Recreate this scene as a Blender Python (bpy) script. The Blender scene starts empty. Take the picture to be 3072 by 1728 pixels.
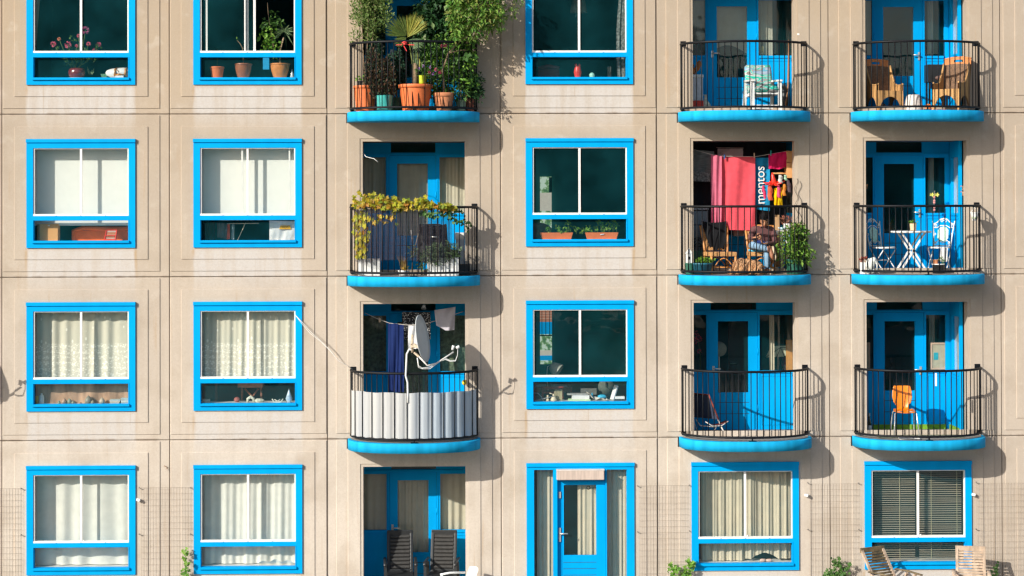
import bpy, bmesh, math, random
from mathutils import Vector, Matrix, noise as mnoise
sin, cos, pi, R = math.sin, math.cos, math.pi, math.radians
rnd = random.Random(7)
scn = bpy.context.scene
COL = scn.collection

# ---------------------------------------------------------------- camera, sky, sun, exposure
FPX = 6000.0                                   # focal length in photo pixels (photo is 3072 wide)
CYP = 550.0                                    # height of the optical axis in the photo
H = 2.8                                        # storey height
XC = [-6.5917, -3.7388, -0.8857, 1.9747, 4.8226, 7.8239]   # window axes of the six bays in view
CAM = Vector((0.0, -34.526, 8.4 + 2.37 - 3.9241))
_y, _p, _r = R(1.343), R(0.575), R(-0.145)
CF = Vector((sin(_y)*cos(_p), cos(_y)*cos(_p), sin(_p)))
_r0 = Vector((cos(_y), -sin(_y), 0)); _u0 = _r0.cross(CF)
CR = _r0*cos(_r) + _u0*sin(_r); CU = -_r0*sin(_r) + _u0*cos(_r)
cd = bpy.data.cameras.new("camera"); cam = bpy.data.objects.new("camera", cd); COL.objects.link(cam)
cd.sensor_width = 36; cd.lens = FPX/3072*36
cd.shift_y = (CYP-864)/3072
cd.clip_start = 0.5; cd.clip_end = 4000
mw = Matrix((CR, CU, -CF)).transposed().to_4x4(); mw.translation = CAM
cam.matrix_world = mw
scn.camera = cam

SUN = Vector((1.05, 1.0, -0.69)).normalized()     # direction the light travels
sd = bpy.data.lights.new("sun", 'SUN'); sun = bpy.data.objects.new("sun", sd); COL.objects.link(sun)
sd.energy = 4.8; sd.angle = R(0.5); sd.color = (1.0, 0.96, 0.87)
sun.rotation_euler = SUN.to_track_quat('-Z', 'Y').to_euler()
sun.location = (-20, -20, 25)
w = bpy.data.worlds.new("World"); scn.world = w; w.use_nodes = True
nt = w.node_tree; sk = nt.nodes.new('ShaderNodeTexSky'); sk.sky_type = 'NISHITA'; sk.sun_disc = False
sk.sun_elevation = math.asin(-SUN.z); sk.sun_rotation = math.atan2(-SUN.x, -SUN.y)
sk.air_density = 1.0; sk.dust_density = 1.5; sk.ozone_density = 1.0
bg = nt.nodes['Background']; bg.inputs['Strength'].default_value = 0.14
nt.links.new(sk.outputs['Color'], bg.inputs['Color'])
scn.view_settings.view_transform = 'Standard'; scn.view_settings.look = 'None'
scn.view_settings.exposure = 0.25; scn.view_settings.gamma = 1.0
scn.view_settings.use_curve_mapping = False
scn.cycles.pixel_filter_type = 'BLACKMAN_HARRIS'; scn.cycles.filter_width = 1.4
scn.cycles.max_bounces = 8; scn.cycles.transparent_max_bounces = 16

def P(px, py, y=0.0):
    """world point at distance y behind the facade that a photo pixel looks at"""
    d = CF + CR*((px-1536.0)/FPX) + CU*((CYP-py)/FPX)
    return CAM + d*((y-CAM.y)/d.y)
def FZ(r): return (3-r)*H                        # floor level of row r (0 = top row in view)

# ---------------------------------------------------------------- materials
MATS = {}
def nn(t, k, **kw):
    n = t.nodes.new(k)
    for a, b in kw.items(): setattr(n, a, b)
    return n
def mat(name, col, rough=0.6, var=0.12, scale=14.0, metal=0.0, bump=0.0, bscale=60.0, trans=0.0, isl=0.0, spec=0.5, streak=0.0, coat=0.0, cols=None):
    """procedural paint, cloth, clay ...: base colour varied by noise (and per island), optional bump / translucency"""
    if name in MATS: return MATS[name]
    m = bpy.data.materials.new(name); m.use_nodes = True; MATS[name] = m
    t = m.node_tree; b = t.nodes['Principled BSDF']
    tc = nn(t, 'ShaderNodeTexCoord')
    no = nn(t, 'ShaderNodeTexNoise'); no.inputs['Scale'].default_value = scale; no.inputs['Detail'].default_value = 5
    if streak:
        mp = nn(t, 'ShaderNodeMapping'); mp.inputs['Scale'].default_value = (1, 1, streak)
        t.links.new(tc.outputs['Object'], mp.inputs['Vector']); t.links.new(mp.outputs[0], no.inputs['Vector'])
    else: t.links.new(tc.outputs['Object'], no.inputs['Vector'])
    mr = nn(t, 'ShaderNodeMapRange'); mr.inputs['From Min'].default_value = .3; mr.inputs['From Max'].default_value = .7
    mr.inputs['To Min'].default_value = 1-var; mr.inputs['To Max'].default_value = 1+var
    t.links.new(no.outputs['Fac'], mr.inputs['Value'])
    if cols:
        g = nn(t, 'ShaderNodeNewGeometry'); cr = nn(t, 'ShaderNodeValToRGB')
        el = cr.color_ramp.elements
        while len(el) < len(cols): el.new(0.5)
        for i, c in enumerate(cols):
            el[i].position = i/(len(cols)-1); el[i].color = (*c, 1)
        t.links.new(g.outputs['Random Per Island'], cr.inputs['Fac']); csock = cr.outputs['Color']
    else:
        rg = nn(t, 'ShaderNodeRGB'); rg.outputs[0].default_value = (*col, 1); csock = rg.outputs[0]
    mx = nn(t, 'ShaderNodeVectorMath', operation='SCALE')
    t.links.new(csock, mx.inputs[0]); t.links.new(mr.outputs[0], mx.inputs['Scale'])
    t.links.new(mx.outputs[0], b.inputs['Base Color'])
    b.inputs['Roughness'].default_value = rough; b.inputs['Metallic'].default_value = metal
    b.inputs['Specular IOR Level'].default_value = spec
    if coat: b.inputs['Coat Weight'].default_value = coat
    if bump:
        n2 = nn(t, 'ShaderNodeTexNoise'); n2.inputs['Scale'].default_value = bscale; n2.inputs['Detail'].default_value = 4
        t.links.new(tc.outputs['Object'], n2.inputs['Vector'])
        bp = nn(t, 'ShaderNodeBump'); bp.inputs['Strength'].default_value = bump; bp.inputs['Distance'].default_value = .01
        t.links.new(n2.outputs['Fac'], bp.inputs['Height']); t.links.new(bp.outputs[0], b.inputs['Normal'])
    if trans:
        tr = nn(t, 'ShaderNodeBsdfTranslucent'); t.links.new(mx.outputs[0], tr.inputs['Color'])
        ms = nn(t, 'ShaderNodeMixShader'); ms.inputs[0].default_value = trans
        t.links.new(b.outputs[0], ms.inputs[1]); t.links.new(tr.outputs[0], ms.inputs[2])
        t.links.new(ms.outputs[0], t.nodes['Material Output'].inputs['Surface'])
    return m

def glass_mat(name, tint=(0.93, 0.945, 0.93), refl=1.0):
    m = bpy.data.materials.new(name); m.use_nodes = True; t = m.node_tree
    t.nodes.remove(t.nodes['Principled BSDF'])
    tr = nn(t, 'ShaderNodeBsdfTransparent'); tr.inputs[0].default_value = (*tint, 1)
    gl = nn(t, 'ShaderNodeBsdfGlossy'); gl.inputs['Roughness'].default_value = 0.02
    tc = nn(t, 'ShaderNodeTexCoord'); no = nn(t, 'ShaderNodeTexNoise'); no.inputs['Scale'].default_value = 1.6
    t.links.new(tc.outputs['Object'], no.inputs['Vector'])
    bp = nn(t, 'ShaderNodeBump'); bp.inputs['Strength'].default_value = .25; bp.inputs['Distance'].default_value = .02
    t.links.new(no.outputs['Fac'], bp.inputs['Height']); t.links.new(bp.outputs[0], gl.inputs['Normal'])
    ge = nn(t, 'ShaderNodeNewGeometry'); dp = nn(t, 'ShaderNodeVectorMath', operation='DOT_PRODUCT')
    t.links.new(ge.outputs['Incoming'], dp.inputs[0]); t.links.new(ge.outputs['Normal'], dp.inputs[1])
    last = dp.outputs['Value']
    def mth(op, v, swap=False):
        nonlocal last
        n = nn(t, 'ShaderNodeMath', operation=op); t.links.new(last, n.inputs[1 if swap else 0])
        if v is not None: n.inputs[0 if swap else 1].default_value = v
        last = n.outputs[0]; return n
    mth('ABSOLUTE', None); mth('SUBTRACT', 1.0, True); mth('POWER', 5.0); mth('MULTIPLY', .96); mth('ADD', .04)
    mu = mth('MULTIPLY', 1.7*refl)
    ms = nn(t, 'ShaderNodeMixShader')
    t.links.new(mu.outputs[0], ms.inputs[0]); t.links.new(tr.outputs[0], ms.inputs[1]); t.links.new(gl.outputs[0], ms.inputs[2])
    du = nn(t, 'ShaderNodeBsdfDiffuse'); du.inputs[0].default_value = (.05, .42, .50, 1)      # teal reflection of the panes painted in as a thin diffuse layer
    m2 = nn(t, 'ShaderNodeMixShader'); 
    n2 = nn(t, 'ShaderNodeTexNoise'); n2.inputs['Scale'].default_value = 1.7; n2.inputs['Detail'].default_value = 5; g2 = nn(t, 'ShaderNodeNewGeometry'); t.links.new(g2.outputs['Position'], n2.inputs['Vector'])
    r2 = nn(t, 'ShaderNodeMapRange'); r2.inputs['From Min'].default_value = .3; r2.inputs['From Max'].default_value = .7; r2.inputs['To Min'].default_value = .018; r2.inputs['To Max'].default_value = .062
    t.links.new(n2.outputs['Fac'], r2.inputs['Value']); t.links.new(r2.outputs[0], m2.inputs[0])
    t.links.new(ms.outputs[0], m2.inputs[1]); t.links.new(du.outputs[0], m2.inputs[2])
    t.links.new(m2.outputs[0], t.nodes['Material Output'].inputs['Surface'])
    MATS[name] = m
    return m

def concrete_mat(name, wash):
    """precast concrete: exposed grit, soft blotches, rain streaks and the washed-clean band under a window"""
    m = bpy.data.materials.new(name); m.use_nodes = True; t = m.node_tree; b = t.nodes['Principled BSDF']
    L = t.links.new
    tc = nn(t, 'ShaderNodeTexCoord'); g = nn(t, 'ShaderNodeNewGeometry')
    def noise(scale, det, vec, mp=None):
        n = nn(t, 'ShaderNodeTexNoise'); n.inputs['Scale'].default_value = scale; n.inputs['Detail'].default_value = det
        if mp:
            q = nn(t, 'ShaderNodeMapping'); q.inputs['Scale'].default_value = mp; L(vec, q.inputs['Vector']); vec = q.outputs[0]
        L(vec, n.inputs['Vector']); return n.outputs['Fac']
    def rng(s, a, bb, c, d):
        n = nn(t, 'ShaderNodeMapRange'); n.interpolation_type = 'SMOOTHSTEP'
        for k, v in zip(('From Min', 'From Max', 'To Min', 'To Max'), (a, bb, c, d)): n.inputs[k].default_value = v
        L(s, n.inputs['Value']); return n.outputs[0]
    def mth(op, a, bb=None):
        n = nn(t, 'ShaderNodeMath', operation=op)
        for i, v in enumerate((a, bb)):
            if v is None: continue
            if isinstance(v, (int, float)): n.inputs[i].default_value = v
            else: L(v, n.inputs[i])
        return n.outputs[0]
    def mix(f, a, bb):
        n = nn(t, 'ShaderNodeMix', data_type='RGBA')
        if isinstance(f, (int, float)): n.inputs[0].default_value = f
        else: L(f, n.inputs[0])
        for i, v in ((6, a), (7, bb)):
            if isinstance(v, tuple): n.inputs[i].default_value = (*v, 1)
            else: L(v, n.inputs[i])
        return n.outputs[2]
    W = g.outputs['Position']; sp = nn(t, 'ShaderNodeSeparateXYZ'); L(W, sp.inputs[0])
    so = nn(t, 'ShaderNodeSeparateXYZ'); L(tc.outputs['Object'], so.inputs[0])
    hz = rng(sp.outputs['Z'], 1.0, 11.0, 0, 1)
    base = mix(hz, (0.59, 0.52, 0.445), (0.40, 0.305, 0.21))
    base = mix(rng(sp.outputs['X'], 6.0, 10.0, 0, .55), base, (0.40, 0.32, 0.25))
    base = mix(rng(noise(0.55, 4, W), .35, .65, 0, .45), base, (0.42, 0.355, 0.295))
    base = mix(rng(noise(2.2, 5, W, (3.0, 3.0, .22)), .45, .75, 0, .28), base, (0.36, 0.29, 0.225))
    base = mix(rng(noise(1.3, 6, W), .48, .68, 0, .38), base, (0.34, 0.27, 0.20))
    base = mix(rng(noise(3.7, 6, W), .55, .72, 0, .30), base, (0.60, 0.53, 0.45))
    oi = nn(t, 'ShaderNodeObjectInfo'); base = mix(rng(oi.outputs['Random'], 0, 1, 0, .22), base, (0.38, 0.32, 0.26))
    # rust / dirt runs
    base = mix(rng(noise(5.0, 3, W, (2.2, 1, .10)), .60, .78, 0, .5), base, (0.42, 0.29, 0.18))
    if wash:
        x = mth('ABSOLUTE', so.outputs['X']); z = so.outputs['Z']
        jag = mth('MULTIPLY', mth('SUBTRACT', noise(6, 3, W, (1, 1, .3)), .5), .12)
        inx = rng(mth('ADD', x, jag), .90, .955, 1, 0)
        below = rng(z, -1.02, -0.90, 1, 0); above = rng(z, .94, 1.35, 0, .55)
        wv = mth('MULTIPLY', inx, mth('ADD', below, above))
        wv = mth('MULTIPLY', wv, rng(noise(3, 4, W, (2.5, 1, .25)), .25, .6, .45, .9))
        base = mix(wv, base, (0.525, 0.495, 0.47))
        corner = mth('MULTIPLY', rng(mth('ABSOLUTE', mth('SUBTRACT', mth('ADD', x, mth('MULTIPLY', jag, .5)), .93)), 0, .045, 1, 0), mth('MULTIPLY', below, rng(z, -1.6, -1.0, .35, 1)))
        base = mix(mth('MULTIPLY', corner, rng(noise(2.3, 3, W, (1.5, 1, .4)), .42, .62, 0, .75)), base, (0.40, 0.26, 0.13))
        drip = mth('MULTIPLY', mth('MULTIPLY', rng(noise(7, 2, W, (2.0, 1, .05)), .62, .72, 0, .6), inx), below)
        base = mix(drip, base, (0.40, 0.31, 0.22))
    jn = mth('MAXIMUM', rng(so.outputs['Z'], -1.436, -1.395, 1, 0), rng(so.outputs['Z'], 1.335, 1.362, 0, 1))
    base = mix(mth('MULTIPLY', jn, rng(noise(4.5, 5, W, (1, 1, .6)), .38, .66, 0, .75)), base, (0.26, 0.19, 0.14))
    # grit
    base = mix(rng(noise(150, 2, W), .58, .70, 0, .5), base, (0.72, 0.65, 0.56))
    base = mix(rng(noise(110, 2, W), .60, .73, 0, .5), base, (0.30, 0.22, 0.15))
    base = mix(rng(noise(28, 3, W), .35, .7, 0, .16), base, (0.36, 0.28, 0.21))
    L(base, b.inputs['Base Color']); b.inputs['Roughness'].default_value = .9; b.inputs['Specular IOR Level'].default_value = .2
    bp = nn(t, 'ShaderNodeBump'); bp.inputs['Strength'].default_value = .35; bp.inputs['Distance'].default_value = .006
    L(noise(90, 4, W), bp.inputs['Height']); L(bp.outputs[0], b.inputs['Normal'])
    MATS[name] = m; return m

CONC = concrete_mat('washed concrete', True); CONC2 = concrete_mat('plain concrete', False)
BLUE = mat('bright blue paint', (0.0, 0.325, 0.72), .5, .09, 3.5, streak=.3, spec=.06)
SLABB = mat('blue concrete paint', (0.008, 0.345, 0.64), .7, .20, 6, bump=.2, bscale=90, spec=.1, streak=.12)
WHITE = mat('white aluminium', (0.78, 0.76, 0.73), .4, .05, 8)
BLACK = mat('black railing paint', (0.006, 0.007, 0.009), .5, .2, 30, spec=.2)
FLOOR = mat('balcony floor', (0.27, 0.25, 0.225), .85, .15, 20, bump=.1)
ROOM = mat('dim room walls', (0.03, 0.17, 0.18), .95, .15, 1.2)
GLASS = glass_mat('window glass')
STEEL = mat('brushed steel', (0.72, 0.70, 0.66), .3, .06, 30, metal=.7)
DARK = mat('dark gap', (0.02, 0.02, 0.022), .8)

# ---------------------------------------------------------------- mesh builder
class M:
    def __init__(s): s.v = []; s.f = []; s.mi = []; s.mats = []; s.cur = 0; s.sm = []; s.smooth = False
    def use(s, m, smooth=None):
        if m not in s.mats: s.mats.append(m)
        s.cur = s.mats.index(m)
        if smooth is not None: s.smooth = smooth
        return s
    def vert(s, p): s.v.append(tuple(p)); return len(s.v)-1
    def face(s, *idx, sm=None): s.f.append(tuple(idx)); s.mi.append(s.cur); s.sm.append(s.smooth if sm is None else sm)
    def quad(s, *pts): s.face(*[s.vert(p) for p in pts], sm=False)
    def box(s, x0, x1, y0, y1, z0, z1):
        b = len(s.v)
        for z in (z0, z1):
            for x, y in ((x0, y0), (x1, y0), (x1, y1), (x0, y1)): s.v.append((x, y, z))
        for q in ((0, 3, 2, 1), (4, 5, 6, 7), (0, 1, 5, 4), (1, 2, 6, 5), (2, 3, 7, 6), (3, 0, 4, 7)): s.face(*[b+i for i in q], sm=False)
        return s
    def obox(s, a, bb, wx, wz, up=(0, 0, 1)):
        """box beam from a to b with width wx and height wz"""
        a, bb = Vector(a), Vector(bb); d = (bb-a).normalized(); u = Vector(up)
        if abs(d.dot(u)) > .98: u = Vector((0, 1, 0))
        r = d.cross(u).normalized(); u = r.cross(d)
        b = len(s.v)
        for p in (a, bb):
            for i, j in ((-1, -1), (1, -1), (1, 1), (-1, 1)): s.v.append(tuple(p+r*(i*wx/2)+u*(j*wz/2)))
        for q in ((0, 1, 2, 3), (7, 6, 5, 4), (0, 4, 5, 1), (1, 5, 6, 2), (2, 6, 7, 3), (3, 7, 4, 0)): s.face(*[b+i for i in q], sm=False)
        return s
    def tube(s, pts, r, n=8, closed=False, flat=1.0):
        pts = [Vector(p) for p in pts]; k = len(pts)
        rr = r if isinstance(r, (list, tuple)) else [r]*k
        rings = []; pu = None
        for i, p in enumerate(pts):
            a = pts[i-1] if (i > 0 or closed) else p
            c = pts[(i+1) % k] if (i < k-1 or closed) else p
            d = (c-a)
            if d.length < 1e-9: d = Vector((0, 0, 1))
            d.normalize()
            if pu is None:
                pu = Vector((0, 0, 1)) if abs(d.z) < .9 else Vector((0, 1, 0))
            u = (pu-d*pu.dot(d))
            if u.length < 1e-6: u = d.orthogonal()
            u.normalize(); pu = u; q = d.cross(u)
            rings.append([s.vert(p+u*(rr[i]*flat*cos(2*pi*j/n))+q*(rr[i]*sin(2*pi*j/n))) for j in range(n)])
        m = k if closed else k-1
        for i in range(m):
            A, B = rings[i], rings[(i+1) % k]
            for j in range(n): s.face(A[j], A[(j+1) % n], B[(j+1) % n], B[j], sm=True)
        if not closed:
            s.face(*rings[0][::-1], sm=False); s.face(*rings[-1], sm=False)
        return s
    def lathe(s, c, prof, n=20, sx=1.0, sy=1.0):
        c = Vector(c); rings = []
        for r, z in prof:
            if r < 1e-5: rings.append([s.vert(c+Vector((0, 0, z)))])
            else: rings.append([s.vert(c+Vector((r*sx*cos(2*pi*j/n), r*sy*sin(2*pi*j/n), z))) for j in range(n)])
        for A, B in zip(rings, rings[1:]):
            for j in range(n):
                k = (j+1) % n
                if len(A) == 1 and len(B) == 1: continue
                if len(A) == 1: s.face(A[0], B[k], B[j], sm=True)
                elif len(B) == 1: s.face(A[j], A[k], B[0], sm=True)
                else: s.face(A[j], A[k], B[k], B[j], sm=True)
        return s
    def ball(s, c, r, n=12, sx=1, sy=1, sz=1):
        return s.lathe(c, [(r*sin(pi*i/(n//2)), -r*sz*cos(pi*i/(n//2))) for i in range(n//2+1)], n, sx, sy)
    def prism(s, poly, y0, y1):
        """outline in x,z pushed from y0 (front) to y1"""
        a = [s.vert((x, y0, z)) for x, z in poly]; b = [s.vert((x, y1, z)) for x, z in poly]; n = len(poly)
        s.face(*a, sm=False); s.face(*b[::-1], sm=False)
        for i in range(n): s.face(a[i], b[i], b[(i+1) % n], a[(i+1) % n], sm=False)
        return s
    def sheet(s, fn, nu, nv):
        """fn(u,v)->point, u,v in 0..1"""
        g = [[s.vert(fn(i/nu, j/nv)) for j in range(nv+1)] for i in range(nu+1)]
        for i in range(nu):
            for j in range(nv): s.face(g[i][j], g[i+1][j], g[i+1][j+1], g[i][j+1], sm=True)
        return s
    def plate(s, rect, holes, y0, y1):
        """board x0,x1,z0,z1 with rectangular holes, front y0, back y1 (reveals included)"""
        x0, x1, z0, z1 = rect
        xs = sorted({x0, x1, *[h[0] for h in holes], *[h[1] for h in holes]}); zs = sorted({z0, z1, *[h[2] for h in holes], *[h[3] for h in holes]})
        xs = [x for x in xs if x0 <= x <= x1]; zs = [z for z in zs if z0 <= z <= z1]
        for a, b in zip(xs, xs[1:]):
            for c, d in zip(zs, zs[1:]):
                mx, mz = (a+b)/2, (c+d)/2
                if any(h[0] < mx < h[1] and h[2] < mz < h[3] for h in holes): continue
                s.quad((a, y0, c), (b, y0, c), (b, y0, d), (a, y0, d)); s.quad((a, y1, d), (b, y1, d), (b, y1, c), (a, y1, c))
        for (a, b, c, d), o in [(rect, 1)]+[(h, -1) for h in holes]:
            a, b, c, d = max(a, x0), min(b, x1), max(c, z0), min(d, z1)
            for p, q in (((a, c), (b, c)), ((b, c), (b, d)), ((b, d), (a, d)), ((a, d), (a, c))):
                if o < 0: p, q = q, p
                s.quad((p[0], y1, p[1]), (q[0], y1, q[1]), (q[0], y0, q[1]), (p[0], y0, p[1]))
        return s
    def leaf(s, p, d, up, ln, wd, fold=.25, droop=.0):
        d = d.normalized(); r = d.cross(up)
        if r.length < 1e-4: r = d.orthogonal()
        r.normalize(); n = r.cross(d)
        m = p+d*(ln*.45)-Vector((0, 0, droop*ln*.3)); tip = p+d*ln-Vector((0, 0, droop*ln))
        a = s.vert(p); l = s.vert(m+r*(wd/2)+n*(fold*wd/2)); q = s.vert(m-r*(wd/2)+n*(fold*wd/2)); e = s.vert(tip)
        s.face(a, e, l, sm=False); s.face(a, q, e, sm=False)
    def leaves(s, c, rad, n, ln, wd, up=.3, droop=.3, lobed=False, hollow=.0):
        """n leaves scattered through an ellipsoid"""
        c = Vector(c)
        for _ in range(n):
            while True:
                q = Vector((rnd.uniform(-1, 1), rnd.uniform(-1, 1), rnd.uniform(-1, 1)))
                if hollow < q.length <= 1: break
            p = c+Vector((q.x*rad[0], q.y*rad[1], q.z*rad[2]))
            d = Vector((q.x+rnd.uniform(-.8, .8), q.y+rnd.uniform(-.8, .8), q.z*.5+up+rnd.uniform(-.7, .7)))
            if d.length < .05: d = Vector((1, 0, 0))
            k = rnd.uniform(.65, 1.25)
            u = Vector((rnd.uniform(-1, 1), rnd.uniform(-1.2, .4), rnd.uniform(-.2, 1.2)))
            if lobed: s.lobed(p, d, u, ln*k)
            else: s.leaf(p, d, u, ln*k, wd*k*rnd.uniform(.8, 1.2), .3, droop*rnd.random())
        return s
    def lobed(s, p, d, up, ln):
        """five-lobed vine / maple like leaf"""
        d = d.normalized(); r = d.cross(up)
        if r.length < 1e-4: r = d.orthogonal()
        r.normalize(); n = r.cross(d); b = s.vert(p+d*(ln*.35))
        out = []
        for i in range(11):
            an = -pi*.86+i*(2*pi*.86/10); rr = (1.0 if i % 2 == 1 else .52)*(.62 if i in (1, 9) else (.78 if i in (3, 7) else 1.0))
            rr *= rnd.uniform(.85, 1.1)
            out.append(s.vert(p+d*(ln*.35+ln*.62*rr*cos(an))+r*(ln*.62*rr*sin(an))+n*(ln*.12*abs(sin(an))*rnd.uniform(-.3, 1))))
        for i in range(10): s.face(b, out[i], out[i+1], sm=False)
    def build(s, name, parent=None, loc=(0, 0, 0), bevel=0.0, rel=True):
        """link as one mesh object; vertices are given in the parent's space (or the world) minus loc when rel"""
        me = bpy.data.meshes.new(name)
        L = Vector(loc)
        me.from_pydata([tuple(Vector(p)-L) for p in s.v] if rel else s.v, [], s.f)
        for m in (s.mats or [mat('grey', (.5, .5, .5))]): me.materials.append(m)
        me.polygons.foreach_set('material_index', s.mi); me.polygons.foreach_set('use_smooth', s.sm); me.update()
        o = bpy.data.objects.new(name, me); COL.objects.link(o); o.location = L
        if parent: o.parent = parent
        if bevel:
            b = o.modifiers.new('bevel', 'BEVEL'); b.width = bevel; b.segments = 2; b.limit_method = 'ANGLE'
        return o
def m(mt, smooth=False): return M().use(mt, smooth)
def tag(o, label, cat, group=None, kind=None):
    o['label'] = label; o['category'] = cat
    if group: o['group'] = group
    if kind: o['kind'] = kind
    return o
def thing(name, label, cat, loc=(0, 0, 0), rz=0.0, group=None):
    o = bpy.data.objects.new(name, None); COL.objects.link(o); o.location = loc; o.rotation_euler.z = rz
    o.empty_display_size = .2
    return tag(o, label, cat, group)
def copy_tree(o, parent=None, loc=None):
    c = o.copy(); COL.objects.link(c); c.parent = parent
    if loc is not None: c.location = loc
    for ch in list(o.children): copy_tree(ch, c)
    return c
def struct(o): o['kind'] = 'structure'; return o
# ---------------------------------------------------------------- ground
g = m(mat('brick paving', (0.24, 0.21, 0.175), .9, .2, 3))
g.quad((-300, -400, -.0), (300, -400, 0), (300, 60, 0), (-300, 60, 0)); struct(g.build('ground'))
# unseen tree row added across the street to darken the reflections in the panes
tl = m(mat('added dark trees', (0.03, 0.055, 0.03), .9, .3, 1.0, cols=[(.02, .04, .025), (.05, .08, .04), (.03, .06, .03)]))
for i in range(60):
    x = -70+i*2.4+rnd.uniform(-1, 1); hh = rnd.uniform(19, 25) if x < 10 else rnd.uniform(11, 15)
    tl.ball((x, -78+rnd.uniform(-3, 3), hh*.5), hh*.34, 10, sz=hh*.5/(hh*.34)); tl.leaves((x, -74, hh*.55), (hh*.3, 2, hh*.45), 60, 1.4, 1.1)
tag(tl.build('added_tree_row'), 'added dark tree row across the road, unseen, darkens the pane reflections', 'trees', kind='stuff')
# ---------------------------------------------------------------- the building
bld = thing('apartment_building', 'beige concrete apartment block with bright blue windows and balconies', 'building')
XB = [XC[0]-3.0]+XC+[XC[5]+2.87]                 # bay axes incl. one bay each side of the view
LB = [XC[0]-1.36, XC[0]+1.505, XC[1]+1.36, XC[2]+1.495, XC[3]+1.338, XC[4]+1.478, XC[5]+1.472]
EDGE = [LB[0]-3.0]+LB+[LB[6]+2.87]
BALC = {0, 3, 5, 6}                              # bay indices (into XB) with balconies
HW, WT, WB = 0.929, 2.37, 0.502                  # window half width, head and foot above the storey joint
OPX = 0.879                                      # loggia opening half width
def panel(xl, xr, kind, foot=None):
    """one storey-high precast panel in local coords (origin at the window centre), stepped forward in two nested frames"""
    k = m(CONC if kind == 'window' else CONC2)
    zc = (WT+WB)/2; zb, zt = 0.0-zc, H-zc
    g = .006
    ox0, ox1 = max(-1.345, xl+.02), min(1.345, xr-.012)
    rings = [(xl, xr, zb, zt, .03), (xl+g, xr-g, zb+g, zt-g, .03), (xl+g+.002, xr-g-.002, zb+g+.002, zt-g-.002, 0.0)]
    rings += [(ox0, ox1, zb+.095, zt-.022, 0.0), (ox0+.008, ox1-.005, zb+.099, zt-.029, -.013)]
    if kind == 'window': i0 = (-1.144, 1.144, zb+.30, zt-.215)
    else: i0 = (-1.144, 1.144, zb+.105, zt-.03)
    rings += [(*i0, -.013), (i0[0]+.008, i0[1]-.005, i0[2]+.004, i0[3]-.007, -.026)]
    if kind == 'window':
        w = (-HW+.02, HW-.02, (WB if foot is None else foot)-zc+.02, WT-zc-.02)
        if foot is not None: rings = [(*r[:2], r[2] if i < 3 else zb+(.006 if i < 5 else .007), *r[3:]) for i, r in enumerate(rings)]
        rings += [(*w, -.026), (*w, .20)]
    else:
        a = (-HW, HW, .0-zc+.012, WT-zc); o = (-OPX, OPX, .0-zc+.012, WT-.05-zc)
        rings += [(*a, -.026), (*a, -.014), (*o, -.012), (*o, .22)]
    for A, B in zip(rings, rings[1:]):
        ca = [(A[0], A[2]), (A[1], A[2]), (A[1], A[3]), (A[0], A[3])]; cb = [(B[0], B[2]), (B[1], B[2]), (B[1], B[3]), (B[0], B[3])]
        for i in range(4):
            j = (i+1) % 4
            k.quad((ca[i][0], A[4], ca[i][1]), (ca[j][0], A[4], ca[j][1]), (cb[j][0], B[4], cb[j][1]), (cb[i][0], B[4], cb[i][1]))
    return k, zc
def room(deep0):
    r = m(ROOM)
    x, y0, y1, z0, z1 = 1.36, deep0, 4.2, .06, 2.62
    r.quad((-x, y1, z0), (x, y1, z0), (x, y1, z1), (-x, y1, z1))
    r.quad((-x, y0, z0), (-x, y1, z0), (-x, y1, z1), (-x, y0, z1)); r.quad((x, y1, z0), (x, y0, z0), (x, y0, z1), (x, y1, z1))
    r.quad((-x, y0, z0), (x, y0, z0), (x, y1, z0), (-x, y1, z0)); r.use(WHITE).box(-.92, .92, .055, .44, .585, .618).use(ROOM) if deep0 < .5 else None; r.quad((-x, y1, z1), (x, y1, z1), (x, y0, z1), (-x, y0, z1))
    return r
# window prototype (local origin at the window centre)
def make_window(slide=0):
    """blue frame with white sliding sashes above and a fixed light below; slide: 0 shut, 1 a hand's width open, 2 half open"""
    f = m(BLUE); h = 0.934
    f.plate((-HW, HW, -h, h-.06), [(-.816, .818, -.386, .778), (-.806, .808, -.811, -.466)], -.054, .05)
    f.box(-.818, .82, -.060, -.0545, -.462, -.452); f.box(-.824, -.812, -.059, -.0545, -.812, -.453); f.box(.812, .824, -.059, -.0545, -.812, -.453)
    win = f.build('window')
    hd = m(BLUE).box(-HW-.004, HW+.004, -.078, .02, h-.0598, h); hd.build('hood', win)
    sl = m(BLUE); sl.prism([(-.83, -.812), (.83, -.812), (.83, -.851), (-.83, -.851)], -.088, -.03); sl.build('sill', win)
    s = m(WHITE)
    s.box(-.815, .817, -.05, .012, -.386, -.352)                       # bottom track
    s.box(-.815, .817, -.036, .012, .762, .777); s.box(-.815, -.79, -.036, .012, -.352, .762); s.box(.797, .817, -.046, .012, -.352, .762)
    def bar(x0, x1, y): s.box(x0, x1, y, y+.03, -.352, .762)
    if slide == 0: bar(-.019, .019, -.034)
    elif slide == 1:
        bar(-.115, -.085, .016); bar(-.019, .015, -.034); bar(.70, .725, .016)
    else:
        bar(-.722, -.692, .016); bar(-.055, -.034, -.034); bar(-.026, .014, .016); bar(.10, .14, -.034); 
    for dx in (-.42, 0, .42): s.use(DARK).box(dx-.012, dx+.012, -.0525, -.049, -.386, -.381); s.use(WHITE)
    s.build('sash', win)
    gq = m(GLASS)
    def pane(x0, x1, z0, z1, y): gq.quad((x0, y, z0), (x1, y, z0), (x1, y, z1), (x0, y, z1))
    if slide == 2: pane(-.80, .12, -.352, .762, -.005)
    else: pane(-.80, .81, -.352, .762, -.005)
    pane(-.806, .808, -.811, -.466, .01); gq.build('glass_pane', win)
    return win
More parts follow.
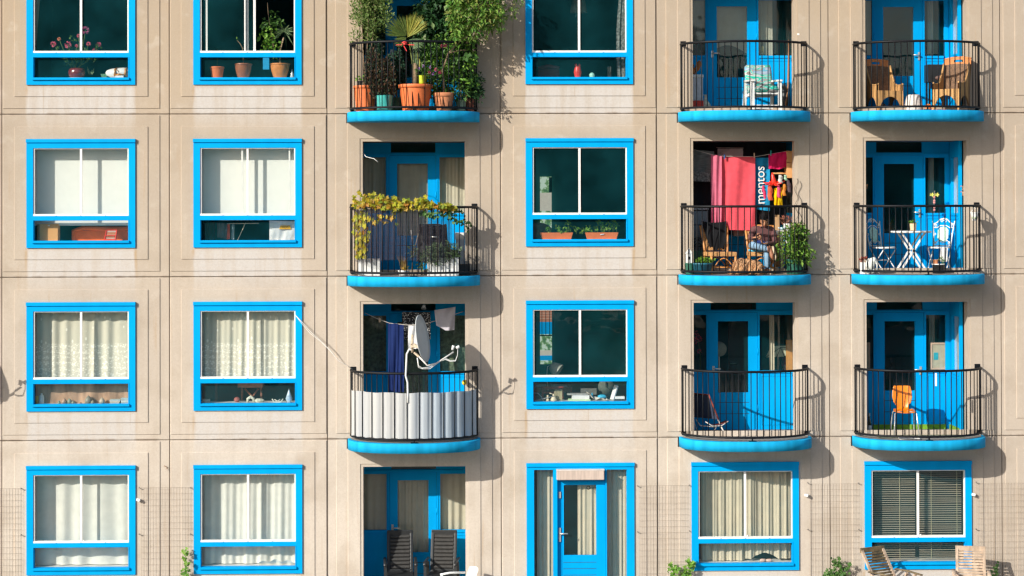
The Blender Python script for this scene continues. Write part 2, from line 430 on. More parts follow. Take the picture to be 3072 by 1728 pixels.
wins = [make_window(i) for i in range(3)]
# balcony prototype (local origin: bay axis, facade plane, storey joint)
def sup(a, p, n, e, y0=0.0):
    r = []
    for i in range(n+1):
        t = pi*i/n; c = -cos(t); q = sin(t)
        r.append((a*math.copysign(abs(c)**(2/e), c), y0-p*max(q, 0)**(2/e)))
    return r
def ell(a, p, n, t0=0.0, t1=pi, y0=0.0): return [(-a*cos(t0+(t1-t0)*i/n), y0-p*sin(t0+(t1-t0)*i/n)) for i in range(n+1)]
def make_balcony():
    s = m(SLABB); A, PD = 1.138, .87; zt, zb = .012, -.155
    out = sup(A, PD-.04, 64, 2.4, y0=-.04); out = [(-A, .0)]+out+[(A, .0)]
    nrm = len(out)
    ch = .006
    top = [s.vert((x*(1-ch/A), y*(1-ch), zt)) for x, y in out]; t2 = [s.vert((x, y, zt-ch)) for x, y in out]
    b2 = [s.vert((x, y, zb)) for x, y in out]
    s.smooth = True
    for A_, B_ in ((top, t2), (t2, b2)):
        for i in range(nrm-1): s.face(A_[i], B_[i], B_[i+1], A_[i+1], sm=True)
    s.face(*top, sm=False); s.face(*b2[::-1], sm=False)
    s.quad((-A, 0, zb), (-A, 0, zt), (A, 0, zt), (A, 0, zb))
    bal = s.build('balcony')
    s = m(DARK).box(-A-.022, -A-.002, -.02, .0, zb-.01, zt-.01); s.build('edge_seal', bal)
    fl = m(FLOOR); inn = ell(A-.05, PD-.10, 40, y0=-.04)
    fl.face(*[fl.vert((x, y, zt+.004)) for x, y in [(-OPX+.001, .92), (-OPX+.001, 0)]+inn+[(OPX-.001, 0), (OPX-.001, .92)]], sm=False); fl.build('floor', bal)
    ra, rp = 1.087, .80
    def rail(z, r, flat): 
        pts = [(x, y, z) for x, y in ell(ra, rp-.03, 40, y0=-.03)]
        return m(BLACK).tube([(-ra, 0, z)]+pts+[(ra, 0, z)], r, 8, flat=flat)
    rail(1.185, .021, 1.0).build('top_rail', bal); rail(.075, .019, 1.0).build('bottom_rail', bal)
    b = m(BLACK)
    dense = ell(ra, rp-.03, 600, y0=-.03); acc = [0]
    for p, q in zip(dense, dense[1:]): acc.append(acc[-1]+math.hypot(q[0]-p[0], q[1]-p[1]))
    nb = 28
    for i in range(nb+1):
        L = acc[-1]*i/nb; k = min(range(len(acc)), key=lambda j: abs(acc[j]-L)); x, y = dense[k]
        b.tube([(x, y, .08), (x, y, 1.18)], .0086 if i not in (0, nb) else .012, 6)
    b.build('balusters', bal)
    for sx in (-1, 1):
        q = m(BLACK).box(sx*1.045-.05, sx*1.045+.05, -.035, .0, 1.155, 1.245); q.build('wall_bracket', bal, bevel=.008)
        q = m(BLACK).box(sx*1.06-.03, sx*1.06+.03, -.03, .0, .04, .10); q.build('wall_bracket', bal)
    x, y = 0.02, -.80
    q = m(BLACK).box(x-.012, x+.012, y-.012, y+.012, .016, .075).box(x-.06, x+.06, y-.03, y+.03, .016, .026); q.build('rail_foot', bal)
    return bal
balp = make_balcony()
# loggia fronts: blue timber screens 0.92 m back, measured on the photo then kept in local metres
QD = .92
def lz(bay, row, px, py, y=QD): p = P(px, py, y); return p.x-XB[bay], p.z-FZ(row)
def rect(bay, row, o, s, x0, y0, x1, y1):
    a = lz(bay, row, o[0]+x0/s, o[1]+y0/s); b = lz(bay, row, o[0]+x1/s, o[1]+y1/s)
    return (a[0], b[0], b[1], a[1])
def make_front(bay, row, o, s, lw, dr, dg, rw, handle, trans, hside, extra=None):
    wl = rect(bay, row, o, s, *lw); d = rect(bay, row, o, s, *dr); g_ = rect(bay, row, o, s, *dg); wr = rect(bay, row, o, s, *rw); tr = rect(bay, row, o, s, *trans)
    xl, xr = -1.0, 1.0; d = (d[0], d[1], .03, d[3])
    wl = (xl, wl[1], *wl[2:]); wr = (wr[0], min(wr[1], xr) if not extra else wr[1], *wr[2:])
    if not extra: wr = (wr[0], xr, wr[2], wr[3])
    tr = (tr[0], tr[1], d[3]+.05, WT-.03)
    f = m(BLUE); f.plate((xl, xr if not extra else extra, .02, WT+.05), [wl, wr, d, tr], QD, QD+.06)
    # rails and panel mouldings below the side lights
    for a in (wl, wr):
        f.box(a[0]+.002, a[1]-.002, QD-.02, QD-.001, a[2]-.045, a[2]-.005); f.box(a[0]+.03, a[1]-.01, QD-.008, QD-.001, a[2]-.10, a[2]-.07)
        f.box(a[0]+.03, a[1]-.01, QD-.008, QD-.001, .10, .125)
        f.box(a[0]+.018, a[0]+.03, QD-.008, QD-.001, .10, a[2]-.07); f.box(a[1]-.02, a[1]-.01, QD-.008, QD-.001, .10, a[2]-.07)
    f.box(xl, xr if not extra else extra, QD-.018, QD-.001, d[3]+.004, d[3]+.035)
    for x in (d[0]-.02, d[1]+.02): f.box(x-.012, x+.012, QD-.012, QD-.001, .02, d[3]+.003)
    fr = f.build('balcony_front')
    dd = m(BLUE).plate((d[0]+.004, d[1]-.004, d[2], d[3]-.004), [g_], QD+.006, QD+.05)
    for z in (g_[2]-.18, g_[2]-.38): dd.use(DARK).box(g_[0]-.01, g_[1]+.01, QD+.0035, QD+.0055, z, z+.008); dd.use(BLUE)
    dd.build('door', fr)
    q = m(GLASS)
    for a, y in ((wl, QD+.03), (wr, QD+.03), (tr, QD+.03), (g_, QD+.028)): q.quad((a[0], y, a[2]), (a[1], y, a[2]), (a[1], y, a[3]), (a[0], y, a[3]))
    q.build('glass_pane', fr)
    hx0, hy0, hx1, hy1 = handle; p0 = lz(bay, row, o[0]+hx0/s, o[1]+hy0/s); p1 = lz(bay, row, o[0]+hx1/s, o[1]+hy1/s)
    q = m(STEEL)
    cx = p0[0]+.02 if hside > 0 else p1[0]-.02; zl = p1[1]+(p0[1]-p1[1])*.62
    q.box(cx-.02, cx+.02, QD-.008, QD+.004, p1[1], p0[1]); e = cx+hside*.12
    q.tube([(cx, QD-.0, zl), (cx, QD-.05, zl), (e, QD-.05, zl)], .012, 8); q.build('handle', fr)
    hx = d[1]-.0 if hside > 0 else d[0]+.0
    for z in (.35, 1.35):
        q = m(BLUE).tube([(hx, QD-.008, z), (hx, QD-.008, z+.11)], .011, 8); q.build('hinge', fr)
    return fr, dict(wl=wl, wr=wr, g=g_, d=d, tr=tr)
O5 = (1980, 880); S5 = 1565/540
front5, R5 = make_front(5, 2, O5, S5, (250, 188, 410, 672), (418, 168, 852, 1185), (503, 243, 770, 862), (866, 188, 1160, 670), (455, 632, 515, 690), (440, 96, 838, 160), 1)
O6 = (2500, 400); S6 = 1658/572
front6, R6 = make_front(6, 1, O6, S6, (250, 210, 347, 690), (357, 190, 786, 1190), (440, 266, 706, 868), (800, 212, 972, 692), (690, 660, 762, 730), (372, 80, 770, 175), -1, extra=.80)
O3 = (1000, 1340); S3 = 2091/560
front3, R3 = make_front(3, 3, O3, S3, (330, 308, 596, 935), (628, 285, 1160, 2000), (720, 378, 1066, 1185), (1197, 305, 1490, 930), (650, 872, 730, 966), (650, 250, 1150, 275), 1)
# right-hand return of the sixth bay: glazed blue side wall
def side_return():
    k = m(BLUE); x0, x1 = .80, .86
    z0, z1, y0, y1 = R6['wr'][2], R6['wr'][3], .30, .78
    for a in ((.24, y0, .02, WT), (y1, QD, .02, WT), (y0, y1, .02, z0), (y0, y1, z1, WT)): k.box(x0+.003, x1, a[0], a[1], a[2], a[3])
    k.box(x0-.018, x0+.002, y0-.02, y1+.01, z0-.045, z0-.005); k.box(x0-.008, x0+.002, y0-.02, y1+.02, z0-.11, z0-.085)
    o = k.build('side_screen')
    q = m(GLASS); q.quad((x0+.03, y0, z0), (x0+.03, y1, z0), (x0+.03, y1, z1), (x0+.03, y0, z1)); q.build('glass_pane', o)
    q = m(mat('pale blind', (.62, .70, .80), .8)).box(x0+.05, x0+.056, y0+.22, y1, z0, z1); q.build('side_blind', o)
    return o
side6 = side_return()
def loggia_walls(right=True, depth=QD):
    k = m(CONC2); x = OPX+.12
    for s in (-1, 1): k.quad((s*(OPX+.001), .221, .0), (s*x, .221, .0), (s*x, .221, WT), (s*(OPX+.001), .221, WT))
    k.quad((-x, .22, .012), (-x, depth, .012), (-x, depth, WT-.049), (-x, .22, WT-.049))
    k.quad((x, depth, .012), (x, .22, .012), (x, .22, WT-.049), (x, depth, WT-.049))
    k.use(mat('shade-darkened soffit', (.06, .08, .10), .9)); k.quad((-x, depth, WT-.049), (x, depth, WT-.049), (x, .22, WT-.049), (-x, .22, WT-.049)); k.use(CONC2)  # soffit colour darkened to deepen the shade inside the loggia
    k.quad((-x, .22, .010), (x, .22, .010), (x, depth, .010), (-x, depth, .010))
    return k
proto_pan = {}
def place(proto, first, loc):
    o = proto if first else copy_tree(proto, None)
    o.parent = bld; o.location = loc; return o
used = set()
def put(key, proto, loc):
    f = key not in used; used.add(key); return place(proto, f, loc)
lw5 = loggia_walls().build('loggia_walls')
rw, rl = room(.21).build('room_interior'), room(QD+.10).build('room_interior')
SLIDE = {(2, 0): 2, (2, 1): 1}
for bay in range(8):
    for row in range(-1, 4):
        x = XB[bay]; z = FZ(row); gb = bay in BALC
        kind = 'loggia' if (gb and not (row == 3 and bay in (5, 6))) else 'window'
        dr = (bay == 4 and row == 3); pk = (bay, kind, gb, dr)
        if pk not in proto_pan:
            k, zc = panel(EDGE[bay]-x, EDGE[bay+1]-x, kind, -.01 if dr else None); proto_pan[pk] = k.build('wall_panel'); zc_ = zc
            o = proto_pan[pk]
        else: o = proto_pan[pk].copy(); COL.objects.link(o)
        o.parent = bld; o.location = (x, 0, z+(WT+WB)/2)
        if kind == 'window' and not (bay == 4 and row == 3):
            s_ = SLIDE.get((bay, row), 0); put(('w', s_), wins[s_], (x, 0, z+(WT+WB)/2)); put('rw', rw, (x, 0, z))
        elif kind == 'window': put('rl', rl, (x, 0, z))
        elif kind == 'loggia':
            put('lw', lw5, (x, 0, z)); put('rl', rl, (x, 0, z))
            k = {0: 3, 3: 3, 5: 5, 6: 6}[bay]
            put(('f', k), {3: front3, 5: front5, 6: front6}[k], (x, 0, z))
            if k == 6: put('s6', side6, (x, 0, z))
        if gb and row < 3: put('b', balp, (x, 0, z))
rf = m(CONC2).box(EDGE[0], EDGE[-1], .0, 5.0, FZ(-1)+H, FZ(-1)+H+.35); rf.build('roof_parapet', bld)
bk = m(ROOM).box(EDGE[0], EDGE[-1], 5.0, 5.3, 0, FZ(-1)+H); bk.build('rear_wall', bld)
# ================================================================ curtains, blinds and what stands behind the windows
def mpp(y): return (y-CAM.y)/FPX                 # metres per photo pixel at depth y
def X(px, py, y): return P(px, py, y).x
def Zp(px, py, y): return P(px, py, y).z
SILL = .620
def cloth_mat(name, col, trans=.25, var=.06, scale=6):
    return mat(name, col, .9, var, scale, bump=.15, bscale=200, trans=trans, spec=.1)
def lace_mat(name, col):
    """net curtain: sprigs above, dense scalloped border below, seen against a darker room"""
    mt = bpy.data.materials.new(name); mt.use_nodes = True; t = mt.node_tree; b = t.nodes['Principled BSDF']; L = t.links.new
    tc = nn(t, 'ShaderNodeTexCoord'); so = nn(t, 'ShaderNodeSeparateXYZ'); L(tc.outputs['Object'], so.inputs[0])
    def rng(s, a, b_, c, d):
        n = nn(t, 'ShaderNodeMapRange'); n.interpolation_type = 'SMOOTHSTEP'
        for k, v in zip(('From Min', 'From Max', 'To Min', 'To Max'), (a, b_, c, d)): n.inputs[k].default_value = v
        L(s, n.inputs['Value']); return n.outputs[0]
    def mth(op, a, b_):
        n = nn(t, 'ShaderNodeMath', operation=op)
        for i, v in enumerate((a, b_)):
            if isinstance(v, (int, float)): n.inputs[i].default_value = v
            else: L(v, n.inputs[i])
        return n.outputs[0]
    mp = nn(t, 'ShaderNodeMapping'); mp.inputs['Scale'].default_value = (9, 0, 5.0); L(tc.outputs['Object'], mp.inputs[0])
    vo = nn(t, 'ShaderNodeTexVoronoi'); vo.inputs['Scale'].default_value = 1.0; vo.inputs['Randomness'].default_value = .45; L(mp.outputs[0], vo.inputs['Vector'])
    sprig = rng(vo.outputs['Distance'], .10, .2, 1, 0)
    mp2 = nn(t, 'ShaderNodeMapping'); mp2.inputs['Scale'].default_value = (26, 0, 34); L(tc.outputs['Object'], mp2.inputs[0])
    v2 = nn(t, 'ShaderNodeTexVoronoi'); v2.inputs['Scale'].default_value = 1.0; L(mp2.outputs[0], v2.inputs['Vector'])
    holes = rng(v2.outputs['Distance'], .25, .55, 1, .25)
    border = rng(so.outputs['Z'], -.02, .02, 1, 0)
    wv = nn(t, 'ShaderNodeTexWave'); wv.wave_type = 'BANDS'; wv.bands_direction = 'Z'; wv.inputs['Scale'].default_value = 3.2; wv.inputs['Distortion'].default_value = 3; L(tc.outputs['Object'], wv.inputs['Vector'])
    dens = mth('MAXIMUM', mth('MULTIPLY', border, mth('MULTIPLY', holes, rng(wv.outputs['Fac'], .2, .7, .55, 1))), mth('MULTIPLY', sprig, .8))
    mx = nn(t, 'ShaderNodeMix', data_type='RGBA'); L(dens, mx.inputs[0]); mx.inputs[6].default_value = (col[0]*.82, col[1]*.80, col[2]*.74, 1); mx.inputs[7].default_value = (*col, 1)
    L(mx.outputs[2], b.inputs['Base Color']); b.inputs['Roughness'].default_value = .95
    tr = nn(t, 'ShaderNodeBsdfTransparent'); ms = nn(t, 'ShaderNodeMixShader'); L(rng(dens, 0, 1, .80, 1.0), ms.inputs[0])
    L(tr.outputs[0], ms.inputs[1]); L(b.outputs[0], ms.inputs[2]); L(ms.outputs[0], t.nodes['Material Output'].inputs['Surface'])
    return mt
CREAM = cloth_mat('white curtain cloth', (.88, .86, .79)); BEIGE = cloth_mat('beige curtain cloth', (.68, .60, .46)); GREYC = cloth_mat('grey curtain cloth', (.40, .39, .32))
BLIND = cloth_mat('white roller blind', (.86, .85, .80), .1, .02)
LACE = lace_mat('lace', (.90, .86, .76))
def pleats(seed, n, amp):
    q = random.Random(seed); ph = [q.uniform(0, 6.28) for _ in range(6)]; k = [q.uniform(.6, 1.5) for _ in range(6)]
    def f(u, v):
        t = u*n*2*pi
        s = .55*sin(t+ph[0]+.5*sin(t*.31+ph[1])+v*.5*sin(u*9+ph[4]))+.3*sin(t*1.7*k[0]+ph[2]+v*.8*k[3])+.2*sin(t*.47*k[1]+ph[3])
        return amp*s*(.65+.35*v)
    return f
def curtain(label, bay, row, x0, x1, z0, z1, y, mt, n=6, amp=.03, seed=1, name='curtain', hem=None, cat='curtain', group=None, gather=None):
    """cloth hanging in folds; x0..x1 and z0..z1 in local window metres (x from the bay axis, z above the storey joint)"""
    f = pleats(seed, n, amp); ox, oz = XB[bay], FZ(row)
    def fn(u, v):
        x = x0+(x1-x0)*u; z = z1+(z0-z1)*v
        if gather: x += gather(u, v)
        if hem: z += hem(u)*v
        return (x-ox*0, y+f(u, v), z)
    k = m(mt, True).sheet(fn, max(24, int(n*14)), 14)
    k.v = [(a-(x0+x1)/2, b-y, c-(z0+z1)/2) for a, b, c in k.v]
    o = k.build(name); o.location = (ox+(x0+x1)/2, y, oz+(z0+z1)/2)
    return tag(o, label, cat, group)
# row of ground floor and lace curtains
curtain('white curtain hanging behind the shut window bottom left of the facade', 1, 3, -.84, .84, .63, 2.30, .23, CREAM, 5, .040, 3)
curtain('white curtain with wavy hem behind ground floor window beside the leafless mesh', 2, 3, -.84, .84, .63, 2.30, .23, CREAM, 5.5, .042, 8)
k = m(CREAM, True); k.sheet(lambda u, v: (.0+.62*u, -.07*sin(pi*v)-.01*sin(u*23), .09*(1-(2*v-1)**2)*(.6+.4*sin(pi*u))*(1+.25*sin(u*17))), 30, 10)
tag(k.build('pillow'), 'white crumpled pillow lying against the ground floor window pane', 'pillow').location = (XB[2]+.17, .13, FZ(3)+SILL)
curtain('lace curtain with floral border, behind the window left of the loose white cable window', 1, 2, -.82, .84, 1.0, 2.30, .20, LACE, 7, .03, 11)
curtain('lace curtain behind the window where a white cable leaves the frame', 2, 2, -.82, .84, 1.0, 2.30, .20, LACE, 8, .026, 17)
def blind(label, bay, row, z0, y=.24):
    k = m(BLIND).box(-.85, .85, y, y+.004, z0, 2.32); k.box(-.85, .85, y-.008, y+.010, z0-.018, z0-.001)
    k.v = [(a+XB[bay], b, c+FZ(row)) for a, b, c in k.v]
    return tag(k.build('roller_blind'), label, 'blind')
blind('flat white roller blind drawn down above an orange sofa', 1, 1, .90); blind('flat white roller blind above clothes on a rack', 2, 1, .985)
# beige curtains of the third bay (loggia screens) and of the ground floor door and window
for row, w1, w2, w3, grp in ((1, 'second storey loggia with the vine', 0, 0, 0), (3, 'ground floor loggia with black chairs', 0, 0, 0)):
    a = R3['wl']; b_ = R3['g']; c_ = R3['wr']
    curtain('grey-beige curtain in the left side light of the %s' % w1, 3, row, a[0]-.02, a[1]+.03, a[2]-.03, a[3]+.05, QD+.12, BEIGE, 3.5, .022, 21+row)
    curtain('beige curtain behind the door glass of the %s' % w1, 3, row, b_[0]-.03, b_[1]+.03, b_[2]-.05, b_[3]+.06, QD+.12, BEIGE, 4, .025, 31+row)
    curtain('beige curtain in the sunlit right side light of the %s' % w1, 3, row, c_[0]-.03, c_[1]+.02, c_[2]-.03, c_[3]+.05, QD+.12, BEIGE, 4, .022, 41+row)
curtain('beige pleated curtain, left half, of the ground floor window under the empty balcony', 5, 3, -.74, .02, .63, 2.30, .21, BEIGE, 5, .038, 51)
curtain('beige curtain, right half, rumpled at the sill of the ground floor window', 5, 3, .02, .83, .66, 2.30, .20, BEIGE, 5.2, .038, 57, hem=lambda u: .10*max(0, sin((u-.15)*5.5)))
k = m(mat('pinkish shell', (.7, .45, .36), .6), True).ball((0, 0, .03), .045, 12, 1.2, .6, .6).ball((.11, .02, .025), .05, 12, 1.3, .6, .5)
tag(k.build('stuffed_toy'), 'small pale pink toy lying under the rumpled beige curtain', 'toy').location = (X(2288, 1683, .1), .1, FZ(3)+SILL)
# venetian blind, bottom right
vb = thing('venetian_blind', 'dark venetian blind with thin slats behind the bottom right window', 'blind', (XB[6], .16, FZ(3)))
SL = mat('blind slat', (.34, .29, .22), .5, .05, 4)
for x0, x1 in ((-.74, -.01), (.06, .80)):
    k = m(SL)
    z = .64
    while z < 2.28:
        sag = .004*sin(z*40)
        k.quad((x0, -.007, z+.006), (x1, -.007, z+.006+sag), (x1, .006, z+.0155+sag), (x0, .006, z+.0155)); z += .0375
    k.build('slats', vb)
for x in (-.28, .27, .72):
    m(mat('ladder cord', (.5, .45, .28), .9)).box(x-.003, x+.003, -.016, -.012, .64, 2.3).build('cord', vb)
m(SL).box(-.75, .81, -.02, .02, 2.285, 2.31).build('head_rail', vb)
k = m(mat('dark backing', (.012, .02, .02), .95)).box(-1.0, 1.0, .0, .01, .0, 1.9); tag(k.build('dark_backing'), 'dark backing added behind the venetian blind to darken its gaps', 'curtain').location = (XB[6], .42, FZ(3)+.55)  # added dark sheet, its colour gives the room shade between the slats
# ground floor door unit, fourth bay
def door_unit():
    f = m(BLUE); zc = 0.0
    LW = (-.80, -.47, .12, 2.255); RW = (.455, .80, .12, 2.255); DR = (-.40, .43, .02, 2.05)
    f.plate((-HW, HW, .01, WT-.06), [LW, RW, (DR[0], DR[1], .02, 2.235)], -.054, .06)
    f.box(DR[0], DR[1], -.02, .058, 2.06, 2.234)
    u = f.build('door_unit', bld)
    m(BLUE).box(-HW-.004, HW+.004, -.078, .02, WT-.0598, WT).build('hood', u)
    G = (-.285, .275, .775, 1.985)
    d = m(BLUE).plate((DR[0]+.085, DR[1]-.004, .03, 2.05), [G], .0, .045)
    for z in (.65, .54, .43, .32): d.use(DARK).box(G[0]-.01, G[1], -.0025, -.0005, z, z+.007); d.use(BLUE)
    d.build('door', u)
    m(BLUE).box(DR[0]+.003, DR[0]+.08, .012, .05, .03, 2.05).build('jamb', u)
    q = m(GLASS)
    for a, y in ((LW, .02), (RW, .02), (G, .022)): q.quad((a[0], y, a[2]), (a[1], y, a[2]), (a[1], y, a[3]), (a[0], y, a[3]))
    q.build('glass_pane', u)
    q = m(STEEL).box(-.372, -.338, -.012, .001+.01, 1.01, 1.25).tube([(-.355, 0, 1.155), (-.355, -.055, 1.155), (-.22, -.055, 1.155)], .012, 8); q.build('handle', u)
    for z in (1.76,): m(STEEL).box(-.372, -.335, -.014, .011, z, z+.11).build('hinge', u)
    q = m(mat('shutter box', (.50, .40, .34), .6, .15, 30, streak=.1)).prism([(-.415, 2.09), (.405, 2.09), (.405, 2.265), (-.415, 2.265)], -.16, -.055)
    q.build('shutter_box', u, bevel=.012)
    q = m(mat('shutter box top', (.62, .58, .54), .5)).box(-.418, .408, -.166, -.0545, 2.253, 2.271); q.build('shutter_lid', u)
    q = m(BLACK)
    for dx, r in ((.14, .028),): q.tube([(dx+r*cos(a*pi/8), .012, 1.935+r*sin(a*pi/8)) for a in range(16)], .006, 6, closed=True)
    for j in range(2):
        q.tube([(.185+.06*j+.03*cos(a*.5), .012, 1.92+.03*sin(a*.5)*(1-.1*a)) for a in range(9)], .003, 5)
    q.build('pane_ornament', u)
    u.location = (XB[4], 0, FZ(3))
    return u, LW, RW, G
DU, LW4, RW4, G4 = door_unit()
curtain('beige curtain in the left side light of the blue ground floor door', 4, 3, -.74, -.45, .1, 2.3, .16, BEIGE, 3, .025, 61)
curtain('beige curtain in the right side light of the blue ground floor door', 4, 3, .44, .83, .1, 2.3, .16, BEIGE, 4, .025, 67)
curtain('beige curtain pulled half across the blue ground floor door glass', 4, 3, -.04, .30, .7, 2.04, .14, BEIGE, 3.5, .022, 71)
# grey nets high up in the fifth and sixth bay, standing in for pane reflections
A5 = R5
curtain('grey net standing in for a pane reflection in the left side light of the loggia with patterned armchair', 5, 0, A5['wl'][0], A5['wl'][1]+.03, A5['wl'][2]-.02, A5['wl'][3]+.05, QD+.15, GREYC, 2, .012, 81)
curtain('grey net standing in for a pane reflection behind the door glass of the loggia with patterned armchair', 5, 0, A5['g'][0]-.02, A5['g'][1]+.02, 1.20, A5['g'][3]+.05, QD+.15, GREYC, 3, .008, 83, hem=lambda u: .12*sin(u*3.0+.4)-.06)
curtain('grey net drawn aside in the right side light of the loggia with patterned armchair', 5, 0, A5['wr'][0]-.02, A5['wr'][0]+.27, A5['wr'][2]-.02, A5['wr'][3]+.05, QD+.15, GREYC, 2.5, .02, 85)
curtain('grey net standing in for a pane reflection in the narrow left light of the loggia with wicker chairs', 6, 0, R6['wl'][0], R6['wl'][1]+.02, R6['wl'][2]-.02, R6['wl'][3]+.05, QD+.15, GREYC, 1.5, .012, 87)
for r_, who in ((0, 'wicker chairs'), (1, 'white bistro set'), (2, 'orange chair')):
    curtain('narrow tied curtain inside the right light of the loggia with %s' % who, 6, r_, R6['wr'][0]+.10, R6['wr'][0]+.20, R6['wr'][2]-.02, R6['wr'][3]+.05, QD+.2, GREYC, 2, .02, 90+r_)
curtain('narrow curtain inside the right light of the loggia with folding chair', 5, 2, A5['wr'][0]+.20, A5['wr'][0]+.29, A5['wr'][2]-.02, A5['wr'][3]+.05, QD+.2, BEIGE, 2, .02, 95)
# curtain slivers in the top windows
PATC = mat('star pattern net', (.15, .16, .15), .9, .9, 26, trans=.2)
curtain('grey star-patterned curtain bunched at the right of the top window with red vase', 4, 0, .68, .83, .62, 2.3, .2, PATC, 2.0, .025, 97, gather=lambda u, v: .07*(1-v)*(1-u)-.05*sin(v*pi)*(1-u))
curtain('thin grey curtain edge at the left of the window with pink flowers', 1, 0, -.83, -.72, 1.0, 2.3, .18, GREYC, 1.5, .015, 99, gather=lambda u, v: -.10*v*u)
# ================================================================ plants
TERRA = mat('orange plastic pot', (.66, .155, .042), .6, .10, 10); CLAY = mat('clay pot', (.50, .19, .085), .85, .22, 9, bump=.1)
TANP = mat('ochre glazed pot', (.56, .21, .055), .45, .25, 7, coat=.2); BROWNP = mat('brown glazed pot', (.30, .10, .045), .35, .12, 8, coat=.3)
TEALP = mat('teal glazed pot', (.05, .36, .33), .3, .15, 8, coat=.4); LIMEP = mat('lime pot', (.50, .58, .02), .5); SOIL = mat('potting soil', (.05, .035, .025), .95, .3, 40)
BLKP = mat('black plastic', (.015, .016, .017), .5); PALEP = mat('pale green pot', (.36, .43, .28), .7, .1, 9); REDG = mat('oxblood glaze', (.17, .018, .022), .15, .1, 6, coat=.8)
WHP = mat('white plastic', (.72, .72, .70), .45, .05, 8); GRNP = mat('dark green pot', (.015, .10, .065), .5, .1, 8)
STEM = mat('woody stem', (.22, .15, .09), .9, .3, 30); GSTEM = mat('green stem', (.12, .20, .05), .8)
def leafm(name, *cols, trans=.35): return mat(name, cols[0], .5, .25, 30, trans=trans, spec=.3, cols=[*cols])
LF_MID = leafm('mid green leaves', (.03, .09, .02), (.07, .17, .03), (.11, .23, .05), (.05, .12, .03))
LF_DARK = leafm('dark glossy leaves', (.010, .040, .016), (.022, .075, .022), (.045, .12, .035))
LF_OLIVE = leafm('olive leaves', (.05, .11, .02), (.13, .22, .045), (.27, .33, .11), (.08, .15, .03))
LF_BRIGHT = leafm('bright green leaves', (.08, .22, .025), (.16, .34, .04), (.26, .42, .07))
LF_CLIMB = leafm('yellow-green leaves', (.045, .14, .02), (.12, .26, .035), (.22, .34, .06), (.07, .19, .025), (.34, .32, .09))
LF_VINE = leafm('autumn vine leaves', (.30, .36, .03), (.48, .44, .03), (.60, .46, .04), (.20, .30, .04), (.55, .25, .05), (.40, .44, .05), trans=.45)
LF_CONI = leafm('rusty conifer scales', (.10, .055, .035), (.16, .08, .05), (.05, .065, .035), (.03, .075, .045), (.13, .085, .05), trans=.15)
LF_CONG = leafm('blue-green conifer scales', (.02, .075, .05), (.035, .11, .065), (.05, .10, .06), (.09, .07, .045), trans=.15)
LF_SAGE = leafm('sage green leaves', (.10, .17, .08), (.17, .26, .12), (.24, .33, .17), (.07, .13, .06))
PINK = mat('pink petals', (.70, .07, .20), .6, .25, 40, trans=.3, cols=[(.62, .04, .16), (.80, .14, .26), (.72, .22, .28)])
def pot(k, c, rt, rb, h, mt, rim=.03, rt2=None, n=28, belly=0):
    """tapered pot with a rim, open top and soil"""
    k.use(mt, True); q = rt*1.07 if rim else rt
    pr = [(0, 0), (rb, 0), (rb+.004, .006)]
    pr += [(rb+(rt-rb)*(t+belly*sin(pi*t)), (h-rim)*t) for t in (.25, .5, .75, .97)]
    pr += [(rt, h-rim), (q, h-rim+.003), (q, h-.004), (q-.006, h), (q-.022, h), (rt-.03, h-.035)]
    k.lathe(c, pr, n); k.use(SOIL, True).lathe((c[0], c[1], c[2]+h-.036), [(rt-.028, 0), (0, .006)], n)
def flowers(k, c, r, n=46, ln=.026):
    c = Vector(c)
    for _ in range(n):
        d = Vector((rnd.gauss(0, 1), rnd.gauss(0, 1), rnd.gauss(0, 1))).normalized()
        k.leaf(c+d*r*.45, d, Vector((rnd.random(), rnd.random(), rnd.random())), r*.6, ln, .4, 0)
def plant(label, x, y, z, w, h, potm, group=None, rb=.78, rim=.03, belly=0, name='potted_plant', cat='potted plant'):
    t = thing(name, label, cat, (x, y, z), 0, group)
    k = M(); pot(k, (0, 0, 0), w/2, w/2*rb, h, potm, rim, belly=belly); k.build('pot', t)
    return t
def wiggle(a, b, n, amt):
    a, b = Vector(a), Vector(b)
    return [a+(b-a)*(i/n)+Vector((rnd.uniform(-amt, amt), rnd.uniform(-amt, amt), 0))*(1 if 0 < i < n else 0) for i in range(n+1)]
# ---- first window, top row: geranium in an oxblood pot
Y = .20; zs = FZ(0)+SILL; x0 = X(230.5, 230, Y)
def rel(px, py, y, o): p = P(px, py, y); return Vector((p.x-o[0], p.y-o[1], p.z-o[2]))
o = (x0, Y, zs); t = thing('potted_plant', 'pink geranium in a shiny dark red pot on a window sill', 'potted plant', o)
k = M(); k.use(REDG, True).lathe((0, 0, .012), [(0, 0), (.10, 0), (.135, .035), (.15, .09), (.14, .14), (.115, .17), (.10, .165), (.10, .15)], 28).use(SOIL).lathe((0, 0, .155), [(.1, 0), (0, .01)], 20)
k.build('pot', t); k = m(mat('pale saucer', (.5, .35, .32), .4), True).lathe((0, 0, 0), [(0, 0), (.15, 0), (.165, .016), (.15, .014), (0, .012)], 28); k.build('saucer', t)
st = m(GSTEM, True); lf = m(LF_MID)
for px, py, r, cm in ((159.6, 132.5, .055, PINK), (177.3, 117, .032, mat('peach petals', (.75, .28, .16), .6, .2, 30)), (204, 134, .066, PINK), (236, 107.6, .035, PINK), (256, 91, .075, mat('plum petals', (.30, .05, .16), .6, .5, 40)), (230, 138, .032, PINK), (266, 132, .042, PINK), (296, 134, .05, PINK), (285, 152, .05, PINK)):
    yy = Y+rnd.uniform(-.08, .10); q = rel(px, py, yy, o)
    fl = m(cm); flowers(fl, q, r); fl.build('flower', t)
    st.tube([(rnd.uniform(-.04, .04), 0, .16), (q.x*.5, q.y*.5, .3), q], .004, 5)
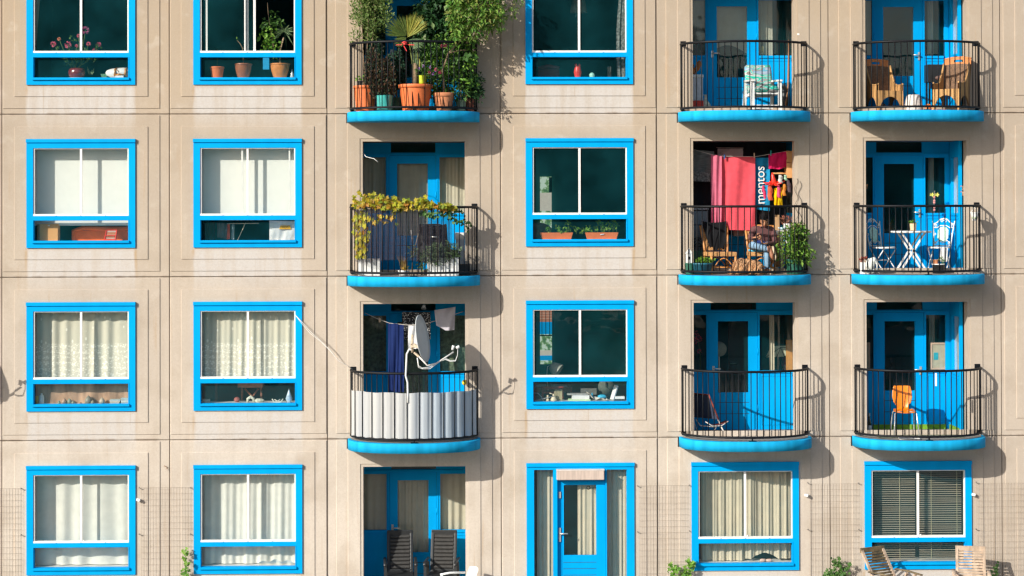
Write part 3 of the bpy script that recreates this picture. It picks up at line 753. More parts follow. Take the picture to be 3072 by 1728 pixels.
for px, py in ((205, 190), (225, 170), (250, 175), (190, 165), (170, 150), (265, 160), (280, 175), (215, 150), (245, 145), (230, 185), (296, 138), (218, 118)):
    q = rel(px, py, Y+rnd.uniform(-.06, .12), o); lf.leaves(q, (.06, .05, .05), 13, .055, .06, .2, .3)
lf.build('foliage', t); st.build('stems', t)
k = m(LF_SAGE)
q0 = rel(270, 228, .26, o)
for px, py, px2, py2 in ((268, 226, 262, 196), (275, 227, 283, 200), (279, 190, 286, 176), (272, 226, 276, 205)):
    a = P(px, py, .26); b_ = P(px2, py2, .30); d = b_-a; k.leaf(a, d, Vector((0, -1, .3)), d.length, .035, .3, .1)
tag(k.build('strap_leaves'), 'few grey-green strap leaves leaning behind the dark red pot', 'plant')
# jug
t = thing('ceramic_jug', 'white lying jug with brown figures at the right end of a window sill', 'jug', (X(350, 230, .2), .2, zs))
k = m(WHP, True); k.tube([(-.19, 0, .10), (-.17, 0, .10), (-.10, 0, .095), (.0, 0, .10), (.12, 0, .11), (.19, 0, .11)], [.012, .045, .075, .085, .085, .08], 16); k.build('body', t)
k = m(mat('brown glaze', (.42, .17, .035), .3, .5, 22), True)
for x in (-.02, .16): k.tube([(x, -.085, .04), (x+.01, -.095, .10), (x+.005, -.07, .16), (x+.04, -.06, .185)], [.018, .02, .016, .006], 8).tube([(x+.005, -.06, .15), (x+.05, -.085, .14), (x+.07, -.09, .11)], .007, 6)
k.tube([(0, -.10, .05), (.06, -.105, .07), (.14, -.10, .05)], .018, 8); k.build('figures', t); m(WHP).box(.0, .14, -.14, -.06, 0, .045).build('foot', t)
k = m(mat('green mosaic', (.08, .20, .12), .4, .8, 30)).prism([(-.05, .0), (.05, -.0), (.03, .085), (-.07, .085)], 0, .02)
tag(k.build('green_tile'), 'small green patterned tile leaning by the white jug', 'tile').location = (X(314, 230, .22), .22, zs)
# ---- second window, top row
t = plant('feathery seedling in a plain orange pot, left end of the sill with three pots', X(651, 230, .2), .2, zs, .235, .205, TERRA, rb=.78)
m(LF_DARK).leaves((0, 0, .44), (.10, .08, .07), 90, .035, .012, .5, .3).build('foliage', t); m(GSTEM).tube([(0, 0, .17), (.01, 0, .42)], .004, 5).build('stem', t)
t = plant('bare sprouting stem in a round brown pot, middle of the sill with three pots', X(730, 230, .2), .2, zs, .29, .26, BROWNP, rb=.62, belly=.18)
k = m(STEM, True).tube([rel(730, 190, .2, t.location), rel(730, 170, .2, t.location), rel(728, 145, .2, t.location), rel(720, 130, .2, t.location), rel(711, 121, .2, t.location)], [.010, .009, .008, .007, .004], 6).tube([rel(729, 147, .2, t.location), rel(737, 137, .2, t.location)], .004, 5); k.build('stem', t)
m(LF_BRIGHT).leaves(rel(710, 120, .2, t.location), (.02, .02, .015), 9, .05, .02, .5, .1).build('foliage', t)
t = plant('bushy green plant with a supporting stick in a big ochre pot by the open sash', X(840, 230, .2), .2, zs, .33, .26, TANP, rb=.62, belly=.2, rim=.022)
o = t.location; k = m(LF_BRIGHT); k2 = m(LF_MID)
for px, py, r in ((812, 60, .07), (822, 42, .05), (800, 70, .07), (790, 78, .05), (815, 80, .09), (805, 95, .08), (785, 105, .05), (825, 100, .08), (812, 118, .08), (806, 135, .08), (826, 135, .08), (812, 150, .08), (830, 155, .08), (800, 128, .06), (835, 72, .06), (840, 65, .05), (792, 155, .04)):
    (k if py > 85 else k2).leaves(rel(px, py, .2+rnd.uniform(-.05, .1), o), (r, .07, r), 15, .075, .055, .1, .6)
k.build('foliage', t); k2.build('upper_foliage', t)
st = m(STEM, True).tube([(0, 0, .22), rel(822, 150, .2, o), rel(812, 90, .2, o), rel(806, 55, .2, o)], .006, 6).tube([rel(812, 90, .22, o), rel(806, 55, .22, o), rel(802, 8, .22, o)], [.006, .005, .003], 6); st.build('stem', t)
t = thing('spiky_plant', 'spiky palm-like plant with a pale leaning trunk behind the ochre pot', 'plant', (X(842, 230, .3), .3, zs)); o = t.location
m(mat('pale trunk', (.42, .30, .18), .8, .2, 30), True).tube([(0, 0, 0), rel(840, 155, .3, o), rel(845, 135, .3, o), rel(851, 112, .3, o)], .014, 8).build('trunk', t)
k = m(LF_SAGE); c = rel(853, 95, .3, o)
for i in range(46):
    a = rnd.uniform(0, 2*pi); e = rnd.uniform(-.5, 1.3); d = Vector((cos(a)*cos(e), sin(a)*cos(e)*.7, sin(e)))
    ln = rnd.uniform(.16, .30); mid = c+d*ln*.6; k.leaf(c, d, Vector((0, -1, .4)), ln, .018, .3, rnd.uniform(.1, .8))
k.build('foliage', t)
k = m(mat('cyan card', (.0, .30, .62), .6)).box(-.06, .05, 0, .02, .20, .54); tag(k.build('blue_panel'), 'bright blue panel standing behind the bushy plant in the ochre pot', 'panel').location = (X(799, 205, .45), .45, FZ(0)+SILL-.0)
bpy.data.objects['blue_panel'].location.z = Zp(799, 205, .45)-.22
k = m(mat('clear bottle', (.45, .55, .6), .15, .1, 10, spec=.8), True).lathe((0, 0, 0), [(0, 0), (.032, 0), (.034, .03), (.03, .08), (.012, .13), (.012, .16), (0, .16)], 14)
tag(k.build('bottle'), 'clear bottle at the right end of the sill beside the ochre pot', 'bottle').location = (X(876, 230, .2), .2, zs)
# ---- planted balcony, third bay top row
F0 = FZ(0)+.017
def bx(px, py=330, y=-.35): return X(px, py, y)
# left orange pot with olive tree
y = -.23; t = plant('tall olive tree in an orange tub at the left end of the jungle balcony', bx(1096, 330, y), y, F0, .385, .45, TERRA, rb=.80, rim=.05); o = t.location
k = m(LF_OLIVE); br = m(STEM, True)
for i in range(64):
    px = rnd.uniform(1066, 1162); py = rnd.uniform(-60, 118)
    if py > 70 and px > 1135: px -= 35
    q = rel(px, py, y+rnd.uniform(-.22, .25), o); k.leaves(q, (.11, .10, .13), 46, .062, .026, .8, .2)
for px, py in ((1055, 15), (1062, 22), (1070, 75), (1065, 92), (1075, 102), (1090, 115), (1110, 110), (1150, 90), (1130, 100)): k.leaves(rel(px, py, y, o), (.06, .05, .06), 16, .05, .02, .9, .2)
for px in (1085, 1105, 1125): br.tube([(rnd.uniform(-.05, .05), 0, .4), rel(1096+(px-1096)*.5, 170, y, o), rel(px, 60, y, o), rel(px+rnd.uniform(-9, 9), -60, y, o)], [.012, .009, .007, .004], 6)
k.build('foliage', t); br.build('trunk', t)
kk = M(); t = thing('potted_plant', 'seedling in a small black pot on the rim of the left orange tub', 'potted plant', (bx(1080, 255, y), y-.0, F0+.45))
kk = M(); pot(kk, (0, 0, 0), .042, .034, .085, BLKP, .01); kk.build('pot', t); m(LF_BRIGHT).leaves((0, 0, .12), (.08, .05, .04), 34, .045, .03, .4, .3).build('foliage', t)
# conifers
def conifer(t, cols, mt, zb, y):
    k = m(mt); o = t.location
    for px, py_top, py_bot, r in cols:
        a = rel(px, py_bot, y, o); b_ = rel(px+rnd.uniform(-3, 3), py_top, y+rnd.uniform(-.05, .05), o); n = int((py_bot-py_top)/5)
        for i in range(n):
            q = a+(b_-a)*(i/n); rr = r*(1-.65*(i/n)**3)
            k.leaves(q, (rr*1.15, rr*1.15, .05), 34, .055, .034, 1.2, .0)
    k.build('foliage', t)
    m(STEM, True).tube([(0, 0, .1), (0, 0, .45)], .016, 6).build('stem', t)
y = -.50; t = plant('rusty conifer in a teal glazed pot behind balcony bars', bx(1153, 330, y), y, F0, .30, .27, TEALP, rb=.82, rim=.0)
conifer(t, ((1104, 160, 250, .05), (1118, 150, 265, .055), (1132, 165, 285, .06), (1147, 185, 290, .055), (1162, 180, 285, .055), (1175, 205, 285, .05), (1125, 205, 290, .05), (1168, 240, 288, .05)), LF_CONI, .25, y)
y = -.15; t = plant('blue-green conifer behind the rusty one on the jungle balcony', bx(1190, 330, y), y, F0, .28, .25, GRNP, rb=.8)
conifer(t, ((1140, 125, 200, .06), (1165, 170, 260, .06), (1198, 155, 255, .06), (1186, 160, 270, .055), (1206, 190, 270, .05), (1120, 130, 190, .05)), LF_CONG, .25, y)
# palm in the big central tub
y = -.55; t = plant('fan palm with yellow leaf in the large central orange tub', bx(1247, 330, y), y, F0, .545, .45, TERRA, rb=.80, rim=.06); o = t.location
def fan(hub, a0, a1, ln, mt, n=26, tilt=0):
    k = m(mt); h = rel(*hub, y, o)
    for i in range(n):
        a = R(a0+(a1-a0)*i/(n-1)); L_ = ln*(.82+.18*sin(pi*i/(n-1)))*rnd.uniform(.93, 1.04)
        d = Vector((cos(a), -.25+tilt+rnd.uniform(-.05, .05), sin(a))); k.leaf(h, d, Vector((.15, -1, .1)), L_, .030, .5, rnd.uniform(.0, .08))
    return k
PY = leafm('yellow palm leaf', (.38, .36, .06), (.30, .34, .06), (.46, .40, .08)); PG = leafm('green palm leaf', (.09, .16, .04), (.15, .22, .05), (.20, .24, .06))
fan((1222, 112), 25, 92, .48, PY, 30).build('yellow_frond', t); fan((1218, 108), 92, 180, .44, PG, 30, -.1).build('frond', t)
k = fan((1219, 112), 185, 240, .26, PG, 12); k.build('frond', t); fan((1228, 118), 290, 360, .30, LF_SAGE, 14).build('frond', t)
k = m(STEM, True).tube([(0, 0, .4), (.0, 0, .75), rel(1243, 190, y, o)], [.05, .045, .03], 8)
for px, py in ((1228, 128), (1252, 140), (1238, 140), (1262, 150), (1246, 150)): k.use(LF_SAGE if px > 1230 else PG).tube([rel(1245, 225, y, o), rel((1245+px)/2, 185, y, o), rel(px, py, y, o)], [.016, .012, .006], 6)
k.build('trunk', t)
k = m(PY); 
for px, py in ((1250, 145), (1236, 170), (1242, 160), (1255, 165)): a = rel(px, py, y, o); k.leaf(a, Vector((.1, 0, -1)), Vector((0, -1, 0)), .25, .04, .3, 0)
k.build('old_leaves', t)
RB = mat('red ribbon', (.75, .05, .05), .5)
k = m(RB).obox(P(1188, 135, -.83), P(1206, 134, -.83), .006, .012).obox(P(1224, 134, -.83), P(1243, 135, -.83), .006, .012).obox(P(1211, 137, -.83), P(1220, 153, -.83), .006, .012)
k.use(RB, True).tube([P(1206, 129, -.83), P(1212, 126, -.84), P(1220, 127, -.84), P(1221, 132, -.84), P(1210, 132, -.84)], .012, 6)
tag(k.build('ribbon'), 'red ribbon bow tied to the balcony handrail by the fan palm', 'ribbon')
t = thing('potted_plant', 'pansies in a lime green pot standing on the central orange tub', 'potted plant', (bx(1266, 258, -.66), -.66, F0+.455)); kk = M(); pot(kk, (0, 0, 0), .07, .058, .145, LIMEP, .0); kk.build('pot', t)
m(LF_MID).leaves((0, 0, .20), (.12, .08, .08), 90, .045, .022, .6, .3).build('foliage', t)
kk = m(mat('lilac petals', (.42, .20, .52), .6, .3, 30))
for q in ((.02, -.08, .30), (.14, -.06, .28), (.19, -.05, .17), (-.05, -.08, .26)): kk = m(MATS['lilac petals']); flowers(kk, q, .025, 20, .02); kk.build('flower', t)
kk = m(PINK); flowers(kk, (.24, -.06, .24), .034, 30); kk.build('flower', t)
# big leaved dark shrub at the back right
y = .25; t = plant('large dark-leaved shrub filling the back right of the jungle balcony', bx(1330, 330, y), y, F0, .36, .34, BLKP, rb=.8); o = t.location
k = m(LF_DARK)
for i in range(210):
    px = rnd.uniform(1262, 1395); py = rnd.uniform(-40, 150)
    if px < 1290 and py < 45: py += 60
    k.leaves(rel(px, py, y+rnd.uniform(-.4, .3), o), (.12, .1, .1), 26, .085, .055, .0, .5)
k.build('foliage', t)
st = m(STEM, True)
for px in (1300, 1330, 1360): st.tube([(0, 0, .3), rel(1330, 180, y, o), rel(px, 0, y, o)], [.02, .014, .006], 6)
st.build('stem', t)
k = m(leafm('light broad leaves', (.12, .22, .06), (.22, .32, .12), (.30, .36, .18)))
for px, py in ((1258, 80), (1268, 68), (1296, 75), (1264, 95), (1275, 110), (1340, 20), (1375, 20), (1276, 180), (1303, 195), (1272, 190), (1300, 185), (1250, 90)): a = rel(px, py, -.2+rnd.uniform(-.2, .1), o); k.leaf(a+Vector((0, 0, .05)), Vector((rnd.uniform(-.4, .4), -.3, -1)), Vector((rnd.uniform(-.5, .5), -1, .2)), .13, .075, .25, .1)
k.build('pale_leaves', t)
# climbing tree leaning out at the right
y = -.55; t = plant('small tree in a weathered clay pot leaning out right of the jungle balcony', bx(1332, 330, y), y, F0, .33, .31, CLAY, rb=.72, rim=.07); o = t.location
k = m(LF_CLIMB)
for i in range(185):
    px = rnd.uniform(1355, 1500); py = rnd.uniform(-60, 118)
    lim = 118-max(0, px-1440)*1.0
    if px > 1500: lim = 62
    if py > lim: py -= 70
    k.leaves(rel(px, py, y+rnd.uniform(-.25, .2), o), (.10, .1, .10), 19, .072, .040, .0, .8)
for px, py in ((1500, 60), (1515, 50), (1530, 45), (1545, 20), (1552, 8), (1538, 30), (1520, 20), (1505, 10), (1520, -20), (1545, -10), (1495, 75), (1510, 78), (1498, 92), (1545, 40), (1535, 52), (1325, 112), (1345, 115), (1372, 105), (1395, 120), (1410, 112), (1378, 130)): k.leaves(rel(px, py, y, o), (.08, .06, .06), 14, .055, .026, .0, .8)
k.build('foliage', t)
br = m(STEM, True).tube([(0, 0, .27), rel(1332, 255, y, o), rel(1328, 210, y, o), rel(1345, 160, y, o), rel(1390, 115, y, o), rel(1440, 60, y, o), rel(1480, -10, y, o)], [.016, .015, .015, .014, .012, .010, .006], 8)
for a, b_ in (((1390, 115), (1378, 20)), ((1440, 60), (1425, -30)), ((1440, 60), (1500, 45)), ((1500, 45), (1548, 12)), ((1345, 160), (1400, 150)), ((1400, 130), (1450, 90))): br.tube([rel(*a, y, o), rel((a[0]+b_[0])/2+4, (a[1]+b_[1])/2-4, y, o), rel(*b_, y, o)], [.010, .007, .004], 6)
br.build('trunk', t)
# shrubs low at the right
y = -.30; t = plant('leafy citrus shrub in a pale green pot, right part of the jungle balcony', bx(1383, 330, y), y, F0, .17, .20, PALEP, rb=.85, rim=.02); o = t.location
k = m(LF_MID); k2 = m(LF_BRIGHT)
for i in range(190):
    px = rnd.uniform(1272, 1420); py = rnd.uniform(120, 285)
    (k if rnd.random() < .7 else k2).leaves(rel(px, py, y+rnd.uniform(-.2, .3), o), (.09, .1, .09), 22, .075, .038, .1, .5)
k.build('foliage', t); k2.build('young_leaves', t)
m(STEM, True).tube([(0, 0, .16), (0, 0, .5)], .012, 6).build('stem', t)
k = m(LF_MID)
t = plant('fig with broad lobed leaves in a brick red pot at the right rail end', bx(1409, 330, -.17), -.17, F0, .17, .29, mat('brick pot', (.42, .13, .08), .8, .15, 10), rb=.85, rim=.03); o = t.location
for px, py in ((1362, 190), (1378, 180), (1395, 180), (1412, 190), (1420, 178), (1405, 170), (1385, 195)): k.lobed(rel(px, py, -.42+rnd.uniform(-.1, .1), o)+Vector((0, 0, .08)), Vector((rnd.uniform(-.5, .5), -.5, -.7)), Vector((rnd.uniform(-.3, .3), -1, .5)), .17)
k.build('broad_leaves', t)
k = m(LF_DARK)
for i in range(46): k.leaves(rel(rnd.uniform(1400, 1440), rnd.uniform(225, 300), -.3+rnd.uniform(-.15, .2), o), (.08, .08, .08), 24, .06, .028, .3, .5)
k.build('foliage', t); m(STEM, True).tube([(0, 0, .25), (0, 0, .8)], .012, 6).build('stem', t)
k = m(PINK)
for px, py in ((1326, 138), (1336, 137), (1288, 218), (1320, 217)):
    flowers(k, P(px, py, -.62), .032, 30)
tag(k.build('pink_blossom'), 'scattered pink blossoms among the leaves behind the bars', 'flowers')
# ================================================================ third bay, second row: vine, shade net, planters
F1 = FZ(1)+.017
def rail_pt(bay, row, px, y_off=0.0, z=1.185):
    """point on the handrail seen at photo column px"""
    lo, hi = .02, pi-.02
    for _ in range(40):
        t = (lo+hi)/2; p = Vector((XB[bay]-1.087*cos(t), -.03-.77*sin(t), FZ(row)+z)); d = p-CAM; u = 1536+FPX*d.dot(CR)/d.dot(CF)
        if u < px: lo = t
        else: hi = t
    return p+Vector((0, y_off, 0))
t = thing('grape_vine', 'yellow autumn grape vine trained along a balcony handrail', 'vine', (XB[3]-1.0, -.3, F1))
o = t.location; k = m(LF_VINE); st = m(STEM, True)
path = [rail_pt(3, 1, px, -.02, 1.21+.01*sin(px)) for px in range(1066, 1372, 9)]
st.tube([Vector(p)-o for p in path], .007, 6)
st.tube([rel(1085, 790, -.25, o), rel(1080, 720, -.3, o), rel(1075, 660, -.3, o), path[1]-o], .008, 6)
prof = {1062: 577, 1080: 577, 1100: 585, 1120: 572, 1135: 575, 1150: 590, 1165: 592, 1180: 590, 1200: 600, 1220: 600, 1236: 604, 1250: 603, 1270: 592, 1285: 596, 1300: 608, 1320: 612, 1340: 615, 1362: 620}
ks = sorted(prof)
def top(px):
    for a, b_ in zip(ks, ks[1:]):
        if a <= px <= b_: return prof[a]+(prof[b_]-prof[a])*(px-a)/(b_-a)
    return 620
for i in range(330):
    px = rnd.uniform(1062, 1364); tp = top(px)+7; py = rnd.uniform(tp, 628)
    if 1232 < px < 1240 and rnd.random() < .7: continue
    p = rail_pt(3, 1, px); q = P(px, py, p.y+rnd.uniform(-.06, .08))-o
    k.lobed(q+Vector((0, 0, .035)), Vector((rnd.uniform(-.6, .6), rnd.uniform(-.6, -.1), rnd.uniform(-1, .3))), Vector((rnd.uniform(-.6, .6), -1, rnd.uniform(0, .7))), rnd.uniform(.085, .13))
for i in range(130):
    px = rnd.choice([rnd.uniform(1064, 1108), rnd.uniform(1064, 1190), rnd.uniform(1064, 1095)]); py = rnd.uniform(636, 672) if px > 1108 else rnd.uniform(636, 770)
    if px > 1150 and rnd.random() < .4: continue
    k.lobed(P(px, py, rail_pt(3, 1, px).y+rnd.uniform(.02, .10))-o+Vector((0, 0, .03)), Vector((rnd.uniform(-.5, .5), -.3, -1)), Vector((rnd.uniform(-.7, .7), -1, .3)), rnd.uniform(.08, .12))
k.build('foliage', t)
kg = m(LF_MID)
for i in range(100):
    px = rnd.uniform(1262, 1412); lim = 640+max(0, (px-1340))*.6+16; py = rnd.uniform(634, min(lim, 680))
    if px > 1395: py += 20
    kg.lobed(P(px, py, rail_pt(3, 1, px).y+rnd.uniform(-.05, .06))-o+Vector((0, 0, .03)), Vector((rnd.uniform(-.5, .5), -.3, -1)), Vector((rnd.uniform(-.7, .7), -1, .3)), rnd.uniform(.05, .085))
kg.build('green_leaves', t); st.build('stem', t)
k = m(mat('pale string', (.6, .55, .48), .9), True)
for px in (1108, 1200, 1235, 1290, 1302, 1360): 
    p = rail_pt(3, 1, px); k.tube([p+Vector((.028*cos(a), .028*sin(a)*0-.026*abs(sin(a))*0, .028*sin(a))) for a in [i*.7 for i in range(9)]], .004, 5)
tag(k.build('tie_strings'), 'pale strings tying the grape vine to the handrail', 'string')
# shade net
def net_mat():
    mt = bpy.data.materials.new('plaid shade net'); mt.use_nodes = True; t = mt.node_tree; b = t.nodes['Principled BSDF']; L = t.links.new
    g = nn(t, 'ShaderNodeNewGeometry'); s = nn(t, 'ShaderNodeSeparateXYZ'); L(g.outputs['Position'], s.inputs[0])
    def saw(sock, f):
        a = nn(t, 'ShaderNodeMath', operation='MULTIPLY'); a.inputs[1].default_value = f; L(sock, a.inputs[0])
        c = nn(t, 'ShaderNodeMath', operation='FRACT'); L(a.outputs[0], c.inputs[0])
        d = nn(t, 'ShaderNodeMath', operation='LESS_THAN'); d.inputs[1].default_value = .5; L(c.outputs[0], d.inputs[0]); return d.outputs[0]
    h = saw(s.outputs['Z'], 48); v = saw(s.outputs['X'], 26)
    mx = nn(t, 'ShaderNodeMix', data_type='RGBA'); L(v, mx.inputs[0]); mx.inputs[6].default_value = (.02, .035, .07, 1); mx.inputs[7].default_value = (.07, .045, .05, 1)
    L(mx.outputs[2], b.inputs['Base Color']); b.inputs['Roughness'].default_value = .9
    tr = nn(t, 'ShaderNodeBsdfTransparent'); ms = nn(t, 'ShaderNodeMixShader')
    mr = nn(t, 'ShaderNodeMapRange'); mr.inputs['To Min'].default_value = .16; mr.inputs['To Max'].default_value = .62; L(h, mr.inputs['Value'])
    L(mr.outputs[0], ms.inputs[0]); L(tr.outputs[0], ms.inputs[1]); L(b.outputs[0], ms.inputs[2]); L(ms.outputs[0], t.nodes['Material Output'].inputs['Surface'])
    return mt
def arc(u, a, p, a0=.0, a1=pi): t_ = a0+(a1-a0)*u; return -a*cos(t_), -.03-p*sin(t_)
def net(u, v):
    x, y = arc(u, 1.06, .735, .30, 2.25); w_ = .012*sin(u*60)*v
    return (x, y+w_, 1.15-(.88+.03*sin(u*9))*v)
k = m(net_mat(), True).sheet(net, 60, 8); tag(k.build('shade_net'), 'thin plaid shade net tied inside the railing below the vine', 'net').location = (XB[3], 0, FZ(1))
# barbecue under a cover, cabinet, planters
k = m(mat('black tarpaulin', (.018, .020, .022), .6, .3, 8, bump=.5, bscale=9), True)
def cover(u, v):
    a = 2*pi*u; w_ = .245+.04*v; z = .86-.62*v-.02*sin(3*a); return (w_*(abs(cos(a))**.5*math.copysign(1, cos(a))), .20*(abs(sin(a))**.5*math.copysign(1, sin(a))), z+.03*sin(a*5)*v)
k.sheet(cover, 40, 8); k.face(*[k.vert(cover(i/40, 0)) for i in range(40)]); k.use(DARK).box(-.2, -.17, -.15, -.12, 0, .3).box(.17, .2, -.15, -.12, 0, .3).box(-.2, -.17, .12, .15, 0, .3).box(.17, .2, .12, .15, 0, .3)
k.use(STEEL, True).tube([(-.03, -.24, .66), (.10, -.24, .65)], .014, 8)
tag(k.build('covered_barbecue'), 'barbecue under a crumpled black cover behind the shade net', 'barbecue').location = (X(1298, 748, .05), .05, F1)
k = m(mat('black bag', (.02, .022, .026), .7, .3, 6, bump=.5, bscale=7), True).ball((0, 0, .22), .17, 14, 1.1, .7, 1.3)
tag(k.build('black_bag'), 'black bag slumped on the loggia floor right of the covered barbecue', 'bag').location = (X(1352, 800, .35), .35, F1)
k = m(mat('pale blue box', (.55, .64, .74), .5)).box(-.075, .075, -.15, .15, .0, .60).use(WHP).box(-.085, .085, -.16, .16, .601, .72)
tag(k.build('cool_box'), 'tall white and pale blue box against the right loggia wall', 'box').location = (X(1380, 790, .45), .45, F1)
def planter(label, x, y, z, w, d, h, mt, taper=.0, name='planter', lipm=None):
    t = thing(name, label, 'planter', (x, y, z)); k = m(mt); q = w/2-taper
    vs = []
    for zz, ww, dd in ((0, q, d/2-taper*.6), (h, w/2, d/2), (h, w/2-.012, d/2-.012), (h-.03, w/2-.014, d/2-.014)):
        vs.append([k.vert((a*ww, b_*dd, zz)) for a, b_ in ((-1, -1), (1, -1), (1, 1), (-1, 1))])
    k.face(*vs[0][::-1])
    for A, B in zip(vs, vs[1:]):
        for i in range(4): k.face(A[i], A[(i+1) % 4], B[(i+1) % 4], B[i])
    k.use(SOIL).face(*vs[3]); o = k.build('pot', t, bevel=.004); return t
t = planter('empty-looking white planter box at the left rail under the trailing vine', X(1108, 800, -.22), -.22, F1, .37, .22, .285, WHP)
t = planter('white planter box with sage green bushy leaves at the right rail', X(1329, 800, -.42), -.42, F1, .53, .24, .31, WHP); o = t.location
k = m(LF_SAGE)
for i in range(60):
    px = rnd.uniform(1268, 1372); py = rnd.uniform(735, 800); 
    if px > 1320 and py > 785: py -= 30
    if px < 1290 and py < 750: py += 25
    k.leaves(rel(px, py, -.5+rnd.uniform(-.12, .15), o), (.06, .06, .05), 16, .085, .026, .3, .5)
k.build('foliage', t)
t = thing('potted_plant', 'dry grassy plant in a small white bowl at the middle of the vine balcony', 'potted plant', (X(1211, 830, -.62), -.62, F1)); o = t.location
m(WHP, True).lathe((0, 0, 0), [(0, 0), (.07, 0), (.075, .05), (.095, .085), (.10, .10), (.085, .10), (.08, .08), (0, .07)], 20).build('pot', t)
k = m(leafm('straw leaves', (.30, .20, .08), (.38, .26, .10), (.25, .13, .06), (.20, .20, .06)))
for i in range(60):
    a = rnd.uniform(0, 6.28); k.leaf(Vector((rnd.uniform(-.03, .03), 0, .09)), Vector((cos(a)*.35, sin(a)*.25, 1)), Vector((0, -1, 0)), rnd.uniform(.12, .34), .012, .3, .1)
k.use(LF_VINE).leaves((.04, -.03, .13), (.04, .02, .03), 12, .05, .04, .4, .2); k.build('foliage', t)
t = thing('staked_plant', 'thin staked plant with pale leaves at the centre of the vine balcony', 'plant', (X(1234, 830, -.55), -.55, F1)); o = t.location
m(mat('bamboo cane', (.55, .42, .24), .7), True).tube([(0, 0, 0), rel(1240, 760, -.55, o), rel(1258, 690, -.55, o)], .006, 6).build('cane', t)
k = m(LF_SAGE)
for px, py in ((1235, 745), (1245, 755), (1250, 765), (1255, 772), (1238, 760), (1262, 790), (1270, 800), (1275, 780)): k.leaves(rel(px, py, -.55, o), (.06, .05, .04), 11, .075, .035, .2, .5)
k.build('foliage', t)
k = m(mat('white stick', (.75, .72, .66), .6), True).tube([P(1233, 690, -.2), P(1238, 734, -.25)], .007, 6); tag(k.build('stick'), 'white stick propped behind the shade net left of the barbecue', 'stick')
k = m(BLKP).box(-.095, .095, -.09, .09, 0, .19).use(SOIL).box(-.08, .08, -.075, .075, .185, .192); tag(k.build('black_crate'), 'square black tub at the right rail end beside the white planter', 'tub').location = (X(1394, 800, -.22), -.22, F1)
k = m(mat('white flex', (.75, .73, .68), .5), True).tube([P(1090, 460, .04), P(1098, 470, .0), P(1112, 474, -.02), P(1122, 476, -.04), P(1134, 486, -.06)], .006, 6)
tag(k.build('loose_wire'), 'short white wire curling out at the top left of the loggia with vine', 'wire')
# ================================================================ third bay, third row: dish, washing line, windbreak
F2 = FZ(2)+.017; O33 = (980, 880, 2.587)
def q3(x, y): return 980+x/2.587, 880+y/2.587
def stripe_mat(name, c1, c2, scale):
    mt = mat(name, c1, .9, .06, 12, trans=.25, bump=.1, bscale=200); t = mt.node_tree; b = t.nodes['Principled BSDF']; L = t.links.new
    tc = nn(t, 'ShaderNodeTexCoord'); s = nn(t, 'ShaderNodeSeparateXYZ'); L(tc.outputs['Object'], s.inputs[0])
    no = nn(t, 'ShaderNodeTexNoise'); no.noise_dimensions = '1D'; no.inputs['Scale'].default_value = scale; L(s.outputs['X'], no.inputs['W'])
    gx = nn(t, 'ShaderNodeMapRange'); gx.inputs['From Min'].default_value = -.3; gx.inputs['From Max'].default_value = .5; L(s.outputs['X'], gx.inputs['Value'])
    r = nn(t, 'ShaderNodeMapRange'); r.inputs['From Min'].default_value = .35; r.inputs['From Max'].default_value = .65; L(no.outputs['Fac'], r.inputs['Value'])
    mx = nn(t, 'ShaderNodeMix', data_type='RGBA'); L(r.outputs[0], mx.inputs[0]); mx.inputs[6].default_value = (*c1, 1); mx.inputs[7].default_value = (*c2, 1)
    m2 = nn(t, 'ShaderNodeMix', data_type='RGBA'); L(gx.outputs[0], m2.inputs[0]); L(mx.outputs[2], m2.inputs[6]); m2.inputs[7].default_value = (.42, .56, .70, 1)
    m3 = nn(t, 'ShaderNodeMix', data_type='RGBA'); m3.inputs[0].default_value = .55; L(mx.outputs[2], m3.inputs[6]); L(m2.outputs[2], m3.inputs[7])
    L(m3.outputs[2], b.inputs['Base Color']); return mt
_dn = ell(1.087, .77, 600, y0=-.03); _ac = [0]
for p_, q_ in zip(_dn, _dn[1:]): _ac.append(_ac[-1]+math.hypot(q_[0]-p_[0], q_[1]-p_[1]))
def mat_sheet(u, v):                              # woven in front of every second bar, behind the others
    s_ = .02+.96*u; L_ = _ac[-1]*s_; j = min(range(len(_ac)), key=lambda i: abs(_ac[i]-L_)); j = max(1, min(599, j)); x, y = _dn[j]
    tx, ty = _dn[j+1][0]-_dn[j-1][0], _dn[j+1][1]-_dn[j-1][1]; n_ = math.hypot(tx, ty); of = .0115*math.copysign(abs(cos(pi*28*s_))**.35, cos(pi*28*s_))+.003*sin(u*90+v*3)*v
    return (x+of*ty/n_, y-of*tx/n_, .86-.006*sin(u*31)-.775*v)
k = m(stripe_mat('windbreak cloth', (.60, .59, .56), (.47, .48, .49), 4), True).sheet(mat_sheet, 170, 6)
tag(k.build('windbreak'), 'greyish white striped windbreak cloth inside the curved railing', 'windbreak').location = (XB[3], 0, FZ(2))
t = thing('satellite_dish', 'grey satellite dish seen nearly edge-on above the striped windbreak', 'satellite dish', P(*q3(640, 640), -.84)); o = t.location
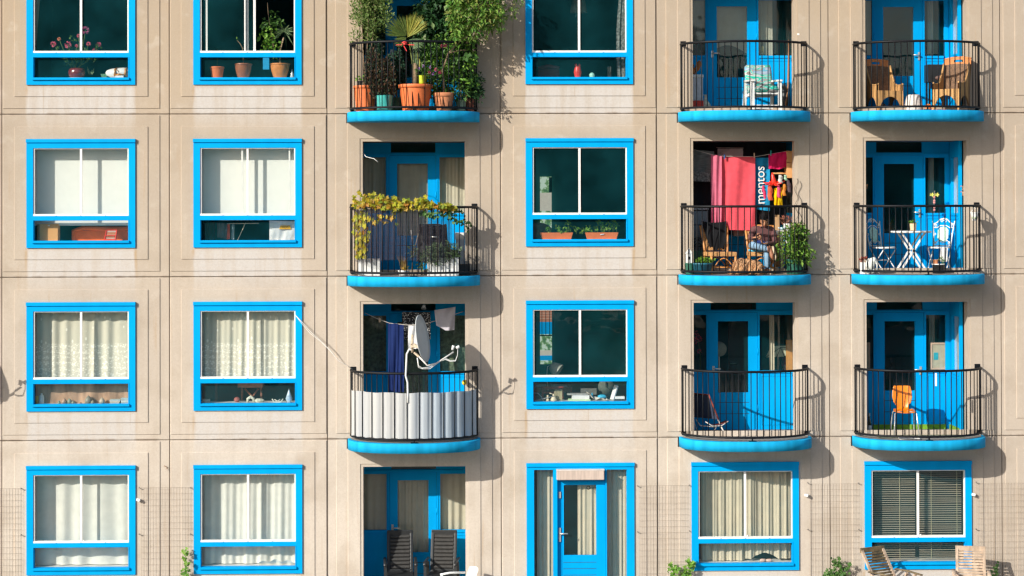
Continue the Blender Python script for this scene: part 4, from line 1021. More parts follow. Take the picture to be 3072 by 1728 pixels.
def dish(t, o, dx=0.0):
    YD = -.95
    c = rel(*q3(745, 350), YD, o); up = (rel(*q3(705, 172), YD, o)-rel(*q3(768, 530), YD, o)); rr = up.length/2; up.normalize()
    ax = Vector((cos(R(-14)), sin(R(-14)), 0)); ax = (ax-up*ax.dot(up)).normalized(); sd_ = up.cross(ax)
    k = m(mat('dish grey', (.44, .46, .46), .45, .05, 8), True); n, mm = 28, 5; rings = []
    for j in range(mm+1):
        f = j/mm; rings.append([k.vert(c+(up*cos(2*pi*i/n)*1.0+sd_*sin(2*pi*i/n)*.92)*rr*f+ax*(-.075+.075*f*f)) for i in range(n)] if j else [k.vert(c-ax*.075)])
    for A, B in zip(rings, rings[1:]):
        for i in range(n):
            j = (i+1) % n
            if len(A) == 1: k.face(A[0], B[i], B[j])
            else: k.face(A[i], B[i], B[j], A[j])
    k.tube([c+(up*cos(2*pi*i/n)+sd_*sin(2*pi*i/n)*.92)*rr for i in range(n)], .010, 6, closed=True)
    ob = k.build('dish', t); sm_ = ob.modifiers.new('thick', 'SOLIDIFY'); sm_.thickness = .004
    def pt(x, y, yy=YD): return rel(*q3(x, y), yy, o)
    m(mat('arm white', (.66, .64, .60), .5), True).tube([pt(715, 490), pt(780, 560), pt(850, 545), pt(985, 455)], .013, 8).build('arm', t)
    k = m(WHP, True).tube([pt(975, 440), pt(985, 405)], [.02, .026], 10).tube([pt(1005, 425), pt(1030, 412)], [.022, .028], 10); k.build('receiver', t)
    k = m(mat('rusty bracket', (.45, .36, .26), .6, .3, 30), True).tube([pt(665, 320, -.9), pt(665, 460, -.9)], .022, 10).obox(pt(655, 400, -.9), pt(715, 415), .04, .05).obox(pt(680, 460, -.9), pt(715, 490), .03, .03)
    for x, y in ((655, 395), (655, 425), (685, 392), (700, 362), (680, 420)): k.ball(pt(x, y, -.94), .011, 8)
    k.build('bracket', t)
    m(WHP, True).tube([pt(665, 440, -.9), pt(640, 435, -.88), pt(622, 470, -.86), pt(614, 640, -.84), pt(628, 690, -.82), pt(630, 768, -.80), pt(630, 850, -.80)], .017, 8).build('pole', t)
    k = m(WHP, True)
    for d in (0, 14): k.tube([pt(705-d*.3, 500), pt(712, 560+d), pt(740, 580+d*.4), pt(800, 572+d), pt(880, 528), pt(920, 505+d*.6), pt(960, 522+d*.5), pt(1000, 520+d*.4), pt(1016, 480), pt(1018, 430)], .006, 6)
    k.build('cable', t)
dish(t, o)
d2 = copy_tree(t); d2.location = o+Vector((XC[0]-2.68-XC[2], 0, 0)); d2['label'] = 'satellite dish outside the left edge, known by its shadow beside the lace curtain window'
# washing
def towel(label, pts_top, bot, y0, mt, name='towel', cat='towel', folds=3, amp=.02, seed=0, sag=.0, nv=10, group=None, taper=None):
    """cloth pegged between two photo points; bot = photo row of the hem (or two rows)"""
    (xa, ya), (xb, yb) = pts_top; b0, b1 = bot if isinstance(bot, tuple) else (bot, bot); f = pleats(seed+3, folds, amp)
    A, B = P(xa, ya, y0), P(xb, yb, y0); k_ = mpp(y0); c = (A+B)/2
    def fn(u, v):
        p = A+(B-A)*u; h = ((b0-ya)*(1-u)+(b1-yb)*u)*k_
        xx = p.x
        if taper: xx = c.x+(p.x-c.x)*(1-taper*v)
        return (xx-c.x+f(u, v)*.4*v, f(u+.10*v*v, v)*(.35+.65*v)+.012*sin(5*v+9*u), p.z-c.z-sag*4*u*(1-u)*(1-v)-h*v)
    k = m(mt, True).sheet(fn, max(16, int(folds*10)), nv); o_ = k.build(name); o_.location = c; return tag(o_, label, cat, group)
def cloth(n, c, **kw): return mat(n, c, .92, .10, 9, bump=.2, bscale=160, trans=.22, spec=.1, **kw)
NAVY = cloth('royal blue towelling', (.018, .035, .14)); GREYW = cloth('lilac grey cotton', (.52, .49, .53)); WCOT = cloth('white cotton', (.78, .77, .76))
DOT = mat('dotted cotton', (.02, .02, .025), .9); 
t_ = DOT.node_tree; b_ = t_.nodes['Principled BSDF']; tc = nn(t_, 'ShaderNodeTexCoord'); vo = nn(t_, 'ShaderNodeTexVoronoi'); vo.inputs['Scale'].default_value = 42; vo.inputs['Randomness'].default_value = .6
t_.links.new(tc.outputs['Object'], vo.inputs['Vector']); cr = nn(t_, 'ShaderNodeValToRGB'); cr.color_ramp.elements[0].position = .26; cr.color_ramp.elements[0].color = (.72, .72, .68, 1); cr.color_ramp.elements[1].position = .34; cr.color_ramp.elements[1].color = (.015, .016, .02, 1)
t_.links.new(vo.outputs['Distance'], cr.inputs[0]); t_.links.new(cr.outputs[0], b_.inputs['Base Color'])
YL = .32
k = m(mat('washing line', (.62, .56, .5), .7), True).tube([P(*q3(296, 152), YL), P(*q3(400, 200), YL), P(*q3(490, 232), YL), P(*q3(640, 247), YL), P(*q3(765, 236), YL), P(*q3(870, 207), YL), P(*q3(960, 175), YL), P(*q3(1060, 140), YL)], .005, 6)
tag(k.build('washing_line'), 'sagging washing line across the loggia with satellite dish', 'washing line')
towel('royal blue towel hanging on the line left of the satellite dish', (q3(474, 226), q3(597, 244)), 880+765/2.587, YL, NAVY, folds=4, amp=.022, seed=1)
towel('black cotton print with white dots hanging behind the satellite dish', (q3(585, 145), q3(806, 145)), 880+357/2.587, YL+.22, DOT, 'cloth', 'cloth', 2, .012, 2)
towel('small white cloth pegged between blue towel and satellite dish', (q3(632, 250), q3(712, 250)), 880+430/2.587, YL-.02, WCOT, 'cloth', 'cloth', 2, .01, 3)
towel('lilac grey cloth bunched on the right end of the washing line', (q3(836, 132), q3(1000, 104)), (880+240/2.587, 880+275/2.587), YL-.02, GREYW, 'cloth', 'cloth', 2, .03, 4, taper=.15)
o_ = bpy.data.objects['cloth.002']
for v in o_.data.vertices:                      # hem gathered to a point
    f = max(0, -v.co.z-.10); v.co.z -= .30*f*max(0, 1-abs(v.co.x)*4.5)
k = m(mat('wooden peg', (.6, .42, .28), .7)).box(-.008, .008, -.012, .012, -.05, .03).box(.012, .026, -.01, .01, -.045, .02); tag(k.build('clothes_peg'), 'wooden peg alone on the left of the washing line', 'peg').location = P(*q3(408, 203), YL)
k = m(mat('yellow plastic', (.75, .52, .01), .5), True).ball((0, 0, 0), .04, 12, 1, 1, 1.2); tag(k.build('yellow_ball'), 'yellow rounded object at the right end of the windbreak', 'ornament').location = P(*q3(1068, 692), -.1)
for a, lb in ((R3['wl'], 'left side light'), (R3['g'], 'door glass'), (R3['wr'], 'right side light')):
    curtain('dark patterned net in the %s behind the satellite dish' % lb, 3, 2, a[0]-.02, a[1]+.03, a[2]-.03, a[3]+.04, QD+.14, mat('dim net', (.12, .16, .10), .9, .5, 18, trans=.2), 3, .015, 120)
# cable from the second window to the balcony
k = m(mat('white flex', (.75, .73, .68), .5), True)
for d in (0, 1):
    k.tube([P(886, 945, -.05), P(905+d*2, 970-d*3, -.10), P(930+d*3, 1000-d*4, -.13), P(960, 1023-d*3, -.14), P(990, 1052-d*2, -.14), P(1015, 1082, -.12), P(1040, 1096, -.08), P(1058, 1108, -.03)], .0042, 6)
tag(k.build('white_cable'), 'white cable drooping from a window frame across the wall to the balcony rail', 'cable')
# ================================================================ windows of the fourth bay and small things on the other sills
def at(o, px, py, y): o.location = P(px, py, y); return o
def sx(px, y): return X(px, 200, y)
z0 = FZ(0)+SILL
k = m(mat('coral glass', (.75, .045, .03), .35, .15, 12, trans=.2), True).lathe((0, 0, 0), [(0, 0), (.045, .0), (.05, .02), (.068, .10), (.055, .17), (.046, .20)], 18)
for i in range(6):
    a = i*pi/3; k.leaf(Vector((.04*cos(a), .04*sin(a), .19)), Vector((.25*cos(a), .25*sin(a), 1)), Vector((cos(a), sin(a), 0)), .065, .045, .2, 0)
tag(k.build('vase'), 'coral red tulip-shaped vase on the sill of the top window', 'vase').location = (X(1733, 228, .2), .2, z0)
k = m(mat('aqua glaze', (.32, .62, .52), .25, .1, 8, coat=.5), True).ball((0, 0, .05), .05, 16); tag(k.build('ball'), 'shiny pale green ball beside the red vase', 'ball').location = (X(1776, 228, .2), .2, z0)
k = m(mat('linen lampshade', (.22, .20, .15), .9, trans=.3), True).lathe((0, 0, 0), [(.155, 0), (.10, .30)], 24); k.use(STEEL).tube([(0, 0, .3), (0, 0, .75)], .005, 6).tube([(-.05, 0, 0), (-.05, 0, -.08)], .003, 5)
at(tag(k.build('pendant_lamp'), 'dim cone lampshade hanging inside the window with red vase', 'lamp'), 1736, 38, .9)
k = m(mat('maroon velvet', (.10, .008, .016), .85, .2, 9), True); k.box(-.19, .19, 0, .25, 0, .20).tube([(-.19, 0, .2), (0, -.02, .235), (.19, 0, .2)], .035, 8)
tag(k.build('armchair', bevel=.03), 'dark red armchair back seen low inside the window with red vase', 'armchair').location = (X(1646, 230, .55), .55, z0+.0)
k = m(mat('dull post', (.10, .11, .10), .9)).box(-.03, .03, 0, .03, -.05, .22); tag(k.build('chair_post'), 'pale wooden stick behind the glass left of the star curtain', 'stick').location = (X(1828, 200, .5), .5, z0)
# first bay second row: box, sofa, red rack
z1 = FZ(1)+SILL
k = m(mat('cardboard', (.66, .33, .12), .85, .08, 6)).box(-.155, .155, 0, .2, 0, .29).use(mat('cardboard side', (.25, .14, .06), .9)).box(-.20, -.156, .01, .2, 0, .288)
k.use(WHP).box(-.015, .02, -.004, -.001, .255, .27); tag(k.build('cardboard_box'), 'brown cardboard box at the left of the sill below the white blind', 'box').location = (X(146, 720, .14), .14, z1)
k = m(mat('orange plush', (.70, .14, .03), .9, .15, 7), True); k.box(-.60, .60, .12, .3, -.1, .17).tube([(-.62, .14, -.1), (-.62, .14, .17), (-.45, .12, .22), (0, .12, .205), (.4, .12, .215), (.62, .14, .24)], .045, 10)
tag(k.build('sofa', bevel=.03), 'orange sofa back standing close behind the lower pane', 'sofa').location = (X(325, 720, .3), .3, z1)
t = thing('red_rack', 'bright red rack of cards leaning before the orange sofa', 'rack', (X(333, 720, .16), .16, z1))
RR = mat('red plastic', (.72, .045, .02), .45)
k = m(RR).obox((-.115, 0, 0), (-.075, .03, .19), .022, .02).obox((.075, 0, 0), (.10, .03, .19), .022, .02).obox((-.08, .03, .185), (.105, .03, .185), .02, .02).obox((-.11, 0, .02), (.08, 0, .02), .02, .02).obox((-.1, .01, .09), (.085, .01, .09), .02, .015); k.build('frame', t)
k = m(mat('mixed cards', (.5, .3, .2), .8, .1, 5, cols=[(.6, .45, .2), (.5, .1, .05), (.7, .6, .5), (.15, .12, .12), (.55, .25, .1)]))
for i in range(14): k.box(-.088+.001*i, .075+.001*i, .012+.001*i, .016+.001*i, .03+.0105*i, .038+.0105*i)
k.build('cards', t)
# second bay second row: clothes, shirt with yellow print
k = m(mat('pale lath', (.62, .56, .42), .8)).obox(P(681, 671, .40), P(776, 670, .40), .012, .012); tag(k.build('rail'), 'thin pale rail with clothes inside the lower pane', 'rail')
towel('grey shirt hanging on the thin pale rail', ((650, 668), (682, 670)), (712, 716), .42, cloth('mauve grey cloth', (.20, .16, .17)), 'shirt', 'clothes', 3, .03, 5)
towel('coral red strip of clothing on the thin pale rail', ((681, 671), (690, 671)), (718, 716), .40, cloth('coral cloth', (.70, .10, .05)), 'shirt', 'clothes', 1, .01, 6)
towel('pale garment with plum spot, right end of the clothes', ((695, 673), (703, 673)), 718, .41, cloth('ice blue cloth', (.30, .40, .44)), 'shirt', 'clothes', 1, .01, 7)
towel('dim dark clothes at the left of the lower pane', ((612, 666), (645, 668)), 722, .6, cloth('plum cloth', (.10, .05, .06)), 'shirt', 'clothes', 4, .03, 8)
k = m(mat('pale lath', (.62, .56, .42), .8)).obox(P(737, 668, .44), P(713, 720, .44), .010, .010); tag(k.build('stick'), 'thin pale stick leaning under the clothes rail', 'stick')
t = towel('white tee shirt with a yellow printed badge at the right of the lower pane', ((808, 662), (884, 664)), (722, 719), .16, WCOT, 'tee_shirt', 'shirt', 3, .012, 9)
def textmesh(name, body, size, mt, loc, rot=(pi/2, 0, 0), parent=None, ext=.001, align='CENTER'):
    c = bpy.data.curves.new(name, 'FONT'); c.body = body; c.size = size; c.align_x = align; c.align_y = 'CENTER'; c.extrude = ext
    o_ = bpy.data.objects.new(name+'_src', c); COL.objects.link(o_); bpy.context.view_layer.update()
    me = bpy.data.meshes.new_from_object(o_.evaluated_get(bpy.context.evaluated_depsgraph_get())); bpy.data.objects.remove(o_)
    o_ = bpy.data.objects.new(name, me); COL.objects.link(o_); me.materials.clear(); me.materials.append(mt); o_.location = loc; o_.rotation_euler = rot
    if parent: o_.parent = parent
    return o_
dx, dz = X(856, 680, .16)-t.location.x, Zp(856, 682, .16)-t.location.z
YEL = mat('yellow print', (.75, .38, .01), .7)
k = m(YEL).prism([(-.105, -.032), (.105, -.032), (.08, .032), (-.08, .032)], dz*0-.022, -.020); k.v = [(a+dx, b_, c+dz) for a, b_, c in k.v]; k.build('badge', t)
textmesh('lettering', 'VOS', .062, mat('brown print', (.22, .09, .02), .8), (dx, -.0232, dz), parent=t, ext=.0004)
# fourth bay second row: two planters of basil, cushions, the lit far window
for px, lb, fl in ((1669, 'orange planter box of seedlings, left of two on the sill', 0), (1805, 'orange planter box with tall basil and a white mark, right of two', 1)):
    t = planter(lb, X(px, 716, .17), .17, z1-.0, .575, .16, .118, TERRA, .035); o = t.location; k = m(LF_BRIGHT); s_ = m(GSTEM, True)
    spots = ((1642, 690, .05), (1650, 686, .04), (1672, 682, .03), (1683, 690, .05), (1690, 695, .03), (1700, 688, .045), (1712, 684, .04), (1705, 668, .02), (1729, 684, .035)) if not fl else ((1755, 688, .05), (1765, 684, .05), (1748, 692, .035), (1785, 686, .03), (1804, 672, .03), (1815, 684, .04), (1826, 668, .03), (1812, 676, .035), (1838, 670, .03), (1842, 665, .03), (1850, 678, .03), (1793, 662, .015), (1828, 682, .04))
    for x_, y_, r in spots:
        q = rel(x_, y_, .17+rnd.uniform(-.05, .04), o); k.leaves(q, (r, .04, r*.8), 12, .055, .045, .1, .5); s_.tube([(q.x, q.y*.5, .09), q], .004, 5)
    k.build('foliage', t); s_.build('stems', t)
    if fl: m(WHP).prism([(-.035, .075), (.035, .085), (.035, .095), (-.025, .092)], -.094, -.086).build('mark', t)
k = m(mat('taupe cushion', (.20, .17, .14), .9, .2, 6), True).ball((0, 0, .1), .17, 14, 1, .5, .75).ball((.08, .15, .2), .2, 14, 1.3, .5, .7); tag(k.build('cushion'), 'grey-brown sofa cushions behind the left orange planter', 'cushion').location = (X(1600, 716, .55), .55, z1-.05)
def garden_mat(seed):
    mt = bpy.data.materials.new('garden view'); mt.use_nodes = True; t = mt.node_tree; b = t.nodes['Principled BSDF']; L = t.links.new
    tc = nn(t, 'ShaderNodeTexCoord'); n = nn(t, 'ShaderNodeTexNoise'); n.inputs['Scale'].default_value = 9+seed; n.inputs['Detail'].default_value = 6; L(tc.outputs['Object'], n.inputs['Vector'])
    cr = nn(t, 'ShaderNodeValToRGB'); e = cr.color_ramp.elements; e[0].position = .40; e[0].color = (.06, .14, .06, 1); e[1].position = .56; e[1].color = (.42, .52, .42, 1); q = e.new(.48); q.color = (.14, .26, .10, 1)
    L(n.outputs['Fac'], cr.inputs[0]); L(cr.outputs[0], b.inputs['Base Color']); L(cr.outputs[0], b.inputs['Emission Color']); b.inputs['Emission Strength'].default_value = .9; return mt
YF = 4.12
def far_window(row, x0, y0, x1, y1, bands, label):
    """daylight window in the far wall of the room: what stands beyond it in the court, seen as a lit pane"""
    a, b_ = P(x0, y1, YF), P(x1, y0, YF); t = thing('far_window', label, 'window', ((a.x+b_.x)/2, YF, a.z))
    w_, h_ = (b_.x-a.x)/2, b_.z-a.z
    for n_, mt, f0, f1 in bands: m(mt).box(-w_, w_, 0, .02, h_*f0, h_*f1-.002).build(n_, t)
    return t, w_, h_
def lit(name, c, e=.8):
    mt = mat(name, c, .9, .15, 12); b_ = mt.node_tree.nodes['Principled BSDF']; b_.inputs['Emission Color'].default_value = (*c, 1); b_.inputs['Emission Strength'].default_value = e; return mt
G1, G2 = garden_mat(0), garden_mat(3); LBLUE = lit('court blue', (.0, .25, .55)); LCON = lit('court concrete', (.50, .46, .38)); LBR = lit('court brick', (.42, .16, .09), .7)
t, w_, h_ = far_window(1, 1620, 690, 1655, 530, (('lower_garden', G1, 0, .30), ('court_wall', LCON, .30, .64), ('garden', G2, .64, 1.0)), 'narrow daylit far window with foliage inside the room with orange planters')
m(DARK).box(w_*.55, w_+.01, -.03, -.01, -.01, h_*.3).build('curtain_edge', t)
t, w_, h_ = far_window(2, 1620, 1092, 1656, 932, (('court_brick', LBR, 0, .21), ('court_blue', LBLUE, .21, .44), ('garden', G2, .44, .74), ('court_wall', LCON, .74, .84), ('upper_blue', LBLUE, .84, .93), ('leaves', G1, .93, 1.0)), 'daylit far window with blue and brick beyond, in the room with the desk lamp')
k = m(DARK)
for i in range(4): k.box(-w_+.03+i*.075, -w_+.042+i*.075, -.03, -.01, 0, h_*.46)
k.box(-w_, w_, -.03, -.009, h_*.455, h_*.475)
for zz in (.05, .10, .15): k.use(lit('mortar', (.5, .35, .25))).box(-w_, w_, -.004, -.001, h_*zz, h_*zz+.008)
k.build('far_railing', t)
k = m(mat('green board', (.006, .10, .065), .9, .15, 3)).box(-.40, .42, 0, .03, 0, 1.62); tag(k.build('green_screen'), 'dark green board filling the right pane behind the desk clutter', 'board').location = (X(1808, 1200, 1.6), 1.6, FZ(2)+.75)
# desk clutter, fourth bay third row
z2 = FZ(2)+SILL
t = thing('desk_lamp', 'grey desk lamp with tilted dome shade beside the lit far window', 'lamp', (X(1650, 1180, .5), .5, z2)); o = t.location
k = m(mat('grey enamel', (.34, .34, .29), .5, .1, 8), True); c = rel(1665, 1105, .5, o); ax = Vector((.72, -.25, -.50)).normalized(); u = ax.orthogonal().normalized(); v = ax.cross(u)
rings = []
for r, d in ((.02, -.10), (.07, -.085), (.10, -.03), (.125, .05), (.13, .09)): rings.append([k.vert(c+ax*d+(u*cos(2*pi*i/20)+v*sin(2*pi*i/20))*r) for i in range(20)])
for A, B in zip(rings, rings[1:]):
    for i in range(20): k.face(A[i], A[(i+1) % 20], B[(i+1) % 20], B[i])
k.face(*rings[0]); k.build('shade', t); m(STEEL, True).tube([(-.02, 0, 0), rel(1640, 1130, .5, o), rel(1642, 1100, .5, o), c-ax*.1], .008, 6).build('arm', t); m(BLKP, True).lathe((-.02, 0, 0), [(0, 0), (.08, 0), (.08, .02), (0, .03)], 16).build('base', t)
k = m(mat('oxide red', (.24, .025, .022), .6)).obox(P(1627, 1200, .4), P(1629, 1162, .4), .035, .03).obox(P(1688, 1195, .4), P(1686, 1162, .4), .035, .03).obox(P(1624, 1163, .4), P(1690, 1163, .4), .03, .045).obox(P(1627, 1178, .4), P(1688, 1178, .4), .025, .03)
k.obox(P(1600, 1165, .42), P(1606, 1200, .42), .025, .03); tag(k.build('chair'), 'dark red wooden chair back seen through the lower pane', 'chair')
k = m(mat('brown desk', (.22, .09, .05), .6)).box(-.36, .36, 0, .5, -.03, .06).use(mat('paper pile', (.32, .32, .30), .9, .3, 20)).box(-.3, -.1, .05, .3, .061, .10).box(0, .28, .05, .3, .061, .085)
tag(k.build('desk'), 'brown desk piled with papers behind the red chair', 'desk').location = (X(1655, 1168, 1.0), 1.0, Zp(1655, 1172, 1.0))
CRM = mat('cream plastic', (.66, .56, .40), .5)
k = m(CRM, True).lathe((0, 0, 0), [(0, 0), (.05, 0), (.055, .03), (.035, .07), (.018, .09), (.018, .12), (0, .125)], 14).tube([(-.01, 0, .12), (-.07, -.01, .135)], .008, 6)
tag(k.build('spray_bottle'), 'cream plant sprayer on the sill before the red chair', 'spray bottle').location = (X(1661, 1202, .15), .15, z2)
k = m(CRM, True).lathe((0, 0, 0), [(0, 0), (.025, 0), (.025, .03), (.012, .05), (.016, .08), (.014, .10), (0, .105)], 12); tag(k.build('small_bottle'), 'small cream bottle left of the plant sprayer', 'bottle').location = (X(1643, 1202, .15), .15, z2)
k = m(mat('wood slice', (.35, .30, .18), .9, .4, 20, streak=.1)).box(-.07, .07, 0, .015, 0, .19); tag(k.build('wooden_board', bevel=.01), 'pale weathered wooden board leaning right of the sprayer', 'board').location = (X(1675, 1202, .22), .22, z2)
k = m(mat('light green folder', (.45, .62, .38), .8)).box(-.18, .20, 0, .2, 0, .025).use(WHP).box(-.12, .18, .01, .19, .026, .10).use(mat('paper pile', (.32, .32, .30), .9, .3, 20)).box(-.2, .16, .0, .19, .101, .125)
tag(k.build('paper_stack'), 'white box and papers on a light green folder on the sill', 'papers').location = (X(1737, 1202, .14), .14, z2)
k = m(mat('clear film', (.6, .58, .53), .4), True).sheet(lambda u, v: (-.07+.36*u, .0+.12*v, .03+.13*(1-u)**4+.025*sin(u*11+v*4)), 18, 6); k.use(mat('cyan bag', (.02, .38, .60), .6), True).ball((.20, .05, .07), .06, 12, 1.3, .7, .6).ball((.03, .06, .09), .03, 10, .5, .5, 1.6)
tag(k.build('plastic_bags'), 'crumpled clear and cyan plastic bags on the sill', 'bags').location = (X(1772, 1202, .14), .14, z2)
k = m(WHP).obox((-.05, 0, .02), (.03, .06, .26), .09, .035).box(.0, .17, -.02, .1, .03, .075).use(DARK).box(-.01, .15, -.01, .09, 0, .029); tag(k.build('telephone', bevel=.008), 'white cordless telephone standing in its cradle at the sill end', 'telephone').location = (X(1845, 1202, .14), .14, z2)
k = m(mat('grey flex', (.42, .45, .48), .6), True).tube([P(1599, 1178, .12), P(1614, 1180, .12), P(1624, 1190, .12), P(1630, 1203, .12)], .006, 6).tube([P(1600, 1201, .12), P(1630, 1196, .12), P(1662, 1188, .12)], .005, 6); tag(k.build('flex'), 'grey flex curling over the left end of the desk window sill', 'cable')
k = m(mat('grey carton', (.14, .15, .14), .9)).box(-.14, .14, 0, .03, 0, .11); tag(k.build('grey_carton'), 'dim grey carton behind the papers', 'box').location = (X(1766, 1180, .7), .7, Zp(1766, 1184, .7))
k = m(mat('dim clock', (.10, .12, .10), .8), True).lathe((0, 0, 0), [(0, 0), (.14, 0), (.14, .02), (0, .02)], 24); k.v = [(a, c, b_) for a, b_, c in k.v]; k.use(DARK).box(-.01, .01, -.03, -.02, -.01, .09).obox((0, -.025, 0), (.07, -.025, -.05), .015, .01)
at(tag(k.build('wall_clock'), 'dim round clock behind the telephone', 'clock'), 1818, 1160, .8)
# lace windows: bric-a-brac on the sills
BRIC = mat('bric-a-brac', (.4, .3, .2), .5, .2, 25, cols=[(.35, .26, .16), (.2, .26, .2), (.35, .16, .10), (.45, .40, .3), (.12, .12, .1)])
k = m(mat('yellow tin', (.65, .42, .03), .5), True).lathe((0, 0, 0), [(0, 0), (.028, 0), (.028, .13), (0, .132)], 14); tag(k.build('tin'), 'yellow tin at the left end of a lace curtain window sill', 'tin').location = (X(111, 1208, .13), .13, z2)
k = m(mat('white china', (.66, .68, .64), .3), True).lathe((0, 0, 0), [(0, 0), (.045, 0), (.045, .10), (.035, .14), (.015, .155), (.02, .17), (0, .18)], 14); tag(k.build('china_jar'), 'white lidded china jar beside the yellow tin', 'jar').location = (X(125, 1208, .13), .13, z2)
k = m(mat('books', (.6, .58, .5), .8, .2, 20, cols=[(.55, .6, .55), (.6, .52, .4), (.4, .5, .5)]))
for i in range(3): k.box(-.09, .07+.01*i, 0, .15, .024*i, .024*i+.02)
for i in range(4): k.box(.10, .26, .01, .14, .024*i, .024*i+.02)
tag(k.build('books'), 'low stacks of books at the right end of a lace curtain sill', 'books').location = (X(345, 1208, .05), .05, z2)
k = m(BRIC, True)
for px, h in ((196, .10), (211, .09), (222, .05), (245, .03), (258, .03), (268, .14), (282, .06), (310, .11), (180, .05)): k.lathe((X(px, 1208, .1)-X(230, 1208, .1), rnd.uniform(.02, .07), 0), [(0, 0), (h*.35+.01, 0), (h*.4+.008, h*.4), (h*.18+.006, h*.8), (0, h)], 10)
tag(k.build('ornaments', None), 'row of small brown ornaments on a dim sill', 'ornaments', kind='stuff').location = (X(230, 1208, .2), .06, z2)
k = m(mat('brown gauze', (.42, .26, .17), .95, .5, 7, streak=.25), True).sheet(lambda u, v: (-.82+1.64*u, .19+.02*sin(u*31)*v, .98-.36*v), 60, 5)
tag(k.build('brown_gauze'), 'mottled brown gauze strung low behind the ornaments, left lace curtain window', 'cloth').location = (XB[1], 0, FZ(2))
bw = P(736, 1160, .6)
k = m(mat('stool wood', (.26, .11, .065), .7, .15, 15, streak=.2)); 
k.obox(P(716, 1154, .6), P(790, 1154, .6), .3, .08).obox(P(726, 1160, .6), P(726, 1206, .6), .035, .035).obox(P(783, 1160, .6), P(784, 1200, .6), .035, .035).obox(P(734, 1166, .6), P(757, 1190, .6), .025, .025).obox(P(775, 1166, .6), P(757, 1190, .6), .025, .025)
tag(k.build('stool'), 'brown wooden stool with crossed braces behind the sill', 'stool')
k = m(mat('pumpkin red', (.32, .09, .075), .6), True).ball((0, 0, .045), .055, 14, sz=.85); tag(k.build('pumpkin'), 'small reddish pumpkin on the sill before the wooden stool', 'pumpkin').location = (X(711, 1206, .2), .2, z2)
k = m(mat('pale seashells', (.55, .56, .45), .6, .4, 30), True).tube([(-.05, 0, .0), (-.05, 0, .06), (0, 0, .095), (.05, 0, .06), (.05, 0, .01)], [.022, .025, .03, .025, .02], 10).ball((.14, .02, .03), .07, 12, 1.4, .7, .5)
tag(k.build('shells'), 'curved pale shells on the sill right of the pumpkin', 'shells').location = (X(752, 1206, .17), .17, z2)
k = m(mat('blue white china', (.45, .58, .70), .3, .4, 12), True).lathe((0, 0, 0), [(0, 0), (.03, 0), (.06, .06), (.035, .14), (.012, .20), (0, .245)], 14); tag(k.build('china_figure'), 'pointed blue and white china figure at the right sill end', 'figurine').location = (X(867, 1206, .14), .14, z2)
k = m(mat('white wire', (.6, .62, .55), .5), True).tube([(-.09, 0, .06), (-.06, 0, .005), (0, 0, .0), (.06, 0, .005), (.10, 0, .06)], .010, 6).tube([(-.05, 0, .05), (0, 0, .02), (.05, 0, .05)], .008, 6); tag(k.build('wire_basket'), 'white curved wire dish on the sill before the blue figure', 'dish').location = (X(832, 1206, .16), .16, z2)
k = m(mat('pale box', (.5, .5, .42), .8)).box(-.06, .06, 0, .1, 0, .055); tag(k.build('small_box'), 'small pale box at the left of the stool window sill', 'box').location = (X(618, 1206, .15), .15, z2)
k = m(mat('stool wood', (.26, .11, .065), .7)).box(-.022, .022, 0, .03, -.4, .30); tag(k.build('table_leg'), 'pale brown table leg behind the left of the stool window', 'table leg').location = (X(648, 1190, .7), .7, z2)
# ================================================================ fifth and sixth bay balconies
def stand(px, row, y): return Vector((X(px, 600, y), y, FZ(row)+.017))
WF = mat('white garden chair paint', (.72, .72, .70), .5, .06, 8)
# ---- patterned armchair
PATT = bpy.data.materials.new('brush stroke fabric'); PATT.use_nodes = True; t_ = PATT.node_tree; b_ = t_.nodes['Principled BSDF']; b_.inputs['Roughness'].default_value = .9
tc = nn(t_, 'ShaderNodeTexCoord'); mp = nn(t_, 'ShaderNodeMapping'); mp.inputs['Scale'].default_value = (1.1, 1.6, 2.6); mp.inputs['Rotation'].default_value = (0, .35, 0); t_.links.new(tc.outputs['Object'], mp.inputs[0])
no = nn(t_, 'ShaderNodeTexNoise'); no.inputs['Scale'].default_value = 1.6; no.inputs['Detail'].default_value = 3; no.inputs['Distortion'].default_value = 1.4; t_.links.new(mp.outputs[0], no.inputs['Vector'])
cr = nn(t_, 'ShaderNodeValToRGB'); cr.color_ramp.interpolation = 'CONSTANT'; e = cr.color_ramp.elements
for i, (p_, c_) in enumerate(((0, (.17, .16, .14)), (.36, (.44, .46, .46)), (.42, (.0, .42, .30)), (.46, (.22, .52, .48)), (.49, (.30, .26, .24)), (.54, (.10, .34, .46)), (.58, (.30, .38, .50)), (.64, (.46, .45, .44)), (.70, (.08, .18, .18)))):
    q = e[i] if i < 2 else e.new(p_); q.position = p_; q.color = (*c_, 1)
t_.links.new(no.outputs['Fac'], cr.inputs[0]); t_.links.new(cr.outputs[0], b_.inputs['Base Color'])
t = thing('armchair', 'white armchair with green and grey brush-stroke cushion', 'armchair', stand(2287, 0, .22), R(8))
for s in (-1, 1):
    m(WF).obox((s*.245, -.27, 0), (s*.245, -.25, .53), .06, .045).build('leg', t); m(WF).obox((s*.245, .27, 0), (s*.245, .17, .56), .055, .045).build('leg', t)
    m(WF).obox((s*.245, -.31, .545), (s*.245, .20, .56), .075, .03).build('armrest', t)
k = m(WF).obox((-.22, -.24, .335), (.22, -.24, .335), .03, .05).obox((-.22, .2, .3), (.22, .2, .3), .03, .05).obox((-.22, -.25, .09), (.22, -.25, .09), .03, .07).obox((-.215, -.24, .335), (-.215, .2, .3), .03, .05).obox((.215, -.24, .335), (.215, .2, .3), .03, .05)
